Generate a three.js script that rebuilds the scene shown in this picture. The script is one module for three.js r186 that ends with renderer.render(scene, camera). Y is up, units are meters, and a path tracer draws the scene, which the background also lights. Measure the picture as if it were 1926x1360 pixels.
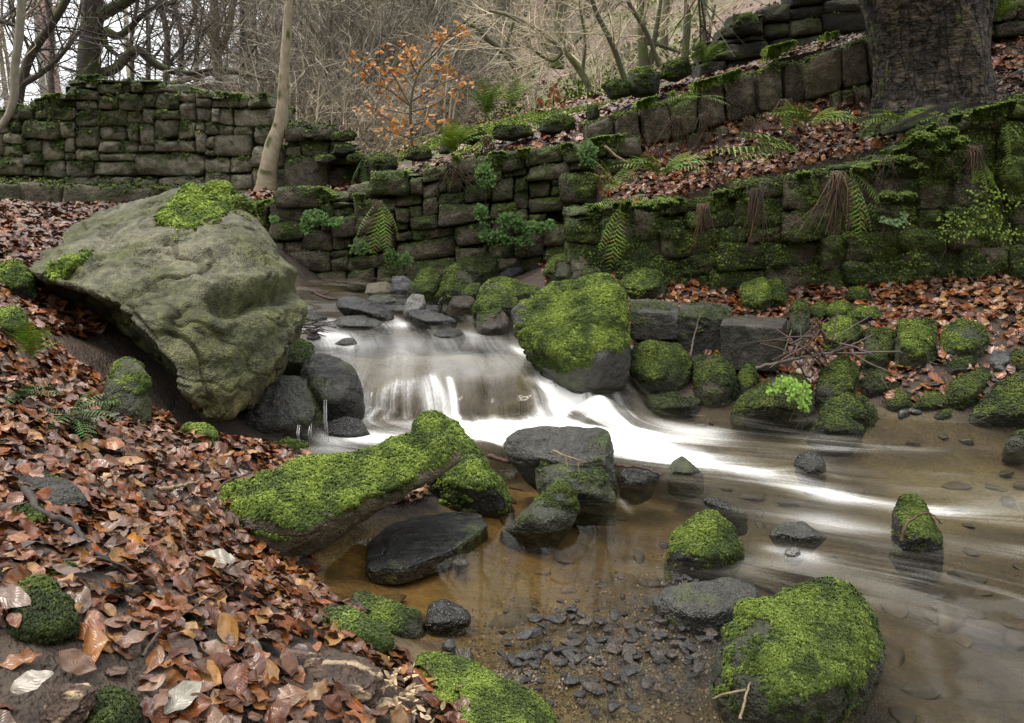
import * as THREE from 'three';
import { ConvexHull } from 'three/addons/math/ConvexHull.js';
import { mergeVertices } from 'three/addons/utils/BufferGeometryUtils.js';

// ---------- camera, sky, sun, exposure ----------
const scene = new THREE.Scene();
const camera = new THREE.PerspectiveCamera(45.98, 1024 / 723, 0.05, 400);
const PITCH = 13 * Math.PI / 180, CAM_Y = 1.4;
camera.position.set(0, CAM_Y, 0);
camera.rotation.set(-PITCH, 0, 0);
const renderer = new THREE.WebGLRenderer({ antialias: true });
renderer.toneMapping = THREE.LinearToneMapping;
renderer.toneMappingExposure = 2.75;
renderer.shadowMap.enabled = true;

{ // overcast sky: bright towards the zenith, soft cloud mottling, open above the head of the valley
  const w = 256, h = 128, d = new Float32Array(w * h * 4);
  for (let j = 0; j < h; j++) for (let i = 0; i < w; i++) {
    const el = ((j + 0.5) / h - 0.5) * Math.PI, az = (i + 0.5) / w * Math.PI * 2;
    const up = Math.max(0, Math.sin(el));
    const m = 1 + 0.05 * Math.sin(az * 3 + 1.3) * Math.cos(el * 5) + 0.04 * Math.sin(az * 7 + el * 9);
    const L = el < 0 ? 0.3 : 0.52 * (1 + 2 * up) * m;
    const k = (j * w + i) * 4;
    d[k] = L * 0.985; d[k + 1] = L; d[k + 2] = L * 1.02; d[k + 3] = 1;
  }
  const t = new THREE.DataTexture(d, w, h, THREE.RGBAFormat, THREE.FloatType);
  t.mapping = THREE.EquirectangularReflectionMapping; t.magFilter = THREE.LinearFilter; t.needsUpdate = true;
  scene.background = t; scene.environment = t;
}
const sun = new THREE.DirectionalLight(0xfff4e4, 1.5);
sun.position.set(-4, 13, -5); sun.target.position.set(0, 0, -5);
sun.castShadow = true; sun.shadow.radius = 34; sun.shadow.mapSize.set(2048, 2048);
Object.assign(sun.shadow.camera, { left: -14, right: 14, top: 14, bottom: -14, near: 0.5, far: 60 });
scene.add(sun, sun.target);

// ---------- helpers ----------
function rng(seed) { let a = seed >>> 0; return () => { a = a + 0x6D2B79F5 | 0; let t = Math.imul(a ^ a >>> 15, 1 | a); t = t + Math.imul(t ^ t >>> 7, 61 | t) ^ t; return ((t ^ t >>> 14) >>> 0) / 4294967296; }; }
const clamp = (x, a = 0, b = 1) => x < a ? a : x > b ? b : x;
const lerp = (a, b, t) => a + (b - a) * t;
const smooth = (a, b, x) => { const t = clamp((x - a) / (b - a)); return t * t * (3 - 2 * t); };
const PERM = new Uint8Array(512); { const r = rng(77), p = [...Array(256).keys()]; for (let i = 255; i > 0; i--) { const j = Math.floor(r() * (i + 1));[p[i], p[j]] = [p[j], p[i]]; } for (let i = 0; i < 512; i++) PERM[i] = p[i & 255]; }
const HV = new Float32Array(256); { const r = rng(5); for (let i = 0; i < 256; i++) HV[i] = r() * 2 - 1; }
function vn(x, y, z) { // value noise -1..1
  const xi = Math.floor(x), yi = Math.floor(y), zi = Math.floor(z);
  let fx = x - xi, fy = y - yi, fz = z - zi; fx = fx * fx * (3 - 2 * fx); fy = fy * fy * (3 - 2 * fy); fz = fz * fz * (3 - 2 * fz);
  const X = xi & 255, Y = yi & 255, Z = zi & 255, X1 = (X + 1) & 255, Y1 = (Y + 1) & 255, Z1 = (Z + 1) & 255;
  const a = PERM[X] , b = PERM[X1];
  const aa = PERM[a + Y], ab = PERM[a + Y1], ba = PERM[b + Y], bb = PERM[b + Y1];
  const l = (p, q, t) => p + (q - p) * t;
  return l(l(l(HV[PERM[aa + Z]], HV[PERM[ba + Z]], fx), l(HV[PERM[ab + Z]], HV[PERM[bb + Z]], fx), fy),
    l(l(HV[PERM[aa + Z1]], HV[PERM[ba + Z1]], fx), l(HV[PERM[ab + Z1]], HV[PERM[bb + Z1]], fx), fy), fz);
}
function fbm(x, y, z, o = 4) { let s = 0, a = 0.5; for (let i = 0; i < o; i++) { s += a * vn(x, y, z); x = x * 2.03 + 7.1; y = y * 2.03 + 3.7; z = z * 2.03 + 1.9; a *= 0.5; } return s; }

const F = 1602, CT = Math.cos(PITCH), ST = Math.sin(PITCH);
const ray = (px, py) => { const xc = (px - 963) / F, yc = -(py - 680) / F; return [xc, yc * CT - ST, -(CT + yc * ST)]; };
const GP = (px, py, h) => { const d = ray(px, py), t = (h - CAM_Y) / d[1]; return new THREE.Vector3(d[0] * t, h, d[2] * t); };   // on the level h
const ZP = (px, py, z) => { const d = ray(px, py), t = z / d[2]; return new THREE.Vector3(d[0] * t, CAM_Y + d[1] * t, z); };       // on the upright plane z

const used = {};
const numbered = n => { const k = used[n] = (used[n] ?? -1) + 1; return k ? `${n}_${String(k).padStart(3, '0')}` : n; };
function thing(name, label, category, p = [0, 0, 0], group) {
  const o = new THREE.Group(); o.name = numbered(name); o.position.set(...p);
  o.userData = { label, category }; if (group) o.userData.group = group;
  scene.add(o); return o;
}
function part(name, geo, mat, parent, kind) {
  const m = new THREE.Mesh(geo, mat); m.name = name; m.castShadow = m.receiveShadow = true;
  if (kind) m.userData.kind = kind; parent.add(m); return m;
}
function struct(name, geo, mat) { const m = part(numbered(name), geo, mat, scene, 'structure'); return m; }
function instanced(name, geo, mat, list, parent, kind = 'stuff') { // list of {m: Matrix4, c: [r,g,b]}
  const im = new THREE.InstancedMesh(geo, mat, list.length); im.name = name; im.castShadow = im.receiveShadow = true;
  const c = new THREE.Color();
  list.forEach((e, i) => { im.setMatrixAt(i, e.m); if (e.c) im.setColorAt(i, c.setRGB(...e.c)); });
  if (kind) im.userData.kind = kind; parent.add(im); return im;
}
class MB { // collects tubes and triangles
  constructor() { this.p = []; this.n = []; this.u = []; this.c = []; this.i = []; }
  v(p, n, u, c) { this.p.push(...p); this.n.push(...n); this.u.push(...u); this.c.push(...c); return this.p.length / 3 - 1; }
  tube(pts, rad, sides, col, twist = 0) {
    const T = new THREE.Vector3(), A = new THREE.Vector3(0.31, 0.2, 0.93), B = new THREE.Vector3(), C = new THREE.Vector3(); let base = this.p.length / 3, len = 0;
    for (let k = 0; k < pts.length; k++) {
      T.copy(pts[Math.min(k + 1, pts.length - 1)]).sub(pts[Math.max(k - 1, 0)]).normalize();
      if (k === 0) { if (Math.abs(T.z) > 0.9) A.set(1, 0, 0.2); B.crossVectors(T, A).normalize(); } else { B.addScaledVector(T, -B.dot(T)).normalize(); }
      C.crossVectors(T, B);
      if (k) len += pts[k].distanceTo(pts[k - 1]);
      for (let s = 0; s <= sides; s++) {
        const a = s / sides * Math.PI * 2 + twist, x = Math.cos(a), y = Math.sin(a), r = typeof rad === 'function' ? rad(k, a) : rad[k];
        const n = [B.x * x + C.x * y, B.y * x + C.y * y, B.z * x + C.z * y];
        this.v([pts[k].x + n[0] * r, pts[k].y + n[1] * r, pts[k].z + n[2] * r], n, [s / sides * 2 * Math.PI * (typeof rad === 'function' ? 0.3 : rad[0]), len], typeof col === 'function' ? col(k, a, n) : col);
      }
    }
    const w = sides + 1;
    for (let k = 0; k < pts.length - 1; k++) for (let s = 0; s < sides; s++) { const a = base + k * w + s; this.i.push(a, a + 1, a + w, a + 1, a + w + 1, a + w); }
    return this;
  }
  geo(renormal) {
    const g = new THREE.BufferGeometry();
    g.setAttribute('position', new THREE.Float32BufferAttribute(this.p, 3)); g.setAttribute('normal', new THREE.Float32BufferAttribute(this.n, 3));
    g.setAttribute('uv', new THREE.Float32BufferAttribute(this.u, 2)); g.setAttribute('color', new THREE.Float32BufferAttribute(this.c, 3)); g.setIndex(this.i);
    if (renormal) g.computeVertexNormals(); return g;
  }
}

// ---------- textures ----------
function dataTex(n, fn, srgb, m = n) { const d = new Uint8Array(n * m * 4); for (let j = 0; j < m; j++) for (let i = 0; i < n; i++) { const c = fn(i / n, j / m), k = (j * n + i) * 4; d[k] = clamp(c[0]) * 255; d[k + 1] = clamp(c[1]) * 255; d[k + 2] = clamp(c[2]) * 255; d[k + 3] = 255; } const t = new THREE.DataTexture(d, n, m); t.wrapS = t.wrapT = THREE.RepeatWrapping; t.magFilter = t.minFilter = THREE.LinearFilter; if (srgb) t.colorSpace = THREE.SRGBColorSpace; t.needsUpdate = true; return t; }
const tile = (u, v, f, s, o) => { // periodic fbm
  const a = u, b = v; const n = (x, y) => fbm(x * f, y * f, s, o);
  return n(a, b) * (1 - a) * (1 - b) + n(a - 1, b) * a * (1 - b) + n(a, b - 1) * (1 - a) * b + n(a - 1, b - 1) * a * b;
};
const stoneBump = dataTex(512, (u, v) => { const a = tile(u, v, 10, 3.3, 5), p = tile(u, v, 50, 9.1, 2), q = tile(u, v, 110, 4.1, 2); const h = 0.5 + 0.75 * a - 0.9 * Math.max(0, p - 0.08) + 0.3 * q; return [h, h, h]; });
const stoneGrain = dataTex(512, (u, v) => { const a = tile(u, v, 90, 5.5, 3), b = tile(u, v, 14, 2.2, 4), p = tile(u, v, 60, 12.1, 2); const h = 0.72 + 0.75 * a + 0.6 * b - 0.9 * Math.max(0, p - 0.1); return [h, h, h * 0.98]; });
const barkBump = dataTex(512, (u, v) => { const w = u + 0.05 * tile(u, v, 5, 1.1, 3); const a = tile(w % 1, v, 9, 3, 4), b = Math.abs(tile(w % 1, v * 0.25 % 1, 22, 7, 3)); const h = 0.5 + 0.35 * a + 0.9 * b; return [h, h, h]; });
const barkMap = dataTex(1024, (u, v) => { const w = u + 0.02 * tile(u, v, 7, 1.1, 3), a = tile(u, v, 26, 3, 4), f = 1 - Math.min(1, Math.abs(fbm(w * 34, v * 6, 7, 3)) * 7), g = 1 - Math.min(1, Math.abs(fbm(w * 9, v * 40, 2, 3)) * 8); const h = 0.86 + 0.6 * a - 0.5 * f - 0.22 * g; return [h, h, h]; });
const barkFine = dataTex(256, (u, v) => { const h = 0.5 + 0.5 * tile(u, v, 24, 6.6, 4); return [h, h, h]; });
const soilGrain = dataTex(512, (u, v) => { const a = tile(u, v, 40, 8.5, 4), b = tile(u, v, 9, 6.2, 3); const h = 0.8 + 0.7 * a + 0.3 * b; return [h, h * 0.99, h * 0.97]; });
function leafTexture(bump) { // midrib and side veins
  return dataTex(128, (u, v) => {
    const x = (u - 0.5) * 2, mid = Math.exp(-(x * x) / 0.0025), s = Math.abs(x);
    const ph = (v * 11 - s * 3.2), vein = Math.pow(0.5 + 0.5 * Math.cos(ph * Math.PI * 2), 8) * (1 - s * 0.4);
    const bl = tile(u, v, 8, 1.7, 4), fine = tile(u, v, 40, 3.7, 2);
    if (bump) { const h = 0.55 - 0.16 * Math.cos(ph * Math.PI * 2) * (1 - mid) - mid * 0.3 + 0.35 * bl; return [h, h, h]; }
    const b = 0.76 + 0.8 * bl + 0.25 * fine + 0.09 * vein + 0.2 * mid; return [b, b * 0.99, b * 0.97];
  });
}
const leafMap = leafTexture(false), leafBump = leafTexture(true);
const rep = (t, s) => { const c = t.clone(); c.repeat.set(s, s); c.needsUpdate = true; return c; };

// ---------- materials ----------
const MSt = o => new THREE.MeshStandardMaterial(o), MPh = o => new THREE.MeshPhysicalMaterial(o);
const M = {
  rock: MSt({ vertexColors: true, map: rep(stoneGrain, 2.2), bumpMap: rep(stoneBump, 2.2), bumpScale: 0.03, roughness: 0.82 }),
  wetRock: MPh({ vertexColors: true, map: rep(stoneGrain, 3), bumpMap: rep(stoneBump, 3), bumpScale: 0.022, roughness: 0.2, specularIntensity: 1 }),
  dampRock: MSt({ vertexColors: true, map: rep(stoneGrain, 3), bumpMap: rep(stoneBump, 3), bumpScale: 0.03, roughness: 0.5 }),
  stone: MSt({ vertexColors: true, map: rep(stoneGrain, 1.6), bumpMap: rep(stoneBump, 1.6), bumpScale: 0.045, roughness: 0.8 }),
  moss: MSt({ color: 0xffffff, roughness: 0.9, side: THREE.DoubleSide }),
  leaf: MPh({ color: 0xffffff, map: leafMap, bumpMap: leafBump, bumpScale: 0.0009, roughness: 0.27, side: THREE.DoubleSide }),
  farLeaf: MSt({ color: 0xffffff, roughness: 0.5, side: THREE.DoubleSide }),
  green: MPh({ vertexColors: true, roughness: 0.75, specularIntensity: 0.4, transmission: 0.2, thickness: 0, side: THREE.DoubleSide }),
  orange: MPh({ color: 0xffffff, map: leafMap, roughness: 0.7, transmission: 0.35, thickness: 0, side: THREE.DoubleSide }),
  soil: MSt({ vertexColors: true, map: rep(soilGrain, 1.5), bumpMap: rep(stoneBump, 1.5), bumpScale: 0.03, roughness: 0.75 }),
  bed: MSt({ vertexColors: true, map: rep(soilGrain, 1.7), bumpMap: rep(stoneBump, 2), bumpScale: 0.02, roughness: 0.7 }),
  bark: MSt({ vertexColors: true, map: rep(barkMap, 1), bumpMap: rep(barkMap, 1), bumpScale: 0.06, roughness: 0.85 }),
  smoothBark: MSt({ vertexColors: true, bumpMap: rep(barkFine, 4), bumpScale: 0.006, roughness: 0.8 }),
  twig: MSt({ vertexColors: true, roughness: 0.8 }),
  dry: MSt({ vertexColors: true, roughness: 0.8, side: THREE.DoubleSide }),
};

// ---------- ground heights ----------
function tps(P) { // thin plate spline through [x, z, h]
  const n = P.length, N = n + 3, A = Array.from({ length: N }, () => new Float64Array(N + 1));
  const U = r2 => r2 < 1e-9 ? 0 : 0.5 * r2 * Math.log(r2);
  for (let i = 0; i < n; i++) {
    for (let j = 0; j < n; j++) A[i][j] = U((P[i][0] - P[j][0]) ** 2 + (P[i][1] - P[j][1]) ** 2) + (i === j ? 0.02 : 0);
    A[i][n] = A[n][i] = 1; A[i][n + 1] = A[n + 1][i] = P[i][0]; A[i][n + 2] = A[n + 2][i] = P[i][1]; A[i][N] = P[i][2];
  }
  for (let c = 0; c < N; c++) {
    let p = c; for (let r = c + 1; r < N; r++) if (Math.abs(A[r][c]) > Math.abs(A[p][c])) p = r;
    [A[c], A[p]] = [A[p], A[c]];
    for (let r = 0; r < N; r++) if (r !== c) { const f = A[r][c] / A[c][c]; if (f) for (let k = c; k <= N; k++) A[r][k] -= f * A[c][k]; }
  }
  const w = A.map((r, i) => r[N] / r[i]);
  return (x, z) => { let s = w[n] + w[n + 1] * x + w[n + 2] * z; for (let i = 0; i < n; i++) s += w[i] * U((x - P[i][0]) ** 2 + (z - P[i][1]) ** 2); return s; };
}
const GA = tps([
  [-0.89, -1.31, .45], [-0.68, -1.45, .36], [-1.42, -2.24, .55], [-2.22, -3.63, .75], [-2.86, -4.76, .86], [-3.09, -5.54, 1.0], [-3.6, -7.5, 1.0], [-4.5, -8.3, 1.02], [-3, -8.3, 1.0],
  [-0.57, -2.59, .0], [-0.85, -2.73, .08], [-0.33, -2.2, .03], [-0.3, -1.75, .16], [-0.02, -1.75, .0], [-1.53, -4.18, .1], [-1.44, -3.48, .27], [-1.72, -3.78, .30], [-1.98, -4.05, .38], [-1.6, -4.15, .16], [-2.25, -4.4, .5], [-1.85, -3.45, .46], [-1.85, -4.4, .3], [-1.0, -3.75, .08], [-1.0, -3.2, .26], [-1.0, -2.1, .42], [-0.75, -3.35, .02], [-0.65, -2.1, .26],
  [.3, -3, -.14], [1, -2.2, -.15], [2.5, -3.3, -.18], [1, -4, -.2], [-.2, -2.95, -.05], [-.45, -2.95, -.035], [.22, -2.25, -.002], [.5, -2.35, -.012], [.1, -2.05, -.01], [0, -2.45, -.05], [-.42, -3.35, .07], [-.2, -3.5, -.02], [-.65, -3.1, .03], [0, -1.4, -.03], [.6, -1.4, -.1], [2.5, -2, -.2], [3.6, -3.4, -.15], [0, -4.3, -.25], [-.6, -4.2, -.2],
  [1.75, -4.75, -.07], [2.66, -4.4, -.06], [1.2, -4.75, -.08], [1.7, -5.05, .06], [2.6, -4.8, .12], [1.81, -6.2, .42], [1.2, -5.4, .26], [2.6, -5.3, .36], [3.6, -5.4, .52], [3.5, -6, .62], [1.0, -6.5, .52], [3.7, -4.6, .14], [5, -5.5, .8], [2.1, -5.0, .15], [4.5, -3.5, .1],
  [-.5, -6, .2], [-.8, -7, .24], [-1.2, -7.4, .28], [.1, -7.3, .45], [.5, -6.5, .52], [.35, -5.8, .28], [-1.3, -5.5, .2], [-1.9, -6.5, .42], [-2.3, -5.2, .7], [-2.4, -7.5, .9], [-1.5, -7.7, .28], [-.8, -7.7, .31], [0, -7.7, .44], [.55, -7.2, .66], [-1.6, -7.2, .3], [-2, -4.2, .45], [-1.5, -4.9, .12], [-1.95, -4.85, .3],
]);
const GB = tps([
  [-2.5, -8.8, 1.14], [-2.4, -7.9, 1.05], [-1.4, -8.2, 1.18], [-.77, -7.9, 1.24], [0, -7.8, 1.38], [.75, -7.7, 1.48], [1.2, -6.7, 1.14], [.72, -6.7, .98], [.8, -7.3, 1.2], [1.65, -6.4, 1.27], [2.84, -6.3, 1.58], [3.4, -6.2, 1.70], [1.59, -7.6, 1.44], [3.18, -7.6, 1.74], [3.35, -7, 1.74], [4.5, -7, 2.15], [5.2, -6.3, 2.3], [6, -8, 3],
  [.85, -8.1, 1.72], [1.7, -8.15, 1.98], [2.5, -8.2, 2.2], [3.2, -8.2, 2.42], [1.2, -8.8, 2.0], [2.2, -9.3, 2.3], [3.6, -9.4, 2.6], [.1, -8.3, 1.6], [-.5, -12, 1.85], [-.6, -9.5, 1.45], [-5, -9.2, 1.16], [-4, -11, 1.1], [-3, -14, 1.4], [-8, -12, 1.1], [1.5, -18, 3.0], [4, -18, 3.7], [8, -16, 5.6], [-6, -25, 1.9], [0, -26, 4.4], [6, -28, 7.2], [-12, -30, 2.2], [14, -26, 10], [-5, -45, 4.6], [5, -50, 12], [-25, -50, 4], [25, -50, 18], [2, -11, 2.3], [4.5, -11, 3.2], [-14, -16, 1.2], [0, -85, 15], [-40, -85, 7], [40, -85, 30],
]);
const frontLine = [[-9, -8.7], [-2.75, -8.55], [-2.5, -7.85], [0.62, -7.62], [0.86, -6.66], [1.7, -6.4], [2.9, -6.15], [4.2, -5.9], [6, -5.6]];
function frontZ(x) { const L = frontLine; for (let i = 0; i < L.length - 1; i++) if (x <= L[i + 1][0]) return lerp(L[i][1], L[i + 1][1], clamp((x - L[i][0]) / (L[i + 1][0] - L[i][0]))); return L[L.length - 1][1]; }
// water level
const zFall = x => -4.7 - 0.12 * smooth(-0.45, -0.75, x) + 0.05 * Math.sin(x * 9) - 0.06 * smooth(0.05, 0.2, x);
function W(x, z) {
  const t = clamp((zFall(x) - z) / 0.52), on = smooth(0.95, 0.62, x);
  let h = (0.235 * Math.pow(t, 0.46) + 0.075 * smooth(-5.2, -5.9, z)) * on;
  if (t > 0) h += on * (0.014 * Math.sin(x * 26 + 1.2) * smooth(0.7, 0.2, t) + 0.004 * Math.sin(x * 61) * smooth(0.7, 0.2, t));
  h += (0.03 * smooth(-5.6, -6.1, z) + 0.05 * smooth(-6.15, -6.4, z) + 0.02 * smooth(-6.8, -7.4, z)) * on;
  h += 0.115 * Math.exp(-((x - 0.5) ** 2 / 0.02 + (z + 4.7) ** 2 / 0.03));              // dome over a sunken boulder
  h += 0.06 * Math.exp(-((x - 0.16) ** 2 / 0.008 + (z + 4.72) ** 2 / 0.012));
  h += 0.035 * Math.exp(-((x - 1.33) ** 2 / 0.01 + (z + 3.75) ** 2 / 0.006));
  if (z > -4.7) h += 0.012 * smooth(-3.2, -4.2, z) * fbm(x * 2.2, z * 5, 3, 3) + 0.006 * smooth(0.6, 1.5, x) * fbm(x * 3, z * 7, 8, 3);
  return h;
}
function Gr(x, z) {
  const f = frontZ(x);
  if (z < f - 0.16) return GB(x, z);
  let h = GA(x, z);
  const ledge = smooth(0.9, 0.7, x) * smooth(-1.45, -1.2, x) * smooth(-5.6, -5.3, z) * smooth(-4.55, -4.72, z);   // rock step under the falls
  if (ledge > 0) h = lerp(h, Math.max(h, W(x, z) - 0.025 - 0.02 * (1 + vn(x * 8, z * 8, 2))), ledge);
  return h;
}
const rough = (x, z) => 0.03 * fbm(x * 2.5, z * 2.5, 4.4, 4) + 0.012 * fbm(x * 11, z * 11, 1.4, 2);
const G = (x, z) => Gr(x, z) + rough(x, z);
function Gn(x, z) { const e = 0.04; return new THREE.Vector3(G(x - e, z) - G(x + e, z), 2 * e, G(x, z - e) - G(x, z + e)).normalize(); }

// ---------- the ground, in one fine grid split into bed, banks and terrace ----------
const steps = (...seg) => { const out = []; for (const [a, b, s] of seg) { const n = Math.round(Math.abs(b - a) / s); for (let i = 0; i < n; i++) out.push(a + (b - a) * i / n); } out.push(seg[seg.length - 1][1]); return out; };
const settings = {};
{
  const xs = steps([-9, -2.2, 0.07], [-2.2, 4.6, 0.03], [4.6, 8, 0.08]), zs = steps([-0.5, -4.3, 0.032], [-4.3, -5.5, 0.014], [-5.5, -8.9, 0.035], [-8.9, -13, 0.09]);
  const nx = xs.length, nz = zs.length, pos = new Float32Array(nx * nz * 3), uv = new Float32Array(nx * nz * 2), col = new Float32Array(nx * nz * 3), wet = new Float32Array(nx * nz);
  const idx = { stream_bed: [], left_bank: [], right_bank: [], terrace: [] };
  for (let j = 0; j < nz; j++) for (let i = 0; i < nx; i++) {
    const k = j * nx + i, x = xs[i], z = zs[j], y = G(x, z); pos.set([x, y, z], k * 3); uv.set([x, z + y * 0.7], k * 2);
    const inCh = z > frontZ(x) - 0.1 && x > -1.7 && x < 4.8; wet[k] = inCh ? W(x, z) - y : -1;
    const n1 = fbm(x * 3, y * 3, z * 3, 4), n2 = fbm(x * 13, z * 13, 3, 3); let c;
    if (wet[k] > -0.03) {
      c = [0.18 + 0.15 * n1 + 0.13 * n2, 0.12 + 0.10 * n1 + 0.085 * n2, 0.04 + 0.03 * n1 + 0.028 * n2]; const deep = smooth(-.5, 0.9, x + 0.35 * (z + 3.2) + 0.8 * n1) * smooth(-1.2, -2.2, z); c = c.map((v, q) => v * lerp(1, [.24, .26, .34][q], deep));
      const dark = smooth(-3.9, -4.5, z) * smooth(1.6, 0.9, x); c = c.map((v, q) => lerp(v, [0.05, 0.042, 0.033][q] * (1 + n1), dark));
      const green = smooth(0.1, 0.3, fbm(x * 1.3, z * 1.3, 9, 3)); c = c.map((v, q) => lerp(v, [0.12, 0.10, 0.04][q], green * 0.6));
    } else { const dk = z > frontZ(x) ? smooth(0.25, 0.0, -wet[k]) : 0; c = [0.055 + 0.03 * n1 + 0.03 * n2, 0.036 + 0.018 * n1 + 0.02 * n2, 0.024 + 0.012 * n1 + 0.014 * n2]; if (z < frontZ(x) - 0.3 && z < -8.6) { const g = smooth(-0.02, 0.12, fbm(x * 1.1, z * 1.1, 4, 4) + 0.02); c = c.map((v, q) => lerp(v * 1.9, [0.07, 0.10, 0.025][q], g * 0.8)); } c = c.map(v => v * (1 - 0.0 * dk)); }
    col.set(c.map(v => Math.max(0.008, v)), k * 3);
  }
  for (let j = 0; j < nz - 1; j++) for (let i = 0; i < nx - 1; i++) {
    const a = j * nx + i, b = a + 1, c = a + nx, d = c + 1, w = (wet[a] + wet[b] + wet[c] + wet[d]) / 4, x = xs[i], z = zs[j];
    const t = z < frontZ(x) - 0.16 ? 'terrace' : w > -0.03 ? 'stream_bed' : x < (z < -5 ? -0.7 : 0.25) ? 'left_bank' : 'right_bank';
    idx[t].push(a, b, c, b, d, c);
  }
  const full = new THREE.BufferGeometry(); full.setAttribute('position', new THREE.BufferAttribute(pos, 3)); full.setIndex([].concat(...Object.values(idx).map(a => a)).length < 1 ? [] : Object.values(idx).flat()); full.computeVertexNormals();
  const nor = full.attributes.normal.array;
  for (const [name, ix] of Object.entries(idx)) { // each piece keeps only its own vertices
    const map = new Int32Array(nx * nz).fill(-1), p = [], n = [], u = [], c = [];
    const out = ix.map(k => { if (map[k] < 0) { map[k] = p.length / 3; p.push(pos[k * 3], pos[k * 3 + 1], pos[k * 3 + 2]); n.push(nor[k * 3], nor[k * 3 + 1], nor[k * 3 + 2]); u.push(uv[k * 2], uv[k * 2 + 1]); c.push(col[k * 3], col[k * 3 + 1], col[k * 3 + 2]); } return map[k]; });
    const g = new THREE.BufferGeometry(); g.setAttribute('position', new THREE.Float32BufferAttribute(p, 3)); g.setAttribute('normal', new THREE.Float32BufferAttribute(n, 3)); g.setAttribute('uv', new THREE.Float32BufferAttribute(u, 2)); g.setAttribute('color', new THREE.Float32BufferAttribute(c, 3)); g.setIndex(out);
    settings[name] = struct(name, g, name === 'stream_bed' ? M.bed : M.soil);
  }
}
function sheet(name, xs, zs, hf, cf, mat) {
  const nx = xs.length, nz = zs.length, p = [], u = [], c = [], ix = [];
  for (const z of zs) for (const x of xs) { const y = hf(x, z); p.push(x, y, z); u.push(x, z + y * 0.7); c.push(...cf(x, z, y)); }
  for (let j = 0; j < nz - 1; j++) for (let i = 0; i < nx - 1; i++) { const a = j * nx + i; ix.push(a, a + 1, a + nx, a + 1, a + nx + 1, a + nx); }
  const g = new THREE.BufferGeometry(); g.setAttribute('position', new THREE.Float32BufferAttribute(p, 3)); g.setAttribute('uv', new THREE.Float32BufferAttribute(u, 2)); g.setAttribute('color', new THREE.Float32BufferAttribute(c, 3)); g.setIndex(ix); g.computeVertexNormals();
  return struct(name, g, mat);
}
const litter = (x, z) => { const n = fbm(x * 0.5, z * 0.5, 2, 4), m = fbm(x * 3, z * 3, 7, 3); const g = smooth(-0.06, 0.1, n) * 0.75; const b = [0.16 + 0.1 * m, 0.11 + 0.07 * m, 0.08 + 0.05 * m]; return b.map((v, q) => lerp(v, [0.13, 0.17, 0.045][q] * (1 + m), g)); };
settings.hillside = sheet('hillside', steps([-90, -10, 2], [-10, 16, 0.35], [16, 90, 2]), steps([-12.9, -30, 0.35], [-30, -110, 2]), (x, z) => GB(x, z) + 0.1 * fbm(x * 0.6, z * 0.6, 3, 4) - 0.02, litter, M.soil);
{ // added unseen slope behind and right of the camera, steepened to block sky light
  const p = [], c = [], u = [], ix = [], A = 40, R = 14;
  for (let i = 0; i <= A; i++) for (let j = 0; j <= R; j++) { const a = lerp(-0.05, 1.18, i / A) * Math.PI, r = lerp(7.5, 34, (j / R) ** 1.3), x = Math.cos(a) * r, z = Math.sin(a) * r - 1; const y = -0.4 + (r - 7.5) * 0.8 + 0.5 * fbm(x * 0.3, z * 0.3, 8, 3); p.push(x, y, z); u.push(x, z); c.push(...litter(x, z).map(v => v * 0.8)); }
  for (let i = 0; i < A; i++) for (let j = 0; j < R; j++) { const a = i * (R + 1) + j; ix.push(a, a + 1, a + R + 1, a + 1, a + R + 2, a + R + 1); }
  const g = new THREE.BufferGeometry(); g.setAttribute('position', new THREE.Float32BufferAttribute(p, 3)); g.setAttribute('uv', new THREE.Float32BufferAttribute(u, 2)); g.setAttribute('color', new THREE.Float32BufferAttribute(c, 3)); g.setIndex(ix); g.computeVertexNormals();
  struct('added_slope', g, M.soil);
  const gg = new THREE.CircleGeometry(380, 48); gg.rotateX(-Math.PI / 2); gg.translate(0, -2.5, 0); gg.setAttribute('color', new THREE.Float32BufferAttribute(new Array(gg.attributes.position.count * 3).fill(0.06), 3));
  struct('ground', gg, M.soil);
}

// ---------- water ----------
function trace(i, j, N, G2, fx, fz, nz, D, STEP, KK, cell, acc) { // averages along the current through one texel
  let a = 0, d = 0, ws = 0;
  for (let q = 0; q < 2; q++) {
    const sg = q ? -STEP : STEP; let x = i, y = j;
    for (let s = 0; s < KK; s++) {
      const gi = Math.min(G2 - 1, Math.max(0, Math.round(x / cell))), gj = Math.min(G2 - 1, Math.max(0, Math.round(y / cell))), k = gj * G2 + gi;
      x += sg * fx[k]; y += sg * fz[k]; const xi = x | 0, yi = y | 0; if (x < 0 || y < 0 || xi >= N || yi >= N) break;
      const w = 1 - s / KK, o = yi * N + xi; a += nz[o] * w; d += D[o] * w; ws += w;
    }
  }
  acc[0] = a; acc[1] = d; acc[2] = ws;
}
function density(D, N, segs) {
  for (let j = 0; j < N; j++) for (let i = 0; i < N; i++) {
    const x = X0 + (X1 - X0) * i / N, z = Z0 + (Z1 - Z0) * j / N; let s = 0;
    for (let n = 0; n < segs.length; n++) { const g = segs[n], ex = g[2] - g[0], ez = g[3] - g[1], L = ex * ex + ez * ez; let t = L ? ((x - g[0]) * ex + (z - g[1]) * ez) / L : 0; t = t < 0 ? 0 : t > 1 ? 1 : t; const q = ((x - g[0] - ex * t) ** 2 + (z - g[1] - ez * t) ** 2) / (g[4] * g[4]); if (q < 6) s += g[5] * Math.exp(-q); }
    D[j * N + i] = s;
  }
}
const X0 = -2.2, X1 = 4.9, Z0 = -7.8, Z1 = -0.7;
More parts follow.
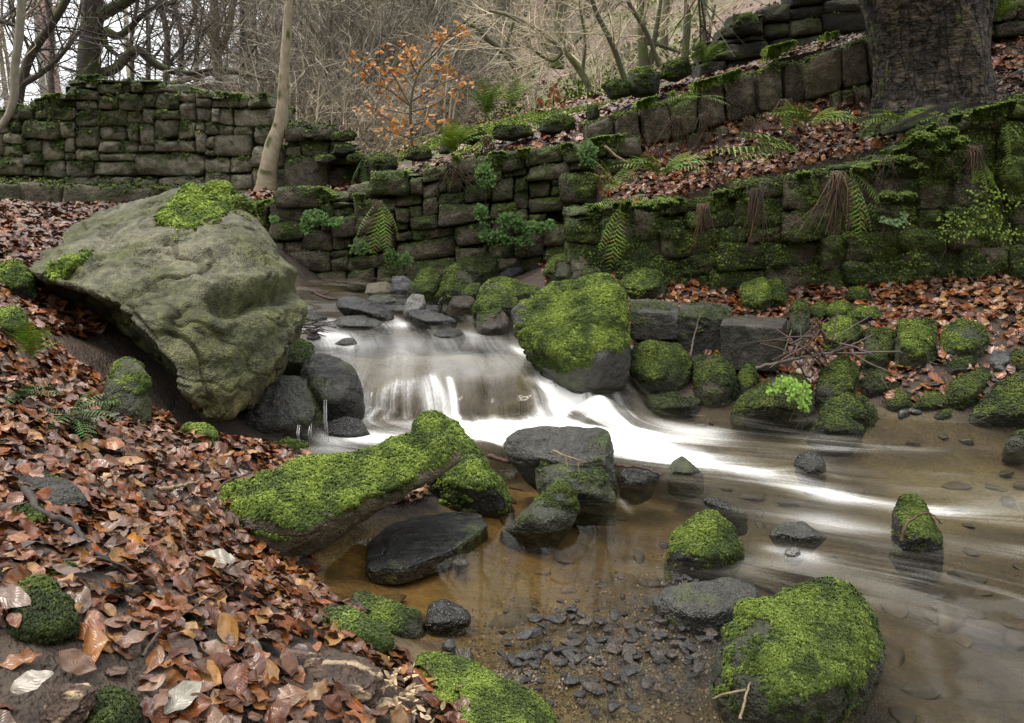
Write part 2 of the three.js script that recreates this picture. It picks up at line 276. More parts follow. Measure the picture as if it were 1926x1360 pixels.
{
  const N = 1024, flow = [[-1.5, -6.4, 1, .25], [-.6, -6.3, .5, 1], [0, -5.7, .15, 1], [-.8, -4.9, -.08, 1], [-.45, -4.85, .22, 1], [-.15, -4.8, .1, 1], [.15, -5.1, .45, 1], [.45, -4.8, .35, 1], [-.6, -4.3, .8, .4], [.3, -4.2, 1, .35], [1, -3.95, 1, .22], [2, -3.7, 1, .2], [3.6, -3.5, 1, .22], [1.4, -3.1, 1, .5], [2, -2.6, .9, .7], [1.5, -2, .6, 1], [2.6, -2.4, .9, .6], [0, -3, 1, .2], [.2, -2.4, 1, .3], [2.5, -4.3, 1, .12]];
  const G2 = 96, fx = new Float32Array(G2 * G2), fz = new Float32Array(G2 * G2);
  for (let j = 0; j < G2; j++) for (let i = 0; i < G2; i++) {
    const x = lerp(X0, X1, i / (G2 - 1)), z = lerp(Z0, Z1, j / (G2 - 1)); let a = 0, b = 0;
    for (const [px, pz, dx, dz] of flow) { const w = 1 / (((x - px) ** 2 + (z - pz) ** 2) ** 1.5 + 0.003), l = Math.hypot(dx, dz); a += w * dx / l; b += w * dz / l; }
    const sw = 0.35 * fbm(x * 1.6, z * 1.6, 6, 2) * smooth(-4.5, -4, z); const ca = Math.cos(sw), sa = Math.sin(sw), l = Math.hypot(a, b); fx[j * G2 + i] = (a * ca - b * sa) / l; fz[j * G2 + i] = (a * sa + b * ca) / l;
  }
  // where the water is white: capsules between photograph points laid on the water, [x0, y0, x1, y1, half width m, strength, level]
  const D = new Float32Array(N * N);
  const caps = [
    [870, 812, 1180, 830, .2, 1.0, 0], [1000, 805, 1300, 848, .13, .9, 0], [1150, 845, 1420, 886, .12, .7, 0], [1400, 888, 1570, 930, .075, .5, 0], [1570, 930, 1760, 962, .07, .42, 0], [1760, 962, 1990, 1000, .09, .30, 0],
    [640, 826, 900, 812, .16, .85, 0], [1180, 795, 1320, 815, .16, .5, 0], [1200, 860, 1500, 920, .2, .28, 0], [1250, 820, 1700, 850, .2, .2, 0], [1520, 872, 1570, 896, .04, .5, 0],
    [1330, 930, 1560, 990, .1, .2, 0], [1560, 985, 1690, 1015, .12, .32, 0], [1690, 1060, 1830, 1180, .09, .13, 0], [1830, 1180, 1960, 1310, .09, .1, 0], [1450, 1030, 1520, 1045, .04, .4, 0], [1400, 1060, 1650, 1040, .08, .16, 0], [1600, 900, 1926, 930, .16, .12, 0], [1800, 1020, 1990, 1050, .12, .14, 0],
    [1165, 940, 1185, 965, .02, .5, 0],
    [565, 600, 640, 612, .07, .95, .37], [560, 622, 650, 618, .07, .95, .36], [640, 612, 740, 624, .08, .6, .36], [660, 640, 760, 650, .05, .45, .3], [720, 600, 760, 600, .06, .45, .36], [720, 575, 760, 590, .05, .4, .4], [850, 600, 895, 605, .05, .5, .38], [560, 580, 640, 585, .05, .45, .4], [600, 640, 960, 640, .2, .2, .3], [900, 640, 985, 650, .08, .3, .3],
  ];
  const segs = caps.map(([a, b, c, d, w, s, h]) => { const p = GP(a, b, h), q = GP(c, d, h); return [p.x, p.z, q.x, q.z, w, s]; });
  // strands of the falls, from the lip to the pool
  for (const [x, dx, w, s] of [[-.88, -.06, .06, .8], [-.78, -.05, .045, 1.0], [-.7, -.03, .04, 1.0], [-.61, 0, .03, .65], [-.52, .06, .05, 1.0], [-.44, .08, .04, .8], [-.355, .04, .024, 1.1], [-.27, .04, .03, .3], [-.12, .02, .03, .16], [0.0, .02, .03, .14], [.1, .06, .035, .7], [.18, .1, .05, .95], [.27, .12, .06, 1.0], [.36, .14, .05, .9], [.45, .06, .03, .7], [.52, .1, .03, .75], [.6, .1, .03, .5]]) segs.push([x - dx * .5, -4.93, x + dx, -4.64, w, s * (x < -.3 ? .66 : .74)]);
  segs.push([.05, -5.36, .30, -4.72, .045, .75], [.11, -5.3, .40, -4.72, .05, .8], [.0, -5.42, .2, -4.8, .03, .4], [-.8, -4.56, .6, -4.54, .05, .6]);
  density(D, N, segs);
  const noise = new Float32Array(N * N), r = rng(9); for (let k = 0; k < N * N; k++) noise[k] = r();
  const nz2 = new Float32Array(N * N); for (let j = 0; j < N; j++) for (let i = 0; i < N; i++) nz2[j * N + i] = 0.5 * noise[j * N + i] + 0.25 * noise[(j >> 1) * N + (i >> 1)] + 0.55 * (0.5 + fbm(i / 14, j / 14, 2, 2));
  const tint = new Uint8Array(N * N * 4), acc = new Float64Array(3), out = new Uint8Array(N * N * 4), STEP = 1.15, KK = 34, cell = (N) / (G2 - 1) ;
  for (let j = 0; j < N; j++) for (let i = 0; i < N; i++) {
    const k0 = j * N + i; trace(i, j, N, G2, fx, fz, nz2, D, STEP, KK, cell, acc); const a = acc[0], dsum = acc[1], wsum = acc[2];
    const l = wsum ? a / wsum : 0.5, dd0 = wsum ? 0.5 * dsum / wsum + 0.5 * D[k0] : D[k0], str = clamp((l - 0.62) * 5 + 0.5, 0, 1);
    const x = lerp(X0, X1, i / N), z = lerp(Z0, Z1, j / N), face = smooth(-4.55, -4.66, z) * smooth(-5.05, -4.95, z) * smooth(0.62, 0.45, x), dd = lerp(dd0, D[k0] * 1.25, face * .85);
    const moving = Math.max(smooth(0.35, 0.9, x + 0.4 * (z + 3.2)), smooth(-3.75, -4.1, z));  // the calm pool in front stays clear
    const dome = smooth(-4.86, -5.0, z) * smooth(-5.75, -5.5, z) * smooth(0.75, 0.5, x) * (1 - 0.9 * smooth(-0.05, 0.04, x - 0.02 - 0.43 * (z + 5.36)));  // grey sky sheen on the glassy apron above the falls, painted as thin foam
    let foamSheen = clamp(dd * (0.22 + 0.75 * str) + 0.035 * moving * str + Math.max(0, dd - 0.75) * 0.55, 0, 0.97); foamSheen = Math.pow(foamSheen, 1.6) + moving * (1 - dome) * (0.001 + 0.16 * Math.max(0, str - 0.5) * smooth(-0.25, 0.2, fbm(x * 1.4, z * 2.2, 3, 3))); foamSheen = lerp(foamSheen, Math.max(0.01, 0.11 + 0.11 * (str - 0.5) + 0.16 * foamSheen + 0.05 * fbm(x * 3, z * 9, 6, 3)), dome * 0.92);
    const k = k0 * 4; out[k] = 255 * (1 - foamSheen); out[k + 1] = 255 * lerp(0.06, 0.4, Math.max(moving * 0.12, Math.min(1, foamSheen * 1.4))); out[k + 2] = 0; out[k + 3] = 255; const fw = Math.min(1, Math.max(foamSheen * 7, dome, moving * 0.6)); tint[k] = 255 * lerp(.915, .975, fw); tint[k + 1] = 255 * lerp(.878, .975, fw); tint[k + 2] = 255 * lerp(.79, .965, fw); tint[k + 3] = 255;
  }
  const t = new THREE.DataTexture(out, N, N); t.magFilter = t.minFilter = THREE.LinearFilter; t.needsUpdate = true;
  const xs = steps([X0, X1, 0.026]), zs = steps([Z1, -4.3, 0.035], [-4.3, -5.5, 0.012], [-5.5, Z0, 0.035]);
  const nx = xs.length, nz = zs.length, p = [], u = [], ix = [], keep = [];
  for (const z of zs) for (const x of xs) { const y = W(x, z); p.push(x, y, z); u.push((x - X0) / (X1 - X0), (z - Z0) / (Z1 - Z0)); keep.push(z > frontZ(x) - 0.1 && y - G(x, z) > -0.06 && (x > -1.9)); }
  for (let j = 0; j < nz - 1; j++) for (let i = 0; i < nx - 1; i++) { const a = j * nx + i; if (keep[a] || keep[a + 1] || keep[a + nx] || keep[a + nx + 1]) ix.push(a, a + 1, a + nx, a + 1, a + nx + 1, a + nx); }
  const g = new THREE.BufferGeometry(); g.setAttribute('position', new THREE.Float32BufferAttribute(p, 3)); g.setAttribute('uv', new THREE.Float32BufferAttribute(u, 2)); g.setIndex(ix); g.computeVertexNormals();
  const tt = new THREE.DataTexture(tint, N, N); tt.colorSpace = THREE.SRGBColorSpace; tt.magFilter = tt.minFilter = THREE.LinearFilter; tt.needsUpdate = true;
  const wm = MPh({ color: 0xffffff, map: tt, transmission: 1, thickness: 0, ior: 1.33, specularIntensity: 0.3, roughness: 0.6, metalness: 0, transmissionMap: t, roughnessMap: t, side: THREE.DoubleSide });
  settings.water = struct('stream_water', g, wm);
}

// ---------- rocks ----------
const icoCache = {};
function ico(detail) {
  if (!icoCache[detail]) {
    const g = new THREE.IcosahedronGeometry(1, detail); g.deleteAttribute('uv'); g.deleteAttribute('normal');
    const m = mergeVertices(g, 1e-5); icoCache[detail] = { d: m.attributes.position.array, i: m.index.array };
  } return icoCache[detail];
}
function eig(C) { // Jacobi
  const V = [[1, 0, 0], [0, 1, 0], [0, 0, 1]], A = C.map(r => [...r]);
  for (let it = 0; it < 24; it++) for (const [p, q] of [[0, 1], [0, 2], [1, 2]]) {
    if (Math.abs(A[p][q]) < 1e-12) continue; const th = 0.5 * Math.atan2(2 * A[p][q], A[q][q] - A[p][p]), c = Math.cos(th), s = Math.sin(th);
    for (let k = 0; k < 3; k++) { const a = A[k][p], b = A[k][q]; A[k][p] = c * a - s * b; A[k][q] = s * a + c * b; }
    for (let k = 0; k < 3; k++) { const a = A[p][k], b = A[q][k]; A[p][k] = c * a - s * b; A[q][k] = s * a + c * b; }
    for (let k = 0; k < 3; k++) { const a = V[k][p], b = V[k][q]; V[k][p] = c * a - s * b; V[k][q] = s * a + c * b; }
  } return { V, l: [A[0][0], A[1][1], A[2][2]] };
}
// a rounded, weathered block around a cloud of points: soft minimum of the hull's planes, then relief
function hullRock(pts, o) {
  const c = new THREE.Vector3(); const bb = new THREE.Box3().setFromPoints(pts); bb.getCenter(c);
  const q = pts.map(p => p.clone().sub(c)), Cv = [[0, 0, 0], [0, 0, 0], [0, 0, 0]];
  for (const p of q) { const a = p.toArray(); for (let i = 0; i < 3; i++) for (let j = 0; j < 3; j++) Cv[i][j] += a[i] * a[j] / q.length; }
  const { V, l } = eig(Cv), sc = l.map(x => Math.sqrt(Math.max(x, 1e-6)));
  const to = p => { const a = p.toArray(); return new THREE.Vector3(...[0, 1, 2].map(k => (a[0] * V[0][k] + a[1] * V[1][k] + a[2] * V[2][k]) / sc[k])); };
  const hull = new ConvexHull().setFromPoints(q.map(to)); let planes = [];
  const hc = new THREE.Vector3(); for (const v of hull.vertices) hc.add(v.point); hc.divideScalar(hull.vertices.length);
  for (const f of hull.faces) { const n = f.normal, d = f.constant - n.dot(hc); if (d > 1e-4 && !planes.some(p => p.n.dot(n) > 0.992 && Math.abs(p.d - d) < 0.04)) planes.push({ n: n.clone(), d }); }
  { const fr = rng((o.seed ?? 1) * 91 + 5), nf = o.facets ?? 9; for (let q = 0; q < nf; q++) { const a = fr() * 6.283, b = Math.acos(2 * fr() - 1), n = new THREE.Vector3(Math.sin(b) * Math.cos(a), Math.cos(b), Math.sin(b) * Math.sin(a)); let d = -1e9; for (const v of hull.vertices) d = Math.max(d, v.point.clone().sub(hc).dot(n)); planes.push({ n, d: d * (0.84 + 0.1 * fr()) }); } }
  const { d: D, i: I } = ico(o.detail), nv = D.length / 3, P = new Float32Array(nv * 3), k = o.round ?? 16, s = o.grow ?? 1.035;
  const size = bb.getSize(new THREE.Vector3()).length() / 1.7, sd = (o.seed ?? 1) * 13.7;
  for (let v = 0; v < nv; v++) {
    const x = D[v * 3], y = D[v * 3 + 1], z = D[v * 3 + 2]; let sum = 0;
    for (const p of planes) { const t = p.n.x * x + p.n.y * y + p.n.z * z; if (t > 0.02) sum += Math.pow(t / p.d, k); }
    const r = s * Math.pow(sum, -1 / k), a = [(hc.x + x * r) * sc[0], (hc.y + y * r) * sc[1], (hc.z + z * r) * sc[2]];
    for (let m = 0; m < 3; m++) P[v * 3 + m] = c.getComponent(m) + a[0] * V[m][0] + a[1] * V[m][1] + a[2] * V[m][2];
  }
  const g = new THREE.BufferGeometry(); g.setAttribute('position', new THREE.BufferAttribute(P, 3)); g.setIndex(new THREE.BufferAttribute(new Uint32Array(I), 1)); g.computeVertexNormals();
  const N = g.attributes.normal.array, amp = (o.amp ?? 0.05) * size, f = (o.freq ?? 2.2) / size, fine = o.fine ?? 0.006;
  for (let v = 0; v < nv; v++) {
    const x = P[v * 3], y = P[v * 3 + 1], z = P[v * 3 + 2];
    const rg = fbm(x * f * 2.3 + sd, y * f * 2.9, z * f * 2.3, 3); let h = amp * fbm(x * f + sd, y * f, z * f, 5) - amp * 0.55 * Math.max(0, 0.12 - Math.abs(rg)) * 4 + fine * fbm(x * 22 + sd, y * 22, z * 22, 3);
    if (o.strata) { const w = fbm(x * 2, y * 2, z * 2 + sd, 2) * 0.06; h += o.strata * (Math.abs(((y + 0.25 * x + w) * 22) % 1 + 1) % 1 - 0.5); }
    if (o.carve) h += o.carve(x, y, z);
    for (let m = 0; m < 3; m++) P[v * 3 + m] += N[v * 3 + m] * h;
  }
  g.computeVertexNormals(); g.userData = { c, size };
  return g;
}
const ROCKC = { grey: [.07, .068, .06], dark: [.03, .029, .026], black: [.018, .018, .018], tan: [.16, .14, .09], pale: [.2, .2, .19], olive: [.05, .055, .03], brown: [.06, .048, .034], wall: [.16, .142, .10], wallgrey: [.30, .28, .205], darkwall: [.15, .128, .086] };
const MOSSC = [[.145, .21, .022], [.10, .15, .016], [.052, .09, .012], [.265, .34, .06]];
// colour by what grows on the stone: bare stone, algae film patches, moss cushions with a ragged outline
function paint(g, o) {
  const P = g.attributes.position.array, N = g.attributes.normal.array, nv = P.length / 3, C = new Float32Array(nv * 3), MK = new Float32Array(nv), sd = (o.seed ?? 1) * 3.1;
  const base = ROCKC[o.c ?? 'grey'], m0 = o.moss ?? 0, bright = o.bright ?? 1, mf = o.mossFreq ?? 5;
  for (let v = 0; v < nv; v++) {
    const x = P[v * 3], y = P[v * 3 + 1], z = P[v * 3 + 2], ny = N[v * 3 + 1];
    const n1 = fbm(x * 4 + sd, y * 4, z * 4, 4), n2 = fbm(x * 26, y * 26 + sd, z * 26, 3), n3 = fbm(x * mf, y * mf, z * mf + sd, 4), n4 = fbm(x * 60, y * 60, z * 60, 2);
    let c = base.map((b, q) => b * (1 + 0.55 * n1 + 0.5 * n2));
    const alg = smooth(0.0, 0.2, n1 * 0.8 + n2 * 0.3 + (o.algae ?? 0) - 0.1); c = c.map((b, q) => lerp(b, [.07, .085, .028][q] * (1 + 0.8 * n2), alg * 0.75));
    if (o.tint) c = o.tint(c, x, y, z, n1, n2);
    let mk = (m0 > 0 ? smooth(-0.1, 0.16, m0 - 0.5 + (o.up ?? 0.55) * (ny - 0.35) + 0.9 * n3 + 0.25 * n2) : 0);
    if (o.mask) mk = o.mask(mk, x, y, z, ny, n3, n2);
    MK[v] = mk;
    const t = clamp(0.5 + n1 + 0.8 * n4), mc = MOSSC[1].map((a, q) => lerp(MOSSC[2][q] * 0.5, a * .85, t) * bright);
    for (let q = 0; q < 3; q++) C[v * 3 + q] = Math.max(0.004, lerp(c[q], mc[q], mk));
  }
  const cu = o.cushion ?? Math.min(0.016, g.userData.size * 0.04); for (let v = 0; v < nv; v++) { const x = P[v * 3], y = P[v * 3 + 1], z = P[v * 3 + 2], q = 0.22 / cu * 0.55, h = MK[v] * cu * (0.55 + 1.5 * vn(x * q, y * q, z * q) + 0.7 * vn(x * q * 2.3, y * q * 2.3, z * q * 2.3)); for (let m = 0; m < 3; m++) P[v * 3 + m] += N[v * 3 + m] * h; }
  g.computeVertexNormals(); g.setAttribute('color', new THREE.BufferAttribute(C, 3)); g.userData.mask = MK; return g;
}
function boxUV(g) { // box projected uv, vertices doubled only along the seams
  const P = g.attributes.position.array, N = g.attributes.normal.array, C = g.attributes.color?.array, I = g.index.array, map = new Map(), p = [], n = [], u = [], c = [], ix = [], mk = g.userData.mask, nm = [];
  for (let t = 0; t < I.length; t += 3) {
    let a = 0, b = 0, d = 0; for (let k = 0; k < 3; k++) { a += N[I[t + k] * 3]; b += N[I[t + k] * 3 + 1]; d += N[I[t + k] * 3 + 2]; }
    a = Math.abs(a); b = Math.abs(b); d = Math.abs(d); const ax = a > b && a > d ? 0 : b > d ? 1 : 2;
    for (let k = 0; k < 3; k++) {
      const v = I[t + k], key = v * 3 + ax; let w = map.get(key);
      if (w === undefined) { w = p.length / 3; map.set(key, w); const x = P[v * 3], y = P[v * 3 + 1], z = P[v * 3 + 2]; p.push(x, y, z); n.push(N[v * 3], N[v * 3 + 1], N[v * 3 + 2]); if (C) c.push(C[v * 3], C[v * 3 + 1], C[v * 3 + 2]); u.push(...(ax === 0 ? [z, y] : ax === 1 ? [x, z] : [x, y])); if (mk) nm.push(mk[v]); }
      ix.push(w);
    }
  }
  const o = new THREE.BufferGeometry(); o.setAttribute('position', new THREE.Float32BufferAttribute(p, 3)); o.setAttribute('normal', new THREE.Float32BufferAttribute(n, 3)); o.setAttribute('uv', new THREE.Float32BufferAttribute(u, 2)); if (C) o.setAttribute('color', new THREE.Float32BufferAttribute(c, 3)); o.setIndex(ix); o.userData = { ...g.userData, mask: nm }; return o;
}
// moss: small star-shaped sprigs
function tuftGeo(blades, seed) {
  const r = rng(seed), p = [], n = [], ix = [];
  for (let b = 0; b < blades; b++) {
    const a = b / blades * 6.283 + r() * 0.7, lean = 0.35 + r() * 0.75, len = 0.75 + r() * 0.5, w = 0.17 + 0.1 * r(), dx = Math.cos(a) * lean, dz = Math.sin(a) * lean, k = p.length / 3;
    const px = -Math.sin(a) * w, pz = Math.cos(a) * w, up = Math.sqrt(Math.max(0.1, 1 - lean * lean * 0.6)) * len;
    p.push(-px * 0.4, -0.15, -pz * 0.4, px * 0.4, -0.15, pz * 0.4, dx * 0.5 * len + px, up * 0.6, dz * 0.5 * len + pz, dx * 0.5 * len - px, up * 0.6, dz * 0.5 * len - pz, dx * len, up * 0.85, dz * len);
    for (let q = 0; q < 5; q++) { const nn = new THREE.Vector3(dx * 0.6, 1, dz * 0.6).normalize(); n.push(nn.x, nn.y, nn.z); }
    ix.push(k, k + 1, k + 2, k, k + 2, k + 3, k + 3, k + 2, k + 4);
  }
  const g = new THREE.BufferGeometry(); g.setAttribute('position', new THREE.Float32BufferAttribute(p, 3)); g.setAttribute('normal', new THREE.Float32BufferAttribute(n, 3)); g.setIndex(ix); return g;
}
const TUFT = [tuftGeo(6, 3), tuftGeo(5, 8)];
const Qa = new THREE.Quaternion(), Qb = new THREE.Quaternion(), UPV = new THREE.Vector3(0, 1, 0);
let mossTotal = 0, instancedHook = null;
function growMoss(g, parent, count, size, seed, bright = 1, mossCol) {
  const P = g.attributes.position.array, N = g.attributes.normal.array, I = g.index.array, mk = g.userData.mask, r = rng(seed * 7 + 1), acc = []; let A = 0; const a = new THREE.Vector3(), b = new THREE.Vector3(), c = new THREE.Vector3();
  for (let t = 0; t < I.length; t += 3) { const m = (mk[I[t]] + mk[I[t + 1]] + mk[I[t + 2]]) / 3; a.fromArray(P, I[t] * 3); b.fromArray(P, I[t + 1] * 3).sub(a); c.fromArray(P, I[t + 2] * 3).sub(a); if (m > 0.1) A += b.cross(c).length() * m; acc.push(A); }
  if (A < 1e-6) return; const list = [], nrm = new THREE.Vector3(), pos = new THREE.Vector3(), scl = new THREE.Vector3();
  for (let k = 0; k < count; k++) {
    const x = r() * A; let lo = 0, hi = acc.length - 1; while (lo < hi) { const m = (lo + hi) >> 1; if (acc[m] < x) lo = m + 1; else hi = m; }
    const t = lo * 3; let u = r(), v = r(); if (u + v > 1) { u = 1 - u; v = 1 - v; } const w = 1 - u - v;
    for (let m = 0; m < 3; m++) { pos.setComponent(m, P[I[t] * 3 + m] * w + P[I[t + 1] * 3 + m] * u + P[I[t + 2] * 3 + m] * v); nrm.setComponent(m, N[I[t] * 3 + m] * w + N[I[t + 1] * 3 + m] * u + N[I[t + 2] * 3 + m] * v); }
    nrm.y += 0.25; nrm.x += (r() - 0.5) * 0.7; nrm.z += (r() - 0.5) * 0.7; nrm.normalize();
    Qa.setFromUnitVectors(UPV, nrm); Qb.setFromAxisAngle(UPV, r() * 6.283); Qa.multiply(Qb);
    const s = size * (0.6 + 0.8 * r()); scl.set(s, s * (0.8 + 0.5 * r()), s);
    const cl = fbm(pos.x * 14, pos.y * 14, pos.z * 14, 4), tt = clamp(0.55 + 1.5 * cl + (r() - 0.5) * 0.9), lo3 = MOSSC[2], hi3 = r() < 0.25 ? MOSSC[3] : MOSSC[0];
    list.push({ m: new THREE.Matrix4().compose(pos.clone().addScaledVector(nrm, -0.1 * s), Qa, scl), c: lo3.map((q, z) => lerp(q * 0.6, hi3[z], tt) * bright * (mossCol ? mossCol[z] : 1)) });
  }
  mossTotal += list.length; if (instancedHook) instancedHook(list); else instanced("moss", TUFT[seed % 2], M.moss, list, parent);
}
function groundHit(px, py, h) { // where the sight line meets water or ground
  const d = ray(px, py); for (let t = 1.2; t < 10; t += 0.02) { const x = d[0] * t, z = d[2] * t, y = CAM_Y + d[1] * t; if (z > -1.0) continue; const g = Gr(x, z), w = z > frontZ(x) - .1 && x > -1.6 ? W(x, z) : -9; if (y < Math.max(g, w)) { const zf = GP(px, py, h).z; return clamp(z, zf - .7, zf + .5); } } return GP(px, py, h).z;
}
// outline in photograph pixels; contact = [x, y] where it meets the ground of height h; T = thickness in metres
function rockPoints(out, o) {
  let maxY = -1e9, minY = 1e9, mx = 0; for (const [x, y] of out) { if (y > maxY) { maxY = y; } if (y < minY) minY = y; mx += x / out.length; }
  const cp = o.at ?? [mx, maxY], z0 = groundHit(cp[0], cp[1], o.h ?? 0) - (o.back ?? 0), T = o.T ?? 0.3, cy = (maxY + minY) / 2, pts = [];
  const zt = (y, t) => z0 - T * (t ?? (0.12 + 0.6 * clamp((maxY - y) / (maxY - minY))));
  for (const [x, y, t] of out) {
    const p = ZP(x, y, zt(y, t)); pts.push(p);
    pts.push(ZP(lerp(mx, x, 0.55), lerp(cy, y, 0.55), Math.min(zt(y, t) + T * (o.bulge ?? 0.22), z0 + 0.05 * T)));
    pts.push(ZP(lerp(mx, x, 0.72), lerp(cy, y, 0.72), zt(y, t) - T * 0.55));
    if (y > maxY - 0.3 * (maxY - minY)) pts.push(p.clone().add(new THREE.Vector3((p.x - ZP(mx, y, z0).x) * 0.06, -(o.sink ?? 0.12), -0.02)));
  }
  for (const [x, y, t] of o.f ?? []) pts.push(ZP(x, y, z0 - T * t));
  return pts;
}
let seedN = 11;
function rock(label, out, o = {}) {
  const seed = o.seed ?? seedN++;
  const pts = o.pts ?? rockPoints(out, o); let g = hullRock(pts, { detail: o.detail ?? 22, seed, ...o });
  paint(g, { seed, ...o }); g = boxUV(g);
  const bb = new THREE.Box3().setFromBufferAttribute(g.attributes.position), p = [(bb.min.x + bb.max.x) / 2, bb.min.y, (bb.min.z + bb.max.z) / 2];
  g.translate(-p[0], -p[1], -p[2]);
  const t = thing(o.name ?? 'rock', label, o.cat ?? 'rock', p, o.group);
  part('stone', g, M[o.mat ?? 'rock'], t);
  if (o.tufts) { growMoss(g, t, Math.round(o.tufts * 2.9), (o.ts ?? 0.014) * 0.64, seed, o.bright ?? 1, o.mossCol); }
  t.userData.top = undefined; delete t.userData.top;
  return t;
}

// ---------- the great boulder ----------
{
  const L = [[350, 364, -5.7], [418, 346, -5.35], [462, 368, -5.15], [482, 420, -5.0], [512, 474, -4.9], [574, 548, -4.75], [580, 566, -4.65], [556, 624, -4.4], [512, 695, -4.1], [430, 784, -3.82], [388, 792, -3.76], [56, 508, -4.5], [112, 522, -4.3], [200, 552, -4.02], [275, 612, -3.82], [325, 686, -3.74], [366, 762, -3.73], [240, 470, -4.45], [400, 500, -4.38], [470, 500, -4.42], [495, 545, -4.3], [440, 620, -3.96], [340, 560, -3.92], [130, 428, -5.8], [205, 388, -6.0], [66, 548, -5.1], [145, 610, -5.3], [240, 690, -5.3], [320, 770, -5.2]];
  const pts = L.map(a => ZP(...a)); for (const p of [[-2.3, .7, -5.8], [-1.7, .25, -5.6], [-1.9, 1.0, -5.8], [-1.45, .05, -5.1]]) pts.push(new THREE.Vector3(...p));
  const dents = [[505, 552, -4.35, .2, .055, .13, .05], [450, 560, -4.25, .1, .05, .07, -.2], [480, 515, -4.4, .22, .04, -.04, -.1], [320, 545, -4.05, .13, .06, .055, .1], [330, 475, -4.3, .35, .05, -.035, .2], [420, 500, -4.3, .2, .04, .04, -.2], [195, 455, -4.8, .12, .06, .06, 0], [375, 620, -4.1, .05, .16, .05, 0], [440, 690, -4.12, .12, .1, -.035, 0], [540, 520, -4.7, .1, .05, -.05, 0], [350, 660, -4.05, .05, .05, .05, 0], [400, 600, -4.1, .05, .12, -.03, 0]].map(([x, y, z, rx, ry, d, sl]) => ({ p: ZP(x, y, z), rx, ry, d, sl }));
  const mc = ZP(416, 388, -5.12), mc2 = ZP(122, 500, -4.42), stk = ZP(420, 700, -4.2);
  const crease = [[56, 512, -4.5], [112, 526, -4.3], [200, 556, -4.02], [275, 616, -3.82], [325, 690, -3.74], [366, 766, -3.73]].map(a => ZP(...a)), undercut = (x, y) => { if (x > crease[5].x || x < crease[0].x - .3) return 0; let k = 0; while (k < 4 && x > crease[k + 1].x) k++; const a = crease[k], b = crease[k + 1], yc = lerp(a.y, b.y, clamp((x - a.x) / (b.x - a.x))); return .15 * smooth(0.0, 0.16, yc - y) * smooth(crease[5].x, crease[5].x - .12, x) * smooth(crease[0].x - .1, crease[1].x, x); };
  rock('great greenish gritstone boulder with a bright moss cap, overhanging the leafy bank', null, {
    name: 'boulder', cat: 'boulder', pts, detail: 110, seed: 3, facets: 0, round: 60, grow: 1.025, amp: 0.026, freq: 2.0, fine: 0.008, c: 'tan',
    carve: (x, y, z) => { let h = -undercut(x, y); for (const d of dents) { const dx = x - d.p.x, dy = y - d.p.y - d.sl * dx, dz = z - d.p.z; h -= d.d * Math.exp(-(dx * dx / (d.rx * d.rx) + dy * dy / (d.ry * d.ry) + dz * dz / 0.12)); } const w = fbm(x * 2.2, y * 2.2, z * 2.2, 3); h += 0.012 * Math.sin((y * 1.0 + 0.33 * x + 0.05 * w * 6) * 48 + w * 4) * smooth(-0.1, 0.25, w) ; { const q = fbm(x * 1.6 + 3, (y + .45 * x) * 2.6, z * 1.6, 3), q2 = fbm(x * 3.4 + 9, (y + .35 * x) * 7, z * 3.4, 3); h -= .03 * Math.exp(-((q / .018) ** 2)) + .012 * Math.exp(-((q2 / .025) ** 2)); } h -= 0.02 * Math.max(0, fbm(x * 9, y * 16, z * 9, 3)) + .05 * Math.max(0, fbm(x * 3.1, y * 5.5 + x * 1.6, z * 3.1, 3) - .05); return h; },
    tint: (c, x, y, z, n1, n2) => { // olive algae plus painted shade mid-face, paler sand stone above, yellow lichen low down
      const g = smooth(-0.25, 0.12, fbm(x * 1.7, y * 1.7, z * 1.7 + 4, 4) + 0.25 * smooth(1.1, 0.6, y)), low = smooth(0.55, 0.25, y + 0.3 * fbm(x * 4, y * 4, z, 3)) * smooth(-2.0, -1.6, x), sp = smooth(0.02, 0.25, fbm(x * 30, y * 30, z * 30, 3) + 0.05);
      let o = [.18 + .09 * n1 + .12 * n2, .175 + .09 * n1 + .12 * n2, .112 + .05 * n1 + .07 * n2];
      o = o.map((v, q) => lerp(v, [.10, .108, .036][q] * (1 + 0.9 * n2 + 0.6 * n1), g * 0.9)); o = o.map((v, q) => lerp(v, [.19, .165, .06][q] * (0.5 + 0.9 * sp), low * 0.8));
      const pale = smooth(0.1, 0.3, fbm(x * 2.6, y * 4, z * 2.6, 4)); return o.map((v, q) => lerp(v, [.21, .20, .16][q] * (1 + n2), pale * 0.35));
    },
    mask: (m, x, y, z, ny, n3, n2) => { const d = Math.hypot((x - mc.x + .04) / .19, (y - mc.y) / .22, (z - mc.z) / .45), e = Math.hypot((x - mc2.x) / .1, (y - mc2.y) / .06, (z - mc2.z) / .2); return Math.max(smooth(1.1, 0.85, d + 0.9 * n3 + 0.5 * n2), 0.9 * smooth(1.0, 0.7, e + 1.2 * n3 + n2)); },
    tufts: 9000, ts: 0.016, bright: 1.45, cushion: .03,
  });
}
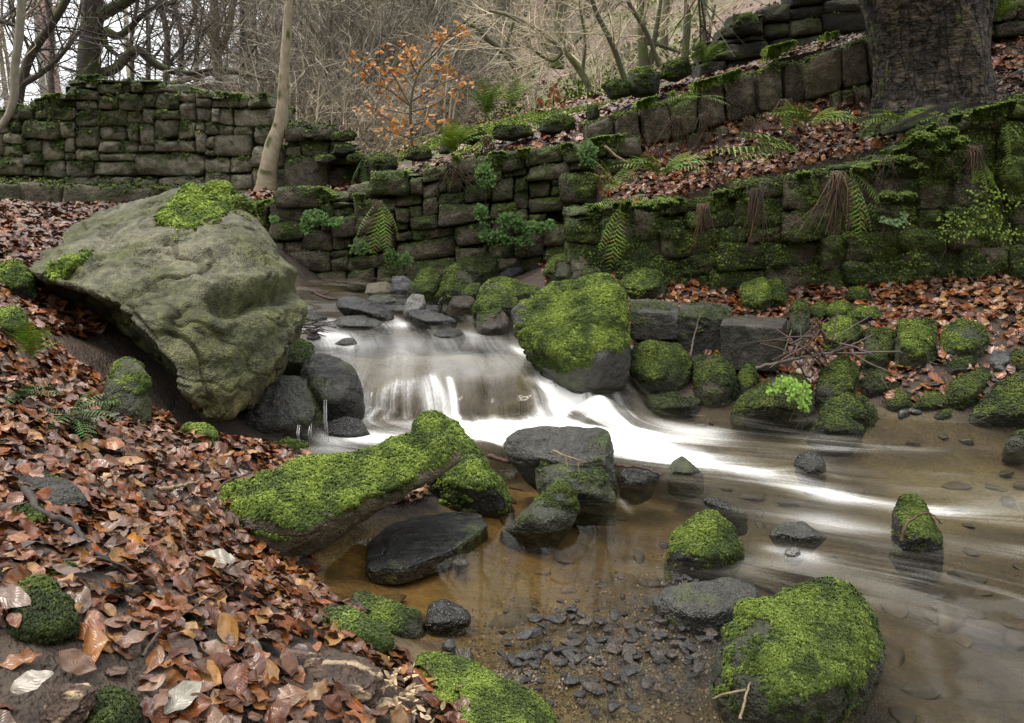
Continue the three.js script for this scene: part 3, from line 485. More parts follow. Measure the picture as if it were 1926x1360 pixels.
// ---------- rocks in and beside the lower pool ----------
rock('long moss-topped rock arching out from the leaf bank over the dark pool edge', [[386, 975], [420, 930], [490, 895], [640, 858], [770, 822], [850, 836], [872, 862], [835, 893], [750, 925], [640, 975], [590, 1005], [525, 1060], [440, 1025]], { at: [520, 1060], h: 0.06, T: .5, facets: 5, detail: 60, round: 18, c: 'tan', moss: .62, up: .75, mossFreq: 6, tufts: 11000, ts: .0125, bright: 1.0, sink: .05, amp: .05, carve: (x, y, z) => 0, f: [[700, 850, .9], [560, 890, .9]] });
rock('moss-covered wedge of rock propping up the end of the arching rock', [[795, 782], [835, 778], [880, 822], [925, 890], [968, 950], [955, 968], [880, 958], [820, 935], [790, 880]], { at: [930, 968], h: 0, T: .45, detail: 44, round: 14, c: 'dark', moss: .62, up: .5, tufts: 5500, ts: .013, bright: 1.0, f: [[930, 940, 0], [820, 900, .25]] });
rock('dark angular rock, uppermost of the pile standing in the white water', [[944, 838], [965, 812], [1002, 797], [1090, 799], [1142, 806], [1150, 840], [1162, 905], [1120, 900], [1060, 884], [1000, 880], [955, 860]], { at: [1100, 925], h: .04, T: .38, detail: 40, round: 34, c: 'grey', moss: .12, mat: 'dampRock', amp: .05, fine: .006, f: [[1135, 868, 0], [1000, 855, .05], [1060, 870, 0.02], [1142, 830, .3]] });
rock('dark block wedged beneath the angular rock with a dry twig caught on it', [[998, 858], [1050, 852], [1130, 880], [1162, 930], [1158, 948], [1100, 950], [1040, 935], [1000, 900]], { at: [1110, 950], h: 0, T: .36, detail: 32, round: 24, c: 'dark', algae: .15, moss: .35, mat: 'dampRock', tufts: 500, ts: .012, bright: .6 });
rock('low mossy rock with bits of shell on it in front of the angular pile', [[944, 1000], [985, 962], [1040, 912], [1075, 910], [1094, 940], [1088, 978], [1040, 1000], [980, 1008]], { at: [1000, 1006], h: 0, T: .3, detail: 32, c: 'olive', moss: .55, up: .3, tufts: 1800, ts: .009, bright: .5, mat: 'dampRock' });
{ const lv = [[690, 1064], [760, 1067], [850, 1034], [918, 986], [902, 964], [820, 962], [735, 985], [690, 1020]].map(([x, y]) => GP(x, y, .02)), low = lv.map(q => q.clone().setY(-.05)), mid = [[740, 1020], [820, 995]].map(([x, y]) => GP(x, y, .035)); rock('smooth dark wet slab under the arching rock, shining along its waterline', null, { pts: [...lv, ...low, ...mid], facets: 0, round: 26, detail: 32, c: 'black', mat: 'wetRock', amp: .03, grow: 1.02 }); }
rock('pointed mossy rock standing alone in the middle of the pool', [[1254, 1040], [1270, 1008], [1330, 966], [1362, 975], [1392, 1010], [1402, 1040], [1375, 1068], [1320, 1074], [1265, 1062]], { at: [1335, 1070], h: 0, T: .3, detail: 36, c: 'dark', moss: .63, up: .45, tufts: 3600, ts: .0105, bright: .8, round: 18, f: [[1335, 1030, .02]] });
rock('flat bare grey rock breaking the water beside the gravel', [[1216, 1130], [1260, 1100], [1370, 1080], [1425, 1092], [1440, 1130], [1390, 1160], [1335, 1192], [1290, 1185], [1285, 1160], [1230, 1150]], { at: [1330, 1192], h: 0.0, T: .28, facets: 4, detail: 34, c: 'grey', algae: .1, amp: .05, mat: 'dampRock', round: 12 });
rock('large rounded mossy rock at the near right corner of the pool', [[1318, 1255], [1345, 1190], [1420, 1120], [1480, 1095], [1600, 1096], [1645, 1120], [1668, 1180], [1685, 1240], [1686, 1282], [1600, 1350], [1520, 1385], [1380, 1380], [1330, 1330]], { at: [1440, 1385], h: 0, T: .55, detail: 74, round: 13, c: 'olive', algae: .2, amp: .05, fine: .008, moss: .68, up: .55, mossFreq: 7, tufts: 15000, ts: .0105, bright: .82, f: [[1560, 1190, .42], [1420, 1260, .12], [1600, 1300, .1]], mask: (m, x, y, z, ny, n3, n2) => m * smooth(0.02, 0.2, y + 0.3 * n3 + 0.2 * n2 + 0.3 * (x - 0.6)) });
rock('upright mossy rock with a bent twig over it in the right of the stream', [[1676, 960], [1700, 930], [1718, 926], [1745, 965], [1765, 1000], [1781, 1036], [1740, 1042], [1690, 1030], [1680, 1000]], { at: [1735, 1042], h: 0, T: .28, detail: 34, c: 'dark', moss: .55, up: .3, tufts: 1800, ts: .009, bright: .6, round: 20, f: [[1745, 998, .12]], mat: 'dampRock' });
rock('small dark pointed stone in the white current', [[1254, 890], [1262, 868], [1282, 858], [1300, 870], [1325, 892], [1290, 900]], { at: [1290, 897], h: 0, T: .2, detail: 20, c: 'dark', mat: 'dampRock', algae: .1, round: 24 });
rock('sunken rounded stone that the current pours over', [[1488, 875], [1505, 852], [1530, 846], [1550, 860], [1558, 885], [1520, 895]], { at: [1525, 893], h: 0, T: .2, detail: 18, c: 'dark', mat: 'wetRock' });
rock('thin dark stone lying aslant just above the water', [[1317, 938], [1345, 934], [1385, 950], [1408, 966], [1380, 966], [1335, 952]], { at: [1360, 962], h: 0, T: .1, detail: 14, c: 'dark', mat: 'wetRock', algae: .2 });
rock('flat wet stone washed by ripples near the middle of the pool', [[1440, 1005], [1465, 984], [1510, 978], [1540, 996], [1560, 1010], [1500, 1024]], { at: [1500, 1022], h: 0, T: .2, detail: 18, c: 'grey', mat: 'wetRock' });
rock('small pale wet pebble beside the washed flat stone', [[1472, 1042], [1480, 1030], [1496, 1028], [1506, 1038], [1500, 1050], [1480, 1050]], { at: [1490, 1050], h: 0, T: .05, detail: 10, c: 'pale', mat: 'wetRock', sink: .03 });
rock('low wet stone just right of the angular pile', [[1158, 900], [1175, 880], [1215, 874], [1246, 890], [1220, 910], [1175, 912]], { at: [1200, 910], h: 0, T: .16, detail: 14, c: 'dark', mat: 'wetRock' });
rock('mossy sloping slab at the bottom edge of the pool', [[762, 1300], [780, 1235], [840, 1232], [900, 1270], [985, 1300], [1040, 1345], [1070, 1400], [900, 1420], [780, 1420]], { at: [930, 1410], h: .02, T: .4, detail: 50, c: 'olive', moss: .52, up: .5, mossFreq: 7, tufts: 7000, ts: .008, bright: 1.05, round: 14, f: [[880, 1310, .35]] });
rock('green-topped squarish stone on the shore beside the leaves', [[655, 1140], [668, 1120], [720, 1122], [790, 1150], [798, 1185], [790, 1208], [735, 1196], [690, 1165]], { at: [770, 1208], h: .02, T: .2, detail: 26, c: 'olive', moss: .45, up: .4, tufts: 500, ts: .008, bright: .7, round: 24 });
rock('dark wet knobbly stone beside the green-topped one', [[795, 1180], [800, 1135], [830, 1125], [880, 1150], [890, 1165], [845, 1185]], { at: [840, 1186], h: 0, T: .16, detail: 22, c: 'dark', mat: 'wetRock', amp: .09 });
rock('stone with one moss-furred end among the shore leaves', [[585, 1170], [620, 1140], [665, 1145], [715, 1175], [730, 1210], [700, 1215], [640, 1200]], { at: [660, 1215], h: .1, T: .16, detail: 26, c: 'olive', moss: .45, up: .2, tufts: 900, ts: .008, mask: (m, x, y, z, ny, n3) => smooth(-.62 + .05, -.55 + .05, x + .1 * n3 + .1), bright: .9 });
rock('dark wedge of stone at the waterline below the shore', [[848, 1255], [855, 1220], [885, 1218], [893, 1240], [870, 1258]], { at: [865, 1257], h: .02, T: .08, detail: 12, c: 'brown', mat: 'wetRock', round: 30 });
rock('small round grey stone at the edge of the shore', [[828, 1215], [838, 1202], [855, 1204], [862, 1218], [845, 1226]], { at: [845, 1226], h: .02, T: .06, detail: 10, c: 'grey', mat: 'dampRock' });
rock('little wet stone poking out of the shaded pool', [[845, 1058], [855, 1050], [878, 1052], [886, 1062], [862, 1068]], { at: [865, 1067], h: 0, T: .06, detail: 10, c: 'grey', mat: 'wetRock', sink: .04 });
// left bank
rock('upright green slab of stone leaning in front of the great boulder', [[184, 770], [188, 720], [200, 685], [235, 670], [265, 680], [280, 710], [284, 760], [282, 800], [230, 802], [195, 790]], { at: [240, 802], h: .24, T: .26, detail: 34, c: 'olive', algae: .25, moss: .42, up: .3, tufts: 1200, ts: .008, bright: .8, round: 14 });
rock('glistening wet rock tucked beneath the great boulder', [[412, 800], [450, 740], [490, 700], [560, 698], [600, 715], [620, 750], [622, 775], [600, 800], [540, 825], [450, 830]], { at: [520, 828], h: .03, back: .12, T: .5, detail: 40, c: 'grey', mat: 'wetRock', amp: .035, fine: .01, round: 13 });
rock('dark rounded rock left of the falls', [[562, 700], [575, 668], [610, 660], [655, 680], [685, 715], [680, 755], [640, 778], [600, 770], [570, 735]], { at: [630, 800], h: .0, T: .5, detail: 34, c: 'dark', algae: .08, mat: 'dampRock', round: 16 });
rock('greenish rock between the great boulder and the stream head', [[518, 690], [525, 645], [545, 632], [590, 648], [600, 680], [560, 695]], { at: [555, 720], h: .15, T: .35, detail: 24, c: 'olive', moss: .35, tufts: 300, ts: .012, bright: .6 });
rock('low black stone at the foot of the little side fall', [[605, 820], [615, 790], [650, 780], [690, 795], [702, 815], [660, 825]], { at: [650, 824], h: 0, T: .25, detail: 20, c: 'black', mat: 'wetRock' });
rock('mossy stone half buried at the left edge below the boulder tip', [[-25, 620], [-15, 585], [30, 578], [52, 600], [48, 628], [10, 632]], { at: [10, 630], h: .72, T: .2, detail: 22, c: 'dark', moss: .75, tufts: 1600, ts: .012 });
rock('mossy lump at the left tip of the great boulder', [[-20, 545], [-10, 500], [30, 492], [60, 510], [66, 545], [20, 560]], { at: [20, 560], h: .8, T: .3, detail: 22, c: 'dark', moss: .75, tufts: 1800, ts: .014 });
rock('smooth grey stone sunk in the leaves at the left edge', [[-30, 920], [-10, 882], [60, 885], [130, 905], [172, 938], [150, 958], [60, 955], [-20, 950]], { at: [90, 958], h: .5, T: .25, detail: 28, c: 'grey', algae: .1, moss: .3, up: .1, tufts: 500, ts: .008, bright: .8 });
rock('bright moss lump at the top of the leaf bank below the wet rock', [[340, 820], [350, 800], [385, 800], [410, 818], [405, 840], [370, 845]], { at: [380, 843], h: .27, T: .12, detail: 16, c: 'dark', moss: .95, tufts: 1100, ts: .011, bright: 1.1, cat: 'moss cushion', name: 'moss_cushion' });
rock('flat bright moss lump beside the pale stone near the water', [[505, 838], [525, 826], [560, 825], [582, 836], [560, 848], [520, 848]], { at: [545, 847], h: .12, T: .12, detail: 14, c: 'dark', moss: .9, tufts: 700, ts: .011, bright: 1.1, cat: 'moss cushion', name: 'moss_cushion' });
rock('dark green moss mound on the bare earth at the left edge', [[-20, 1180], [5, 1100], [70, 1085], [120, 1120], [155, 1170], [130, 1205], [60, 1240], [-10, 1230]], { at: [70, 1215], h: .47, T: .2, back: -.0, detail: 26, c: 'brown', moss: .78, tufts: 3200, ts: .011, bright: .42, cat: 'moss cushion', name: 'moss_cushion', sink: .04 });
rock('dark green moss mound on the rotten wood at the bottom edge', [[140, 1380], [150, 1310], [200, 1285], [250, 1310], [265, 1350], [250, 1390]], { at: [205, 1385], h: .42, T: .14, detail: 22, c: 'brown', moss: .85, tufts: 1700, ts: .010, bright: .4, cat: 'moss cushion', name: 'moss_cushion', sink: .04 });
rock('small dark moss clump among the leaves left of the stem', [[75, 1070], [90, 1050], [125, 1050], [140, 1068], [115, 1085], [85, 1085]], { at: [105, 1085], h: .5, T: .08, detail: 12, c: 'brown', moss: .95, tufts: 500, ts: .010, bright: .45, cat: 'moss cushion', name: 'moss_cushion', sink: .03 });
rock('little green moss tuft beside the upright yellow leaf', [[345, 1180], [355, 1165], [378, 1160], [388, 1178], [370, 1195], [350, 1192]], { at: [366, 1195], h: .35, T: .05, detail: 10, c: 'brown', moss: .95, tufts: 300, ts: .009, bright: .65, cat: 'moss cushion', name: 'moss_cushion', sink: .03 });
rock('mossy tuft under the twig at the left edge', [[15, 980], [30, 960], [70, 955], [85, 975], [60, 995], [25, 992]], { at: [50, 995], h: .53, T: .08, detail: 12, c: 'brown', moss: .95, tufts: 500, ts: .010, bright: .6, cat: 'moss cushion', name: 'moss_cushion', sink: .03 });
// upper stream
const up = { h: .36, detail: 18, mat: 'wetRock', c: 'dark' };
rock('dark angular slab lying aslant across the upper stream', [[630, 578], [640, 562], [665, 556], [705, 566], [738, 585], [736, 600], [715, 602], [680, 590]], { ...up, at: [690, 606], T: .3, round: 30, detail: 24 });
rock('rounded wet stone the upper stream slides over', [[620, 612], [635, 595], [680, 592], [724, 606], [715, 620], [660, 622]], { ...up, at: [670, 620], T: .25, c: 'grey', sink: .06 });
rock('pale grey slab standing in the upper stream', [[756, 592], [764, 566], [775, 553], [798, 555], [803, 575], [796, 590], [768, 598]], { ...up, at: [775, 598], T: .16, c: 'pale', mat: 'rock', round: 28 });
rock('dark flat stone leaning on the pale slab', [[767, 590], [775, 580], [810, 582], [860, 602], [850, 610], [800, 612], [770, 600]], { ...up, at: [810, 613], T: .2, round: 26 });
rock('low dark stone awash in front of the bare block', [[810, 628], [825, 618], [860, 616], [880, 628], [860, 636], [822, 636]], { ...up, at: [845, 636], T: .2 });
rock('brown-green flat stone at the back of the upper stream', [[688, 565], [700, 554], [735, 553], [757, 568], [720, 575]], { ...up, at: [720, 574], h: .4, T: .2, c: 'olive' });
rock('knuckle of rock splitting the glassy upper stream', [[628, 648], [645, 636], [665, 634], [675, 648], [650, 652]], { ...up, at: [650, 652], h: .32, T: .15, sink: .06 });
rock('small mossy stone beside the heap of twigs', [[574, 638], [582, 626], [598, 625], [608, 636], [590, 642]], { ...up, at: [590, 642], h: .36, T: .1, mat: 'rock' });
rock('low wet stone at the right edge of the great boulder', [[565, 598], [580, 586], [610, 590], [618, 600], [590, 606]], { ...up, at: [590, 605], T: .15 });
rock('grey square block at the foot of the mossy retaining wall', [[735, 548], [738, 522], [760, 518], [778, 530], [775, 550], [752, 555]], { at: [755, 555], h: .42, T: .2, detail: 14, c: 'pale', round: 26, tint: (c, x, y, z, n1, n2) => [.10, .10, .105].map(v => v * (1 + n1 + n2)) });
rock('dark block beside the grey square one at the wall foot', [[684, 550], [690, 532], [730, 530], [742, 545], [735, 553], [700, 555]], { at: [712, 554], h: .42, T: .2, detail: 14, c: 'darkwall', mat: 'dampRock' });
rock('mossy slanting stone, left of the pair below the wall', [[764, 545], [790, 515], [815, 504], [832, 520], [828, 555], [790, 562]], { at: [800, 562], h: .42, T: .3, detail: 20, c: 'olive', moss: .6, up: .4, tufts: 800, ts: .014, bright: .7, round: 24 });
rock('peaked mossy stone, right of the pair below the wall', [[824, 550], [838, 515], [858, 500], [890, 530], [892, 552], [840, 568]], { at: [850, 566], h: .42, T: .3, detail: 20, c: 'olive', moss: .6, up: .4, tufts: 800, ts: .014, bright: .7, round: 24 });
rock('low brown-green stone between the peaked stone and the mossy pair', [[858, 560], [880, 535], [900, 530], [910, 555], [880, 570]], { at: [885, 568], h: .42, T: .2, detail: 14, c: 'olive', moss: .5, tufts: 250, ts: .013, bright: .5 });
rock('flat dark stone at the water behind the broken stub', [[840, 575], [850, 556], [885, 553], [898, 566], [890, 582], [855, 584]], { ...up, at: [868, 584], h: .4, T: .2, mat: 'rock', c: 'brown' });
rock('long moss-edged slab, upper of the pair left of the mossy giant', [[902, 555], [912, 530], [940, 526], [1000, 537], [1014, 548], [990, 562], [940, 566]], { at: [940, 600], h: .36, T: .35, back: .25, detail: 24, c: 'grey', moss: .52, up: .4, tufts: 1100, ts: .014, bright: .9, round: 24 });
rock('mossy block, lower of the pair left of the mossy giant', [[892, 590], [900, 555], [925, 543], [970, 560], [978, 580], [930, 600]], { at: [920, 610], h: .36, T: .3, detail: 22, c: 'olive', moss: .55, up: .5, tufts: 900, ts: .013, bright: .8, round: 24 });
rock('bare brown block at the right edge of the upper stream', [[893, 625], [896, 590], [940, 578], [958, 600], [956, 628], [915, 634]], { at: [920, 633], h: .33, T: .25, detail: 18, c: 'brown', mat: 'dampRock', round: 24, moss: .25, tufts: 100, ts: .012, bright: .5 });
rock('giant moss-blanketed rock with a bare wet foot beside the falls', [[954, 592], [962, 575], [1010, 555], [1090, 518], [1140, 509], [1165, 530], [1184, 570], [1187, 650], [1184, 705], [1140, 735], [1060, 720], [1010, 668], [965, 622]], { at: [1090, 770], h: .0, T: .75, back: .05, detail: 66, c: 'grey', round: 18, amp: .04, moss: .68, up: .45, mossFreq: 6, tufts: 13000, ts: .0135, bright: 1.0, mat: 'dampRock', f: [[1165, 545, .45], [1180, 650, .15]], mask: (m, x, y, z, ny, n3, n2) => m * smooth(.26, .36, y + 0.2 * n3 - 0.3 * (x - 0.35)) });
// right bank
const rb = { c: 'olive', moss: .55, up: .45, bright: .75, ts: .0125, tufts: 900, detail: 22 };
rock('mossy stone at the top right of the giant mossy rock', [[1166, 545], [1175, 515], [1215, 503], [1245, 520], [1250, 550], [1200, 560]], { ...rb, at: [1210, 572], h: .42, T: .35, bright: 1 });
const block = (front, z, top, zb) => { const out = front.map(([x, y]) => ZP(x, y, z)); const drop = out[0].y - out[3].y; for (const [x, y] of top) { const q = ZP(x, y, zb); out.push(q, q.clone().setY(q.y - drop - .05)); } out.push(out[2].clone().setY(out[2].y - .08), out[3].clone().setY(out[3].y - .08)); return out; };
rock('long flat-topped stone block behind the wedge stone', null, { pts: block([[1186, 586], [1274, 589], [1274, 616], [1190, 616]], -5.3, [[1190, 563], [1276, 566]], -5.75), c: 'grey', facets: 3, round: 44, amp: .04, moss: .3, up: .3, tufts: 200, ts: .011, bright: .5, detail: 24 });
rock('big squared block with leaves on top behind the upright twig', null, { pts: block([[1274, 593], [1372, 592], [1370, 658], [1278, 664]], -5.32, [[1290, 571], [1378, 573]], -5.75), c: 'grey', facets: 3, round: 44, amp: .04, moss: .3, up: .3, tufts: 200, ts: .011, bright: .5, detail: 28 });
rock('squared building block with a clean cut front on the right bank', null, { pts: block([[1356, 614], [1466, 618], [1464, 674], [1360, 672]], -5.12, [[1372, 594], [1480, 600]], -5.48), c: 'grey', tint: (c, x, y, z, n1, n2) => [.065, .06, .047].map(v => v * (1 + .9 * n1 + .9 * n2)), facets: 1, round: 60, amp: .02, detail: 30 });
rock('mossy wedge-shaped stone leaning on the squared blocks', [[1236, 620], [1262, 600], [1290, 588], [1299, 620], [1297, 650], [1260, 648]], { ...rb, at: [1270, 665], h: .25, T: .2, tufts: 500, bright: .55, round: 26 });
rock('round moss-clad rock at the water right of the giant', [[1186, 700], [1195, 655], [1240, 640], [1285, 652], [1302, 690], [1295, 725], [1240, 742], [1200, 730]], { ...rb, at: [1240, 752], h: .02, T: .35, detail: 30, tufts: 2000, bright: .6, moss: .62 });
rock('mossy brown rock, second along the waterline from the giant', [[1298, 720], [1310, 685], [1350, 672], [1380, 690], [1385, 735], [1365, 760], [1320, 758]], { ...rb, at: [1340, 764], h: .02, T: .3, bright: .45, c: 'brown' });
rock('flat green stone behind the second waterline rock', [[1300, 680], [1315, 668], [1360, 668], [1380, 680], [1340, 690]], { ...rb, at: [1335, 720], h: .08, T: .2, tufts: 300, detail: 14, bright: .5 });
rock('small mossy rock between the second rock and the leafy-topped rock', [[1385, 715], [1395, 690], [1415, 687], [1428, 712], [1420, 742], [1395, 745]], { ...rb, at: [1405, 750], h: .05, T: .2, tufts: 450, detail: 16, bright: .5 });
rock('low dark mossy stone lapped by the stream below the round rock', [[1206, 760], [1220, 742], [1270, 738], [1318, 758], [1310, 772], [1240, 776]], { ...rb, at: [1265, 774], h: 0, T: .25, tufts: 300, bright: .4, mat: 'dampRock', c: 'dark' });
rock('mossy rock crowned with small bright creeping leaves', [[1376, 765], [1400, 740], [1460, 708], [1510, 703], [1530, 725], [1536, 765], [1520, 788], [1440, 790], [1385, 780]], { ...rb, at: [1450, 790], h: 0, T: .4, detail: 30, tufts: 1600, bright: .45 });
rock('tall mossy rock with a green tip behind the leafy-topped rock', [[1534, 740], [1540, 705], [1585, 672], [1610, 690], [1618, 725], [1600, 760], [1550, 765]], { ...rb, at: [1570, 775], h: .05, T: .3, tufts: 900, bright: .65 });
rock('sloping mossy rock dipping into the water below the green-tipped one', [[1536, 785], [1560, 750], [1590, 732], [1625, 740], [1655, 780], [1640, 790], [1560, 794]], { ...rb, at: [1600, 792], h: 0, T: .3, tufts: 800, bright: .5, mat: 'dampRock' });
rock('low mossy stone standing in the stream off the right bank', [[1520, 808], [1550, 785], [1580, 777], [1610, 795], [1625, 812], [1570, 820]], { ...rb, at: [1570, 819], h: 0, T: .25, tufts: 400, bright: .5, c: 'dark', mat: 'dampRock' });
rock('twin-humped bright mossy rock on the leaf shelf', [[1388, 560], [1395, 530], [1425, 525], [1440, 535], [1462, 518], [1482, 540], [1480, 570], [1440, 582], [1400, 578]], { ...rb, at: [1435, 592], h: .38, T: .3, tufts: 1700, bright: 1.05, moss: .7, round: 12, carve: (x, y, z) => -.05 * Math.exp(-(((x - 1.86) / .03) ** 2)) });
rock('upright mossy stone right of the squared cut block', [[1482, 630], [1484, 580], [1500, 560], [1522, 570], [1525, 620], [1510, 645]], { ...rb, at: [1502, 655], h: .25, T: .25, tufts: 500, bright: .5 });
rock('round bright-capped mossy stone in the middle of the leaf shelf', [[1546, 640], [1548, 610], [1575, 594], [1610, 600], [1622, 630], [1610, 655], [1565, 660]], { ...rb, at: [1585, 668], h: .25, T: .3, tufts: 1100, bright: 1, moss: .6 });
rock('dark square mossy stone beside the round bright-capped one', [[1620, 680], [1624, 630], [1650, 618], [1685, 625], [1692, 665], [1680, 690], [1640, 694]], { ...rb, at: [1655, 700], h: .2, T: .3, tufts: 800, bright: .5, round: 24 });
rock('boxy mossy stone with a bright lid on the leaf shelf', [[1684, 675], [1688, 612], [1720, 600], [1758, 608], [1764, 640], [1755, 685], [1710, 692]], { ...rb, at: [1720, 700], h: .2, T: .3, tufts: 1200, bright: .8, round: 26 });
rock('broad mossy stone furthest right on the edge of the leaf shelf', [[1765, 660], [1772, 625], [1810, 608], [1850, 615], [1866, 640], [1855, 665], [1800, 675]], { ...rb, at: [1815, 685], h: .25, T: .3, tufts: 1100, bright: .85 });
rock('yellow-green moss hump, upper left of the three on the leaf shelf', [[1552, 590], [1562, 572], [1590, 568], [1605, 585], [1590, 600], [1562, 602]], { ...rb, at: [1578, 606], h: .38, T: .2, tufts: 500, bright: .9, detail: 14, moss: .75 });
rock('flat yellow-green moss hump lying on the leaves behind the boxy stone', [[1596, 592], [1615, 578], [1655, 580], [1674, 596], [1640, 604], [1605, 604]], { ...rb, at: [1635, 606], h: .38, T: .2, tufts: 900, bright: 1.1, detail: 14, moss: .85 });
rock('little moss hump nearest the mossy wall on the leaf shelf', [[1590, 560], [1600, 545], [1628, 545], [1640, 560], [1615, 568]], { ...rb, at: [1615, 570], h: .44, T: .2, tufts: 350, bright: .85, detail: 12, moss: .7 });
rock('low moss hump with leaves stuck to it by the upright stone', [[1520, 590], [1535, 572], [1558, 575], [1562, 595], [1540, 602]], { ...rb, at: [1540, 606], h: .36, T: .2, tufts: 350, bright: .75, detail: 12 });
rock('grey-green stone below the broad stone on the right bank', [[1772, 690], [1782, 672], [1825, 668], [1842, 685], [1820, 700], [1785, 702]], { ...rb, at: [1805, 706], h: .2, T: .2, tufts: 250, bright: .5, detail: 14 });
rock('long mossy stone tilted towards the water on the right', [[1775, 745], [1790, 710], [1845, 690], [1866, 705], [1840, 745], [1800, 768]], { ...rb, at: [1810, 772], h: .06, T: .3, tufts: 800, bright: .5 });
rock('triangular mossy stone at the water left of the tilted one', [[1714, 772], [1735, 740], [1760, 728], [1790, 750], [1795, 772], [1750, 778]], { ...rb, at: [1755, 776], h: 0, T: .25, tufts: 500, bright: .5 });
rock('small mossy block at the water right of the sloping rock', [[1660, 765], [1668, 738], [1700, 732], [1718, 750], [1712, 772], [1680, 775]], { ...rb, at: [1688, 776], h: 0, T: .2, tufts: 400, bright: .55, detail: 16 });
rock('large dark mossy rock at the right edge of the photograph', [[1816, 790], [1850, 745], [1926, 695], [2000, 690], [2030, 760], [1990, 810], [1880, 806]], { ...rb, at: [1900, 806], h: 0, T: .5, detail: 34, tufts: 2600, bright: .5, ts: .013 });
rock('tiny mossy stone in the shallows on the right', [[1750, 788], [1762, 774], [1782, 772], [1796, 786], [1775, 792]], { ...rb, at: [1773, 792], h: 0, T: .1, tufts: 120, detail: 10, bright: .5, mat: 'dampRock' });
rock('dark mossy stone awash at the right edge', [[1888, 832], [1905, 812], [1940, 806], [1970, 826], [1930, 842]], { ...rb, at: [1925, 842], h: 0, T: .2, tufts: 250, detail: 14, bright: .45, mat: 'dampRock' });
rock('bluish grey stone among leaves at the right edge', [[1858, 680], [1868, 658], [1895, 654], [1910, 680], [1880, 695]], { at: [1880, 698], h: .25, T: .2, detail: 14, c: 'grey', tint: (c, x, y, z, n1, n2) => [.09, .095, .1].map(v => v * (1 + n1 + n2)) });
rock('mossy dark stone behind the bluish grey one', [[1890, 690], [1900, 662], [1940, 655], [1960, 690], [1920, 702]], { ...rb, at: [1920, 704], h: .25, T: .2, tufts: 300, detail: 14, bright: .4 });
rock('shadowed mossy rock under the fallen branch', [[1610, 735], [1620, 698], [1660, 688], [1700, 705], [1705, 735], [1650, 748]], { ...rb, at: [1660, 750], h: .06, T: .3, tufts: 500, detail: 18, bright: .35, c: 'dark' });
// the gully between the two retaining walls
rock('leaf-strewn mossy mound at the foot of the retaining wall', [[855, 500], [868, 480], [910, 470], [940, 490], [935, 515], [890, 528]], { ...rb, at: [900, 530], h: .5, T: .35, tufts: 500, bright: .5 });
rock('blue-black piece of slate lying in the gully', [[938, 515], [960, 503], [985, 500], [990, 508], [965, 522], [942, 525]], { at: [960, 526], h: .5, T: .15, detail: 12, c: 'dark', round: 30, tint: (c, x, y, z, n1, n2) => [.05, .055, .065].map(v => v * (1 + n1 + n2)) });
rock('peaked mossy stone in the gully behind the giant mossy rock', [[1024, 515], [1040, 485], [1060, 476], [1080, 500], [1075, 528], [1040, 532]], { ...rb, at: [1055, 540], h: .5, T: .25, tufts: 500, bright: .6, round: 24 });
rock('tilted grey-green stone at the corner of the mossy wall', [[1066, 500], [1072, 468], [1095, 462], [1110, 495], [1100, 520], [1078, 518]], { ...rb, at: [1090, 530], h: .55, T: .2, tufts: 150, bright: .4, c: 'wall' });
rock('half hidden green stone below the tilted one', [[1070, 525], [1080, 505], [1130, 502], [1135, 522], [1100, 530]], { ...rb, at: [1105, 536], h: .52, T: .2, tufts: 250, bright: .5, detail: 14 });
rock('grey stone high in the leafy gully under the black opening', [[1042, 455], [1050, 435], [1075, 430], [1090, 450], [1070, 462]], { at: [1065, 464], h: .75, T: .2, detail: 14, c: 'wall', round: 24 });

// ---------- dry-stone walls ----------
function poly(P) { return x => { for (let i = 0; i < P.length - 1; i++) if (x <= P[i + 1][0]) return lerp(P[i][1], P[i + 1][1], clamp((x - P[i][0]) / (P[i + 1][0] - P[i][0]))); return P[P.length - 1][1]; }; }
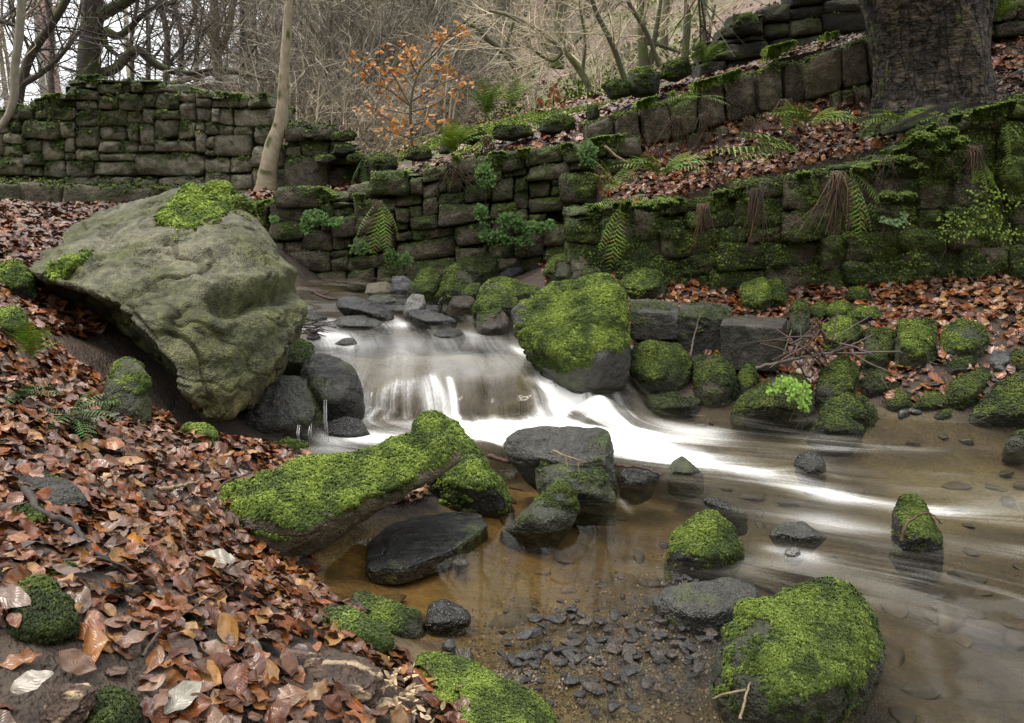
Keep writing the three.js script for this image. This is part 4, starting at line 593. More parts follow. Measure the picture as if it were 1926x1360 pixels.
// courses laid in the wall's own face; o.top / o.bot: its outline, o.z: distance of the face, o.tilt: slope of the bed joints
function wall(name, label, o) {
  const r = rng(o.seed), top = poly(o.top), bot = poly(o.bot), t = thing(name, label, 'wall', ZP((o.x0 + o.x1) / 2, bot((o.x0 + o.x1) / 2), o.z((o.x0 + o.x1) / 2)).toArray());
  const stones = [], xm = (o.x0 + o.x1) / 2; let v = o.vBot, ci = 0;
  const wob = (i, x, h) => (fbm(x / (h * 4), i * 5.3, o.seed, 2)) * h * (o.wave ?? 0.5);
  if (!o.courses) { // random rubble: each stone set on the lowest place so far
    const X0 = Math.floor(o.x0 - 30), n = Math.ceil(o.x1 + 30 - X0), sky = new Float32Array(n).fill(o.vBot); let guard = 0;
    while (guard++ < 4000) {
      let b = -1, bv = -1e9; for (let k = 0; k < n; k++) { const lim = top(clamp(X0 + k, o.x0, o.x1)) - o.tilt(X0 + k); if (sky[k] > lim + 3 && sky[k] > bv + .5) { bv = sky[k]; b = k; } } if (b < 0) break;
      let e = b; while (e < n && Math.abs(sky[e] - bv) < 4) e++; const run = e - b, hh = lerp(o.h[0], o.h[1], clamp((bv - o.vTop) / (o.vBot - o.vTop)));
      let h = hh * (0.5 + 1.0 * r()), w = Math.min(o.wMax ?? 999, Math.max(hh * .6, h * lerp(o.w[0], o.w[1], r()))); const lv = b > 0 ? bv - sky[b - 1] : 0, rv = e < n ? bv - sky[e] : 0;
      if (run < hh * .45) { const m = Math.min(lv > 0 ? lv : 99, rv > 0 ? rv : 99); if (m < 50) { h = m; w = run; if (m < 7) { sky.fill(bv - m, b, e); continue; } } else w = run; }
      else if (w > run * .72) w = run; else if (lv > .55 * h && lv < 1.6 * h && r() < .45) h = lv;
      if (w === run && rv > .55 * h && rv < 1.6 * h && r() < .45) h = rv;
      w = Math.min(Math.round(w), run); const x = X0 + b, x2 = x + w, lim = top(clamp(x + w / 2, o.x0, o.x1)) - o.tilt(x + w / 2); if (bv - h < lim - hh * .3) h = Math.max(6, bv - lim + (r() - .5) * hh * .3);
      const wb = (px, v) => v + o.tilt(px) + 5 * (o.wave ?? .5) * fbm(px / 60, v / 30, o.seed, 2); sky.fill(bv - h, b, b + w);
      const q = [[x, wb(x, bv)], [x2, wb(x2, bv)], [x2, wb(x2, bv - h)], [x, wb(x, bv - h)]], cx = (x + x2) / 2, cy = (q[0][1] + q[2][1]) / 2;
      if (cx < o.x0 - w * .3 || cx > o.x1 + w * .3 || cy > bot(clamp(cx, o.x0, o.x1)) + h * .4 || (o.hole && o.hole(cx, cy)) || h < 6) continue;
      stones.push({ q, cx, cy, w, h });
    }
  } else while (v > o.vTop && ci < o.courses.length) {
    const h = o.courses[ci]; let x = o.x0 - r() * h;
    while (x < o.x1) {
      const w = Math.max(10, Math.min(h * lerp(o.w[0] * .8, o.w[1] * 1.1, r() * r() * 0.6 + r() * 0.4), o.wMax ?? 999)), x2 = x + w, sub = r() < (o.split ?? .16) && h > 24 ? 2 : 1;
      for (let s = 0; s < sub; s++) {
        const a = v - h * s / sub, b = v - h * (s + 1) / sub, lean = (o.lean ?? 0) * h;
        const yl = (x, e, i) => e + o.tilt(x) + wob(i, x, h);
        let q = [[x, yl(x, a, ci + s * .5)], [x2, yl(x2, a, ci + s * .5)], [x2 + lean, yl(x2, b, ci + (s + 1) / sub)], [x + lean, yl(x, b, ci + (s + 1) / sub)]];
        const cx = (x + x2) / 2, cy = (q[0][1] + q[1][1] + q[2][1] + q[3][1]) / 4;
        const tx = clamp(cx, o.x0, o.x1), ty = top(tx), by = bot(tx);
        if (cx < o.x0 - w * .35 || cx > o.x1 + w * .35 || cy < ty - h * .12 || cy > by + h * .25) continue;
        if (o.hole && o.hole(cx, cy)) continue;
        stones.push({ q, cx, cy, w, h: h / sub });
      } x = x2;
    } v -= h; ci++;
  }
  for (const s of o.extra ?? []) { const cx = (s[0] + s[2]) / 2, cy = (s[1] + s[3]) / 2; stones.push({ q: [[s[0], s[3]], [s[2], s[3]], [s[2], s[1]], [s[0], s[1]]], cx, cy, w: s[2] - s[0], h: s[3] - s[1], out: s[4] }); }
  const mossList = []; let n = 0;
  for (const s of stones) {
    const gap = (o.gap ?? 2.2), pr = (r() - 0.4) * (o.proud ?? .05) + (s.out ?? 0), z = o.z(s.cx), dp = o.depth ?? .3, pts = [];
    const j = () => (r() - 0.5) * Math.min(s.h, 40) * (o.jit ?? .16);
    s.q.forEach(([px, py], k) => {
      const X = lerp(px, s.cx, gap / s.w * 1.0) + j(), Y = lerp(py, s.cy, gap / s.h) + j(), batter = (o.batter ?? 0) * (o.vBot - Y);
      pts.push(ZP(X, Y, z + pr - batter + (r() - .5) * .04));
      const B = ZP(X, Y, z + pr - batter); B.z -= dp; B.x += (pts[pts.length - 1].x - B.x) * .5; pts.push(B);
    });
    const fr = ZP(s.cx + (r() - .5) * s.w * .4, s.cy + (r() - .5) * s.h * .3, z + pr - (o.batter ?? 0) * (o.vBot - s.cy) + .02 + r() * .03); pts.push(fr);
    const seed = o.seed * 100 + n; n++;
    let g = hullRock(pts, { detail: o.detail ?? 7, round: o.round ?? 34, grow: 1.03, amp: o.amp ?? .035, freq: 2.4, fine: o.fine ?? .006, seed });
    const mossHere = (o.moss ?? 0.4) + (o.mossAt ? o.mossAt(s.cx, s.cy) : 0), shade = 0.75 + 0.6 * r();
    paint(g, { seed, c: o.c ?? 'wall', moss: mossHere, up: o.up ?? .45, mossFreq: 5, bright: o.bright ?? .6, algae: o.algae ?? .08, tint: c => c.map(v => v * shade) });
    g = boxUV(g); const c = g.userData.c; 
    const collect = { add: m => { } };
    if (o.tufts) { const l = mossPoints(g, Math.round(o.tufts * s.w * s.h / 1000), o.ts, seed, o.bright ?? .6, t.position); mossList.push(...l); }
    g.translate(-c.x, -c.y, -c.z); const m = part('stone', g, M[o.mat ?? 'stone'], t); m.position.set(c.x - t.position.x, c.y - t.position.y, c.z - t.position.z);
  }
  if (o.lip) { // moss hanging over the top edge
    const V = new THREE.Vector3(); for (let k = 0; k < o.lip; k++) { const x = lerp(o.x0 + 4, o.x1 - 4, r()), nz = fbm(x / 26, o.seed, 1, 3); if (nz + .12 < r() * .3) continue; const p = ZP(x, top(x) + (r() * r()) * (16 + 40 * Math.max(0, nz)) - 3, o.z(x) + .075 - (o.batter ?? 0)); p.z -= r() * .25 * (r() < .45 ? 1 : 0); p.y += .012 + .02 * r(); V.set((r() - .5) * .9, .9, .35 + .3 * r()).normalize(); Qa.setFromUnitVectors(UPV, V); const s = .018 * (.6 + .8 * r()), u = clamp(.5 + 1.4 * fbm(x / 9, p.y * 20, 3, 2) + (r() - .5) * .5); mossList.push({ m: new THREE.Matrix4().compose(p.sub(t.position), Qa, new THREE.Vector3(s, s * 1.1, s)), c: MOSSC[2].map((v, i) => lerp(v, MOSSC[0][i], u) * (o.lipBright ?? 1)) }); }
  }
  if (mossList.length) instanced('moss', TUFT[1], M.moss, mossList, t);
  { // dark earth and rubble packed behind the stones
    const p = [], c = [], u = [], ix = [], K = 24; for (let i = 0; i <= K; i++) { const x = lerp(o.x0 + 6, o.x1 - 4, i / K); for (let k = 0; k <= 3; k++) { const y = lerp(top(x) + (o.coreDrop ?? 16), bot(x), k / 3), q = ZP(x, y, o.z(x) - (o.batter ?? 0) * (o.vBot - y)); q.z -= .15 + 0.03 * vn(x / 9, y / 9, 1); p.push(q.x - t.position.x, q.y - t.position.y, q.z - t.position.z); u.push(q.x, q.y); c.push(.02, .016, .012); } }
    for (let i = 0; i < K; i++) for (let k = 0; k < 3; k++) { const a = i * 4 + k; ix.push(a, a + 1, a + 4, a + 1, a + 5, a + 4); }
    const g = new THREE.BufferGeometry(); g.setAttribute('position', new THREE.Float32BufferAttribute(p, 3)); g.setAttribute('uv', new THREE.Float32BufferAttribute(u, 2)); g.setAttribute('color', new THREE.Float32BufferAttribute(c, 3)); g.setIndex(ix); g.computeVertexNormals(); part('rubble_core', g, M.soil, t);
  }
  return t;
}
function mossPoints(g, count, size, seed, bright, origin) {
  const holder = { list: null, add(m) { } }; let out = [];
  const keep = instancedHook; instancedHook = l => { out = l; }; growMoss(g, null, count, size, seed, bright); instancedHook = keep;
  for (const e of out) { const q = e.m.elements; q[12] -= origin.x; q[13] -= origin.y; q[14] -= origin.z; } return out;
}
const zmid = x => lerp(-7.78, -7.52, clamp((x - 480) / 650));
wall('ruined_wall', 'ruined dry-stone wall with a stepped mossy top behind the great boulder, left', {
  seed: 21, lip: 6000, lipBright: .9, x0: -60, x1: 508, z: () => -9, top: [[-60, 215], [0, 208], [60, 200], [90, 188], [122, 182], [126, 152], [200, 150], [310, 156], [316, 174], [352, 172], [440, 186], [500, 184], [512, 200]], bot: [[-60, 350], [520, 358]], vBot: 362, vTop: 140, tilt: x => 0, h: [18, 36], w: [1.0, 2.6], wMax: 95, wave: .55, moss: .36, mossAt: (x, y) => (x < 330 ? .36 : -.02) * smooth(300, 200, y) + (x < 250 ? .06 : 0), up: .5, tufts: 90, ts: .024, bright: .75, c: 'wallgrey', detail: 8, depth: .4, proud: .07,
  hole: (x, y) => Math.abs(x - 360) < 9 && Math.abs(y - 310) < 16,
});
wall('low_wall', 'low ledge of big mossy blocks at the foot of the ruined wall, left', { seed: 22, x0: -60, x1: 352, z: () => -8.55, top: [[-60, 348], [20, 347], [110, 352], [230, 358], [352, 352]], bot: [[-60, 405], [352, 412]], vBot: 414, vTop: 340, tilt: x => 6 * clamp(x / 350), h: [62, 62], w: [1.6, 2.6], split: 0, moss: .46, up: .6, tufts: 50, ts: .024, bright: .7, c: 'darkwall', detail: 12, depth: .5, wave: .2 });
wall('broken_wall', 'tumbled broken end of wall with bright moss pads behind the slender trunk', { seed: 23, x0: 528, x1: 700, z: () => -8.75, top: [[528, 238], [580, 236], [590, 262], [640, 285], [700, 300]], bot: [[528, 352], [700, 350]], vBot: 356, vTop: 250, tilt: x => 0, h: [24, 52], w: [1.1, 2.2], moss: .44, mossAt: (x, y) => x > 600 ? .14 : 0, up: .6, tufts: 60, ts: .026, bright: .75, c: 'wall', detail: 8, depth: .5, proud: .16, jit: .3, extra: [[536, 238, 582, 268, .05], [584, 234, 626, 268, .05]] });
wall('retaining_wall', 'long dark dry-stone retaining wall behind the upper stream', {
  seed: 24, x0: 470, x1: 1180, z: zmid, top: [[470, 400], [500, 385], [560, 372], [605, 362], [625, 376], [688, 374], [694, 342], [760, 332], [830, 312], [880, 298], [940, 296], [1000, 288], [1070, 280], [1130, 268], [1180, 262]], bot: [[470, 552], [860, 552], [1180, 480]], vBot: 556, vTop: 240, tilt: x => -70 * clamp((x - 620) / 560) * 1.0, h: [28, 30], w: [1.1, 2.6], wMax: 90, wave: .9, moss: .57, mossAt: (x, y) => .1 * smooth(420, 300, y) * smooth(600, 800, x) + (Math.sin(x * .013 + y * .02) * .06), up: .42, tufts: 60, ts: .015, bright: .95, lip: 8000, lipBright: 1.25, c: 'darkwall', detail: 8, depth: .35, proud: .1, jit: .2,
  hole: (x, y) => Math.abs(x - 1078) < 26 && Math.abs(y - 392) < 20, extra: [[695, 325, 765, 368, .12], [520, 352, 606, 392, .1], [1050, 330, 1128, 384, .08]],
});
wall('sloping_wall', 'wall of tall upright slabs climbing the slope to the great tree', { seed: 25, x0: 1132, x1: 1665, z: x => lerp(-7.75, -7.85, clamp((x - 1132) / 530)), top: [[1132, 228], [1215, 196], [1300, 168], [1440, 126], [1445, 98], [1560, 72], [1665, 52]], bot: [[1132, 345], [1260, 310], [1400, 270], [1560, 225], [1665, 200]], vBot: 348, vTop: 150, tilt: x => -.295 * (x - 1132), courses: [42, 80], w: [.6, 1.05], split: 0, wMax: 90, wave: .12, gap: 2.5, moss: .36, mossAt: (x, y) => .0, up: .85, tufts: 150, ts: .016, bright: 1.0, lip: 12000, lipBright: 1.7, c: 'darkwall', detail: 13, depth: .5, proud: .1, jit: .12, lean: -.06, round: 30 });
wall('upper_ruin', 'fragment of grey dry-stone wall standing above the slope left of the great tree', { seed: 26, x0: 1346, x1: 1665, z: () => -9.3, top: [[1346, 78], [1375, 60], [1378, 28], [1432, 30], [1440, 14], [1490, 14], [1495, -30], [1665, -30]], bot: [[1346, 150], [1440, 130], [1560, 105], [1665, 80]], vBot: 172, vTop: -40, tilt: x => -.1 * (x - 1346), h: [28, 26], w: [1.5, 3.4], wMax: 80, moss: .26, up: .6, tufts: 20, ts: .024, bright: .7, c: 'grey', detail: 8, depth: .4, proud: .08, round: 28 });
wall('mossy_wall', 'broad dark retaining wall furred with moss below the great tree', {
  seed: 27, x0: 1100, x1: 2060, z: x => lerp(-6.62, -5.95, clamp((x - 1100) / 900)), top: [[1100, 398], [1200, 390], [1300, 384], [1400, 362], [1500, 340], [1560, 322], [1700, 290], [1760, 240], [1850, 215], [2060, 170]], bot: [[1100, 560], [1400, 556], [1700, 548], [2060, 510]], vBot: 572, vTop: 170, tilt: x => -.05 * (x - 1100), h: [56, 60], w: [1.1, 2.4], split: .15, wave: .8, gap: -2, moss: .82, mossAt: (x, y) => .08 * Math.sin(x * .02) + (y > 430 ? .06 : 0) + (Math.hypot(x - 1590, (y - 400) * 1.5) < 120 ? -.12 : 0) + (x > 1800 ? .03 : 0), up: .3, tufts: 230, ts: .014, bright: 1.0, lip: 10000, lipBright: 1.1, c: 'darkwall', detail: 12, depth: .4, proud: .03, jit: .1, amp: .07, fine: .014, round: 34, coreDrop: 26,
});
wall('hill_wall', 'dark stones of a wall beyond the great tree, top right corner', { seed: 28, x0: 1840, x1: 2050, z: () => -8, top: [[1840, 5], [2050, -20]], bot: [[1840, 70], [2050, 50]], vBot: 74, vTop: -20, tilt: x => -.1 * (x - 1840), h: [30, 30], w: [1.5, 2.6], moss: .4, tufts: 20, ts: .02, bright: .5, c: 'darkwall', detail: 8 });
// loose mossy stones along the terrace edges
const tr = { c: 'olive', moss: .58, up: .5, bright: .85, ts: .02, tufts: 350, detail: 14, sink: .05 };
for (const [l, o, z] of [
  ['dark mossy block at the left end of the stones above the slabs', [[1130, 160], [1150, 150], [1185, 155], [1190, 180], [1150, 190]], -8.3],
  ['mossy coping stone beside the fern above the slabs', [[1178, 175], [1182, 138], [1215, 126], [1242, 140], [1240, 180], [1200, 188]], -8.35],
  ['bright-edged mossy stone right of the coping stone', [[1242, 150], [1246, 118], [1290, 110], [1302, 140], [1270, 158]], -8.5],
  ['round mossy stone perched on the fragment of grey wall', [[1374, 55], [1385, 32], [1410, 24], [1432, 40], [1430, 60], [1395, 66]], -9.15],
  ['green-topped block on the terrace above the retaining wall', [[1010, 250], [1016, 228], [1060, 218], [1085, 232], [1080, 252], [1030, 256]], -8.3],
  ['small green block leaning on the left end of the slabs', [[1102, 226], [1106, 202], [1122, 198], [1126, 222], [1112, 230]], -8.2],
  ['mossy stone among the dead fern stalks on the terrace', [[925, 262], [932, 240], [985, 236], [1005, 255], [960, 268]], -8.3],
  ['mossy stone left of the dead fern stalks on the terrace', [[855, 268], [862, 246], [895, 238], [915, 255], [890, 275]], -8.3],
  ['small round mossy stone above the bright fern', [[824, 290], [830, 270], [850, 266], [858, 284], [840, 292]], -8.2],
  ['mossy stone by the stem of the orange-leaved sapling', [[690, 308], [700, 292], [745, 294], [750, 318], [710, 345], [695, 340]], -8.3],
  ['flat mossy stone right of the sapling stem', [[758, 300], [770, 280], [808, 280], [812, 300], [780, 306]], -8.4],
  ['big bright moss pad topmost on the tumbled wall end', [[620, 265], [626, 252], [655, 246], [672, 255], [668, 266], [640, 270]], -8.6],
  ['middle bright moss pad on the tumbled wall end', [[622, 290], [630, 274], [660, 270], [672, 284], [650, 294]], -8.55],
  ['lowest bright moss pad on the tumbled wall end', [[590, 305], [600, 294], [630, 292], [638, 302], [615, 312]], -8.5],
  ['brown moss pad at the right end of the tumbled wall', [[650, 305], [655, 292], [680, 290], [686, 302], [668, 312]], -8.5],
]) { const T = .25; const pts = rockPoints(o, { ...tr, T }); const zz = Math.max(...pts.map(p => p.z)); 
  const pts2 = []; let mx = 0, my = 0; o.forEach(([x, y]) => { mx += x / o.length; my += y / o.length; }); for (const [x, y] of o) { pts2.push(ZP(x, y, z), ZP(lerp(mx, x, .6), lerp(my, y, .6), z + .1), ZP(lerp(mx, x, .75), lerp(my, y, .75), z - .2)); }
  rock(l, o, { ...tr, pts: pts2 }); }

// ---------- fallen leaves ----------
function leafGeo(seed, oak) {
  const r = rng(seed), L = 7, Wn = 4, p = [], u = [], ix = [], fold = (r() - 0.3) * 1.1, curl = (r() - 0.4) * 1.1, tw = (r() - .5) * 1.0, edge = (r() - .5) * 1.5, ph = r() * 6;
  for (let j = 0; j <= L; j++) for (let i = 0; i <= Wn; i++) {
    const v = j / L, s = (i / Wn - 0.5) * 2; let w = 0.33 * Math.pow(Math.sin(Math.PI * Math.min(1, v * 0.97 + 0.015)), 0.75) * (1.08 - 0.35 * v);
    if (oak) w *= 0.72 + 0.32 * Math.cos(j * 2.6);
    w *= 1 + 0.06 * Math.sin(j * 2.4 + ph);
    const x = s * w, z = v - 0.5; let y = fold * Math.abs(x) * 0.9 + curl * (z * z - 0.08) + edge * s * s * 0.12 * Math.sin(v * 7 + ph) + 0.03 * Math.sin(j * 2.1 + s * 2 + ph);
    const a = tw * z; p.push(x * Math.cos(a) - y * Math.sin(a), x * Math.sin(a) + y * Math.cos(a), z); u.push(i / Wn, v);
  }
  for (let j = 0; j < L; j++) for (let i = 0; i < Wn; i++) { const a = j * (Wn + 1) + i; ix.push(a, a + Wn + 1, a + 1, a + 1, a + Wn + 1, a + Wn + 2); }
  const g = new THREE.BufferGeometry(); g.setAttribute('position', new THREE.Float32BufferAttribute(p, 3)); g.setAttribute('uv', new THREE.Float32BufferAttribute(u, 2)); g.setIndex(ix); g.computeVertexNormals(); return g;
}
const LEAF = [1, 2, 3, 4, 5, 6, 7, 8].map((s, i) => leafGeo(s * 31 + 4, i === 7 || i === 3));
const LEAFC = [[.19, .068, .022], [.24, .10, .032], [.13, .05, .025], [.27, .13, .05], [.15, .085, .06], [.19, .125, .10], [.085, .036, .022], [.30, .19, .085], [.15, .105, .09], [.23, .08, .018], [.075, .046, .036], [.16, .068, .038]];
const leafColor = r => { const c = LEAFC[Math.floor(r() * r() * 0 + r() * LEAFC.length)], k = 0.55 + 0.6 * r(); return [c[0] * k * 1.1, c[1] * k * .9, c[2] * k * .68]; };
const leafMats = LEAFC.flatMap((c, i) => [0.8, 1.12].map(k => { const m = M.leaf.clone(); m.color.setRGB(c[0] * k * 1.1, c[1] * k * .9, c[2] * k * .68); return m; }));
const TMPV = new THREE.Vector3();
function leafPose(x, z, y, n, r, size, tilt) {
  const nn = n.clone(); nn.x += (r() - .5) * tilt; nn.z += (r() - .5) * tilt; nn.y += (r() - .5) * 0.3; nn.normalize(); if (r() < 0.4) nn.negate();
  Qa.setFromUnitVectors(UPV, nn); Qb.setFromAxisAngle(UPV, r() * 6.283); Qa.multiply(Qb); const s = size * (0.55 + 0.85 * r());
  return new THREE.Matrix4().compose(TMPV.set(x, y, z), Qa, new THREE.Vector3(s * (0.9 + 0.35 * r()), s, s));
}
// areas: [x0, x1, z0, z1, per square metre, accept]
function scatter(x0, x1, z0, z1, dens, seed, size, accept, lift = 0.035, tilt = 1.2) {
  const r = rng(seed), n = Math.round((x1 - x0) * (z1 - z0) * dens), out = [];
  for (let k = 0; k < n; k++) { const x = lerp(x0, x1, r()), z = lerp(z0, z1, r()), a = r(), y = G(x, z); if (!accept(x, z, y, r)) continue; const nn = Gn(x, z); out.push({ x, z, m: leafPose(x, z, y + 0.004 + a * lift, nn, r, size, tilt), c: leafColor(r) }); }
  return out;
}
const shoreNoise = (x, z) => 0.05 * fbm(x * 3, z * 3, 5, 3);
const bareSpots = [[70, 1290, .5, .16], [90, 1220, .5, .13], [620, 1260, .2, .14], [160, 1340, .46, .1], [720, 1330, .12, .1]].map(([x, y, h, d]) => [GP(x, y, h), d]);
const onLeft = (x, z, y, r) => x < -0.1 && y > W(x, z) + 0.03 + shoreNoise(x, z) && !(x > -2.25 && z < -3.95) && !(x > -1.62 && z < -3.8) && !bareSpots.some(([p, d]) => Math.hypot(x - p.x, z - p.z) < d * (0.7 + 0.5 * r()) && r() < .85);
const leftLeaves = scatter(-4.2, -0.1, -5.9, -1.0, 1500, 41, 0.058, (x, z, y, r) => onLeft(x, z, y, r) && x > -0.55 + z * 0.72);
const leftFar = scatter(-6, -2.3, -8.3, -5.9, 600, 42, 0.075, (x, z, y) => true);
const px2 = (x, y, z) => { const yy = y - CAM_Y, d = -(z * CT + yy * ST), v = yy * CT - z * -ST; const up = yy * CT + (-z) * ST; return [963 + F * x / d, 680 - F * (yy * CT - (-z) * -ST) / d]; };
{
  // the three hundred leaves nearest the camera are pieces of the bank, the others its litter
  const near = leftLeaves.map(e => ({ ...e, d: Math.hypot(e.x, e.z), p: px2(e.x, 0.35, e.z) })).filter(e => e.x > -0.72 + e.z * 0.62).sort((a, b) => a.d - b.d);
  const top = new Set(near.slice(0, 300).map(e => e.m)); const r = rng(8);
  near.slice(0, 300).forEach((e, i) => { const m = part(i ? `leaf_${String(i).padStart(3, '0')}` : 'leaf', LEAF[Math.floor(r() * 8)], leafMats[Math.floor(r() * leafMats.length)], settings.left_bank); m.applyMatrix4(e.m); });
  // a few showy leaves lying uppermost
  for (const [x, y, h, s, c, rot, tx] of [[432, 1192, .36, .085, [.36, .19, .06], .5, .9], [390, 1275, .36, .085, [.36, .18, .055], 1.0, .5], [345, 1310, .38, .09, [.27, .25, .2], 2.6, .3], [540, 1310, .3, .085, [.2, .1, .05], 1.9, .4], [175, 1225, .45, .085, [.3, .13, .04], .4, .6], [60, 1280, .5, .07, [.34, .30, .25], 2.2, .3], [1075 - 820, 1035, .42, .07, [.42, .16, .01], 1.2, .6], [25, 1160, .5, .09, [.2, .13, .1], 1.4, .4], [410, 1050, .33, .1, [.19, .17, .13], 1.5, .3]]) {
    const p = GP(x, y, h), yy = G(p.x, p.z), m = M.leaf.clone(); m.color.setRGB(...c); const q = ZP(x, y, p.z); const o = part(`leaf_${300 + x}`, LEAF[x % 7], m, settings.left_bank); o.position.set(q.x, Math.max(yy + .03, q.y), p.z); o.rotation.set(tx, rot, 0.2); o.scale.setScalar(s);
  }
  const spread = (list, parent) => { const sets = LEAF.map(() => []); const rr = rng(3); list.forEach(e => sets[Math.floor(rr() * 8)].push(e)); sets.forEach((s, i) => { if (s.length) instanced('leaf_litter', LEAF[i], M.leaf, s, parent); }); };
  spread(leftLeaves.filter(e => !top.has(e.m)).concat(leftFar), settings.left_bank);
  const noRock = (x, z) => true;
  const right = scatter(0.75, 5.2, -6.7, -4.3, 700, 43, 0.068, (x, z, y, r) => z > frontZ(x) - .1 && y > W(x, z) + 0.05 + shoreNoise(x, z) && (z < -5.2 || r() < .8));
  const gully = scatter(0.25, 0.9, -7.6, -6.2, 420, 44, 0.068, (x, z, y) => z > frontZ(x) - .1 && y > .43);
  spread(right.concat(gully), settings.right_bank);
  const slope = scatter(0.6, 5.6, -8.0, -5.7, 700, 45, 0.07, (x, z) => z < frontZ(x) - .05), terr = scatter(-2.6, 0.9, -8.9, -7.6, 330, 46, 0.072, (x, z) => z < frontZ(x) - .1), back = scatter(0.6, 4.4, -9.3, -8.0, 420, 47, 0.072, () => true), beyond = scatter(-5, 6, -12.9, -8.9, 90, 48, 0.08, (x, z) => fbm(x * .9, z * .9, 4, 3) < .05);
  spread(slope.concat(terr, back, beyond), settings.terrace);
  const r2 = rng(50), hl = [];
  for (let k = 0; k < 9000; k++) { const z = -12.9 - 16 * r2() * r2(), x = lerp(-8, 14, r2()), y = GB(x, z) + 0.1 * fbm(x * 0.6, z * 0.6, 3, 4); hl.push({ m: leafPose(x, z, y + .02, UPV, r2, .1, 1.4), c: leafColor(r2).map(v => v * .9 + .02) }); }
  instanced('leaf_litter', LEAF[2], M.farLeaf, hl, settings.hillside);
}
// leaves caught on rocks, floating at the edge
// ---------- stones of the stream bed, gravel ----------
function pebbleGeo(seed, flat) { const r = rng(seed), pts = []; for (let k = 0; k < 14; k++) { const a = r() * 6.283, b = Math.acos(2 * r() - 1); pts.push(new THREE.Vector3(Math.sin(b) * Math.cos(a), Math.cos(b) * flat, Math.sin(b) * Math.sin(a) * 0.75).multiplyScalar(0.5)); } const g = hullRock(pts, { detail: 5, seed, round: 12, amp: .05, fine: 0, grow: 1.05 }); g.deleteAttribute('uv'); const P = g.attributes.position; g.setAttribute('uv', new THREE.Float32BufferAttribute(Array.from({ length: P.count }, (_, i) => [P.getX(i) * .3, P.getZ(i) * .3]).flat(), 2)); return g; }
{
  const PG = [1, 2, 3, 4, 5, 6].map(s => pebbleGeo(s * 7, 0.38 + 0.08 * (s % 3))), r = rng(61);
  const pm = [[.045, .042, .04], [.07, .058, .048], [.10, .075, .06], [.06, .06, .058], [.085, .055, .042], [.14, .12, .10]].map(c => MSt({ color: new THREE.Color().setRGB(...c), map: M.wetRock.map, bumpMap: M.wetRock.bumpMap, bumpScale: .003, roughness: .22 }));
  const bm = [[.085, .055, .024], [.06, .04, .018], [.11, .072, .034], [.055, .045, .026], [.075, .05, .026], [.045, .032, .016], [.03, .024, .014], [.055, .036, .018], [.035, .03, .02], [.04, .027, .014]].map(c => MSt({ color: new THREE.Color().setRGB(...c), map: M.wetRock.map, roughness: .7 }));
  let n = 0; const nm = () => n++ ? `pebble_${String(n - 1).padStart(3, '0')}` : 'pebble';
  for (let k = 0; k < 290; k++) { // gravel bar breaking the surface
    const t = r(), px = lerp(960, 1330, t) + (r() - .5) * 60, py = lerp(1250, 1170, t) + (r() + r() + r() - 1.5) * 120; const p = GP(px, py, 0); if (p.z > -1.95) continue;
    const s = 0.026 + 0.05 * r() * r(), y = Math.max(G(p.x, p.z), -0.004) + s * .13; const m = part(nm(), PG[Math.floor(r() * 6)], pm[Math.floor(r() * r() * 6)], settings.stream_bed); m.position.set(p.x, y, p.z); m.rotation.set((r() - .5) * .5, r() * 6.28, (r() - .5) * .5); m.scale.set(s * 1.1, s, s);
  }
  let q = 0; const bn = () => q++ ? `bed_stone_${String(q - 1).padStart(3, '0')}` : 'bed_stone';
  for (let k = 0; k < 190; k++) { // flat stones lying under water
    const x = lerp(-.75, 3.6, r()), z = lerp(-4.1, -1.7, r()), g = G(x, z); if (W(x, z) - g < .04) continue; const s = 0.07 + 0.16 * r() * r();
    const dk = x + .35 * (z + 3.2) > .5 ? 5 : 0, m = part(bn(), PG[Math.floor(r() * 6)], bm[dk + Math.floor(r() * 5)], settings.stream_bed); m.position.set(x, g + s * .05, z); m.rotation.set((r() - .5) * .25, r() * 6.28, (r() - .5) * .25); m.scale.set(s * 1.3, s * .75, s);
  }
  let sN = 0; for (let k = 0; k < 110; k++) { // cobbles along the right-hand waterline
    const x = lerp(.85, 4.4, r()), z = -4.35 - .65 * r() + .12 * Math.max(0, x - 2.4), g = G(x, z), s = .05 + .13 * r() * r(); if (g < -.12 || g > .3) continue;
    const m = part(sN++ ? `cobble_${String(sN - 1).padStart(3, '0')}` : 'cobble', PG[Math.floor(r() * 6)], k % 3 ? pm[Math.floor(r() * 4)] : bm[5 + Math.floor(r() * 5)], settings.right_bank); m.position.set(x, g + s * .1, z); m.rotation.set((r() - .5) * .6, r() * 6.28, (r() - .5) * .6); m.scale.set(s * 1.2, s * 1.3, s);
  }
  const fine = []; const c = new THREE.Matrix4();
  for (let k = 0; k < 5000; k++) { const t = r(), px = lerp(900, 1360, t) + (r() - .5) * 120, py = lerp(1260, 1180, t) + (r() + r() - 1) * 190, p = GP(px, py, 0), s = .006 + .012 * r(); Qa.setFromEuler(new THREE.Euler(r(), r() * 6, r())); fine.push({ m: new THREE.Matrix4().compose(new THREE.Vector3(p.x, Math.max(G(p.x, p.z), -.06) + s * .1, p.z), Qa, new THREE.Vector3(s, s * .8, s)), c: [[.035, .03, .026], [.06, .045, .032], [.09, .065, .045], [.14, .105, .07]][Math.floor(r() * 4)] }); }
  instanced('fine_gravel', PG[1], MSt({ color: 0xffffff, roughness: .3 }), fine, settings.stream_bed);
}
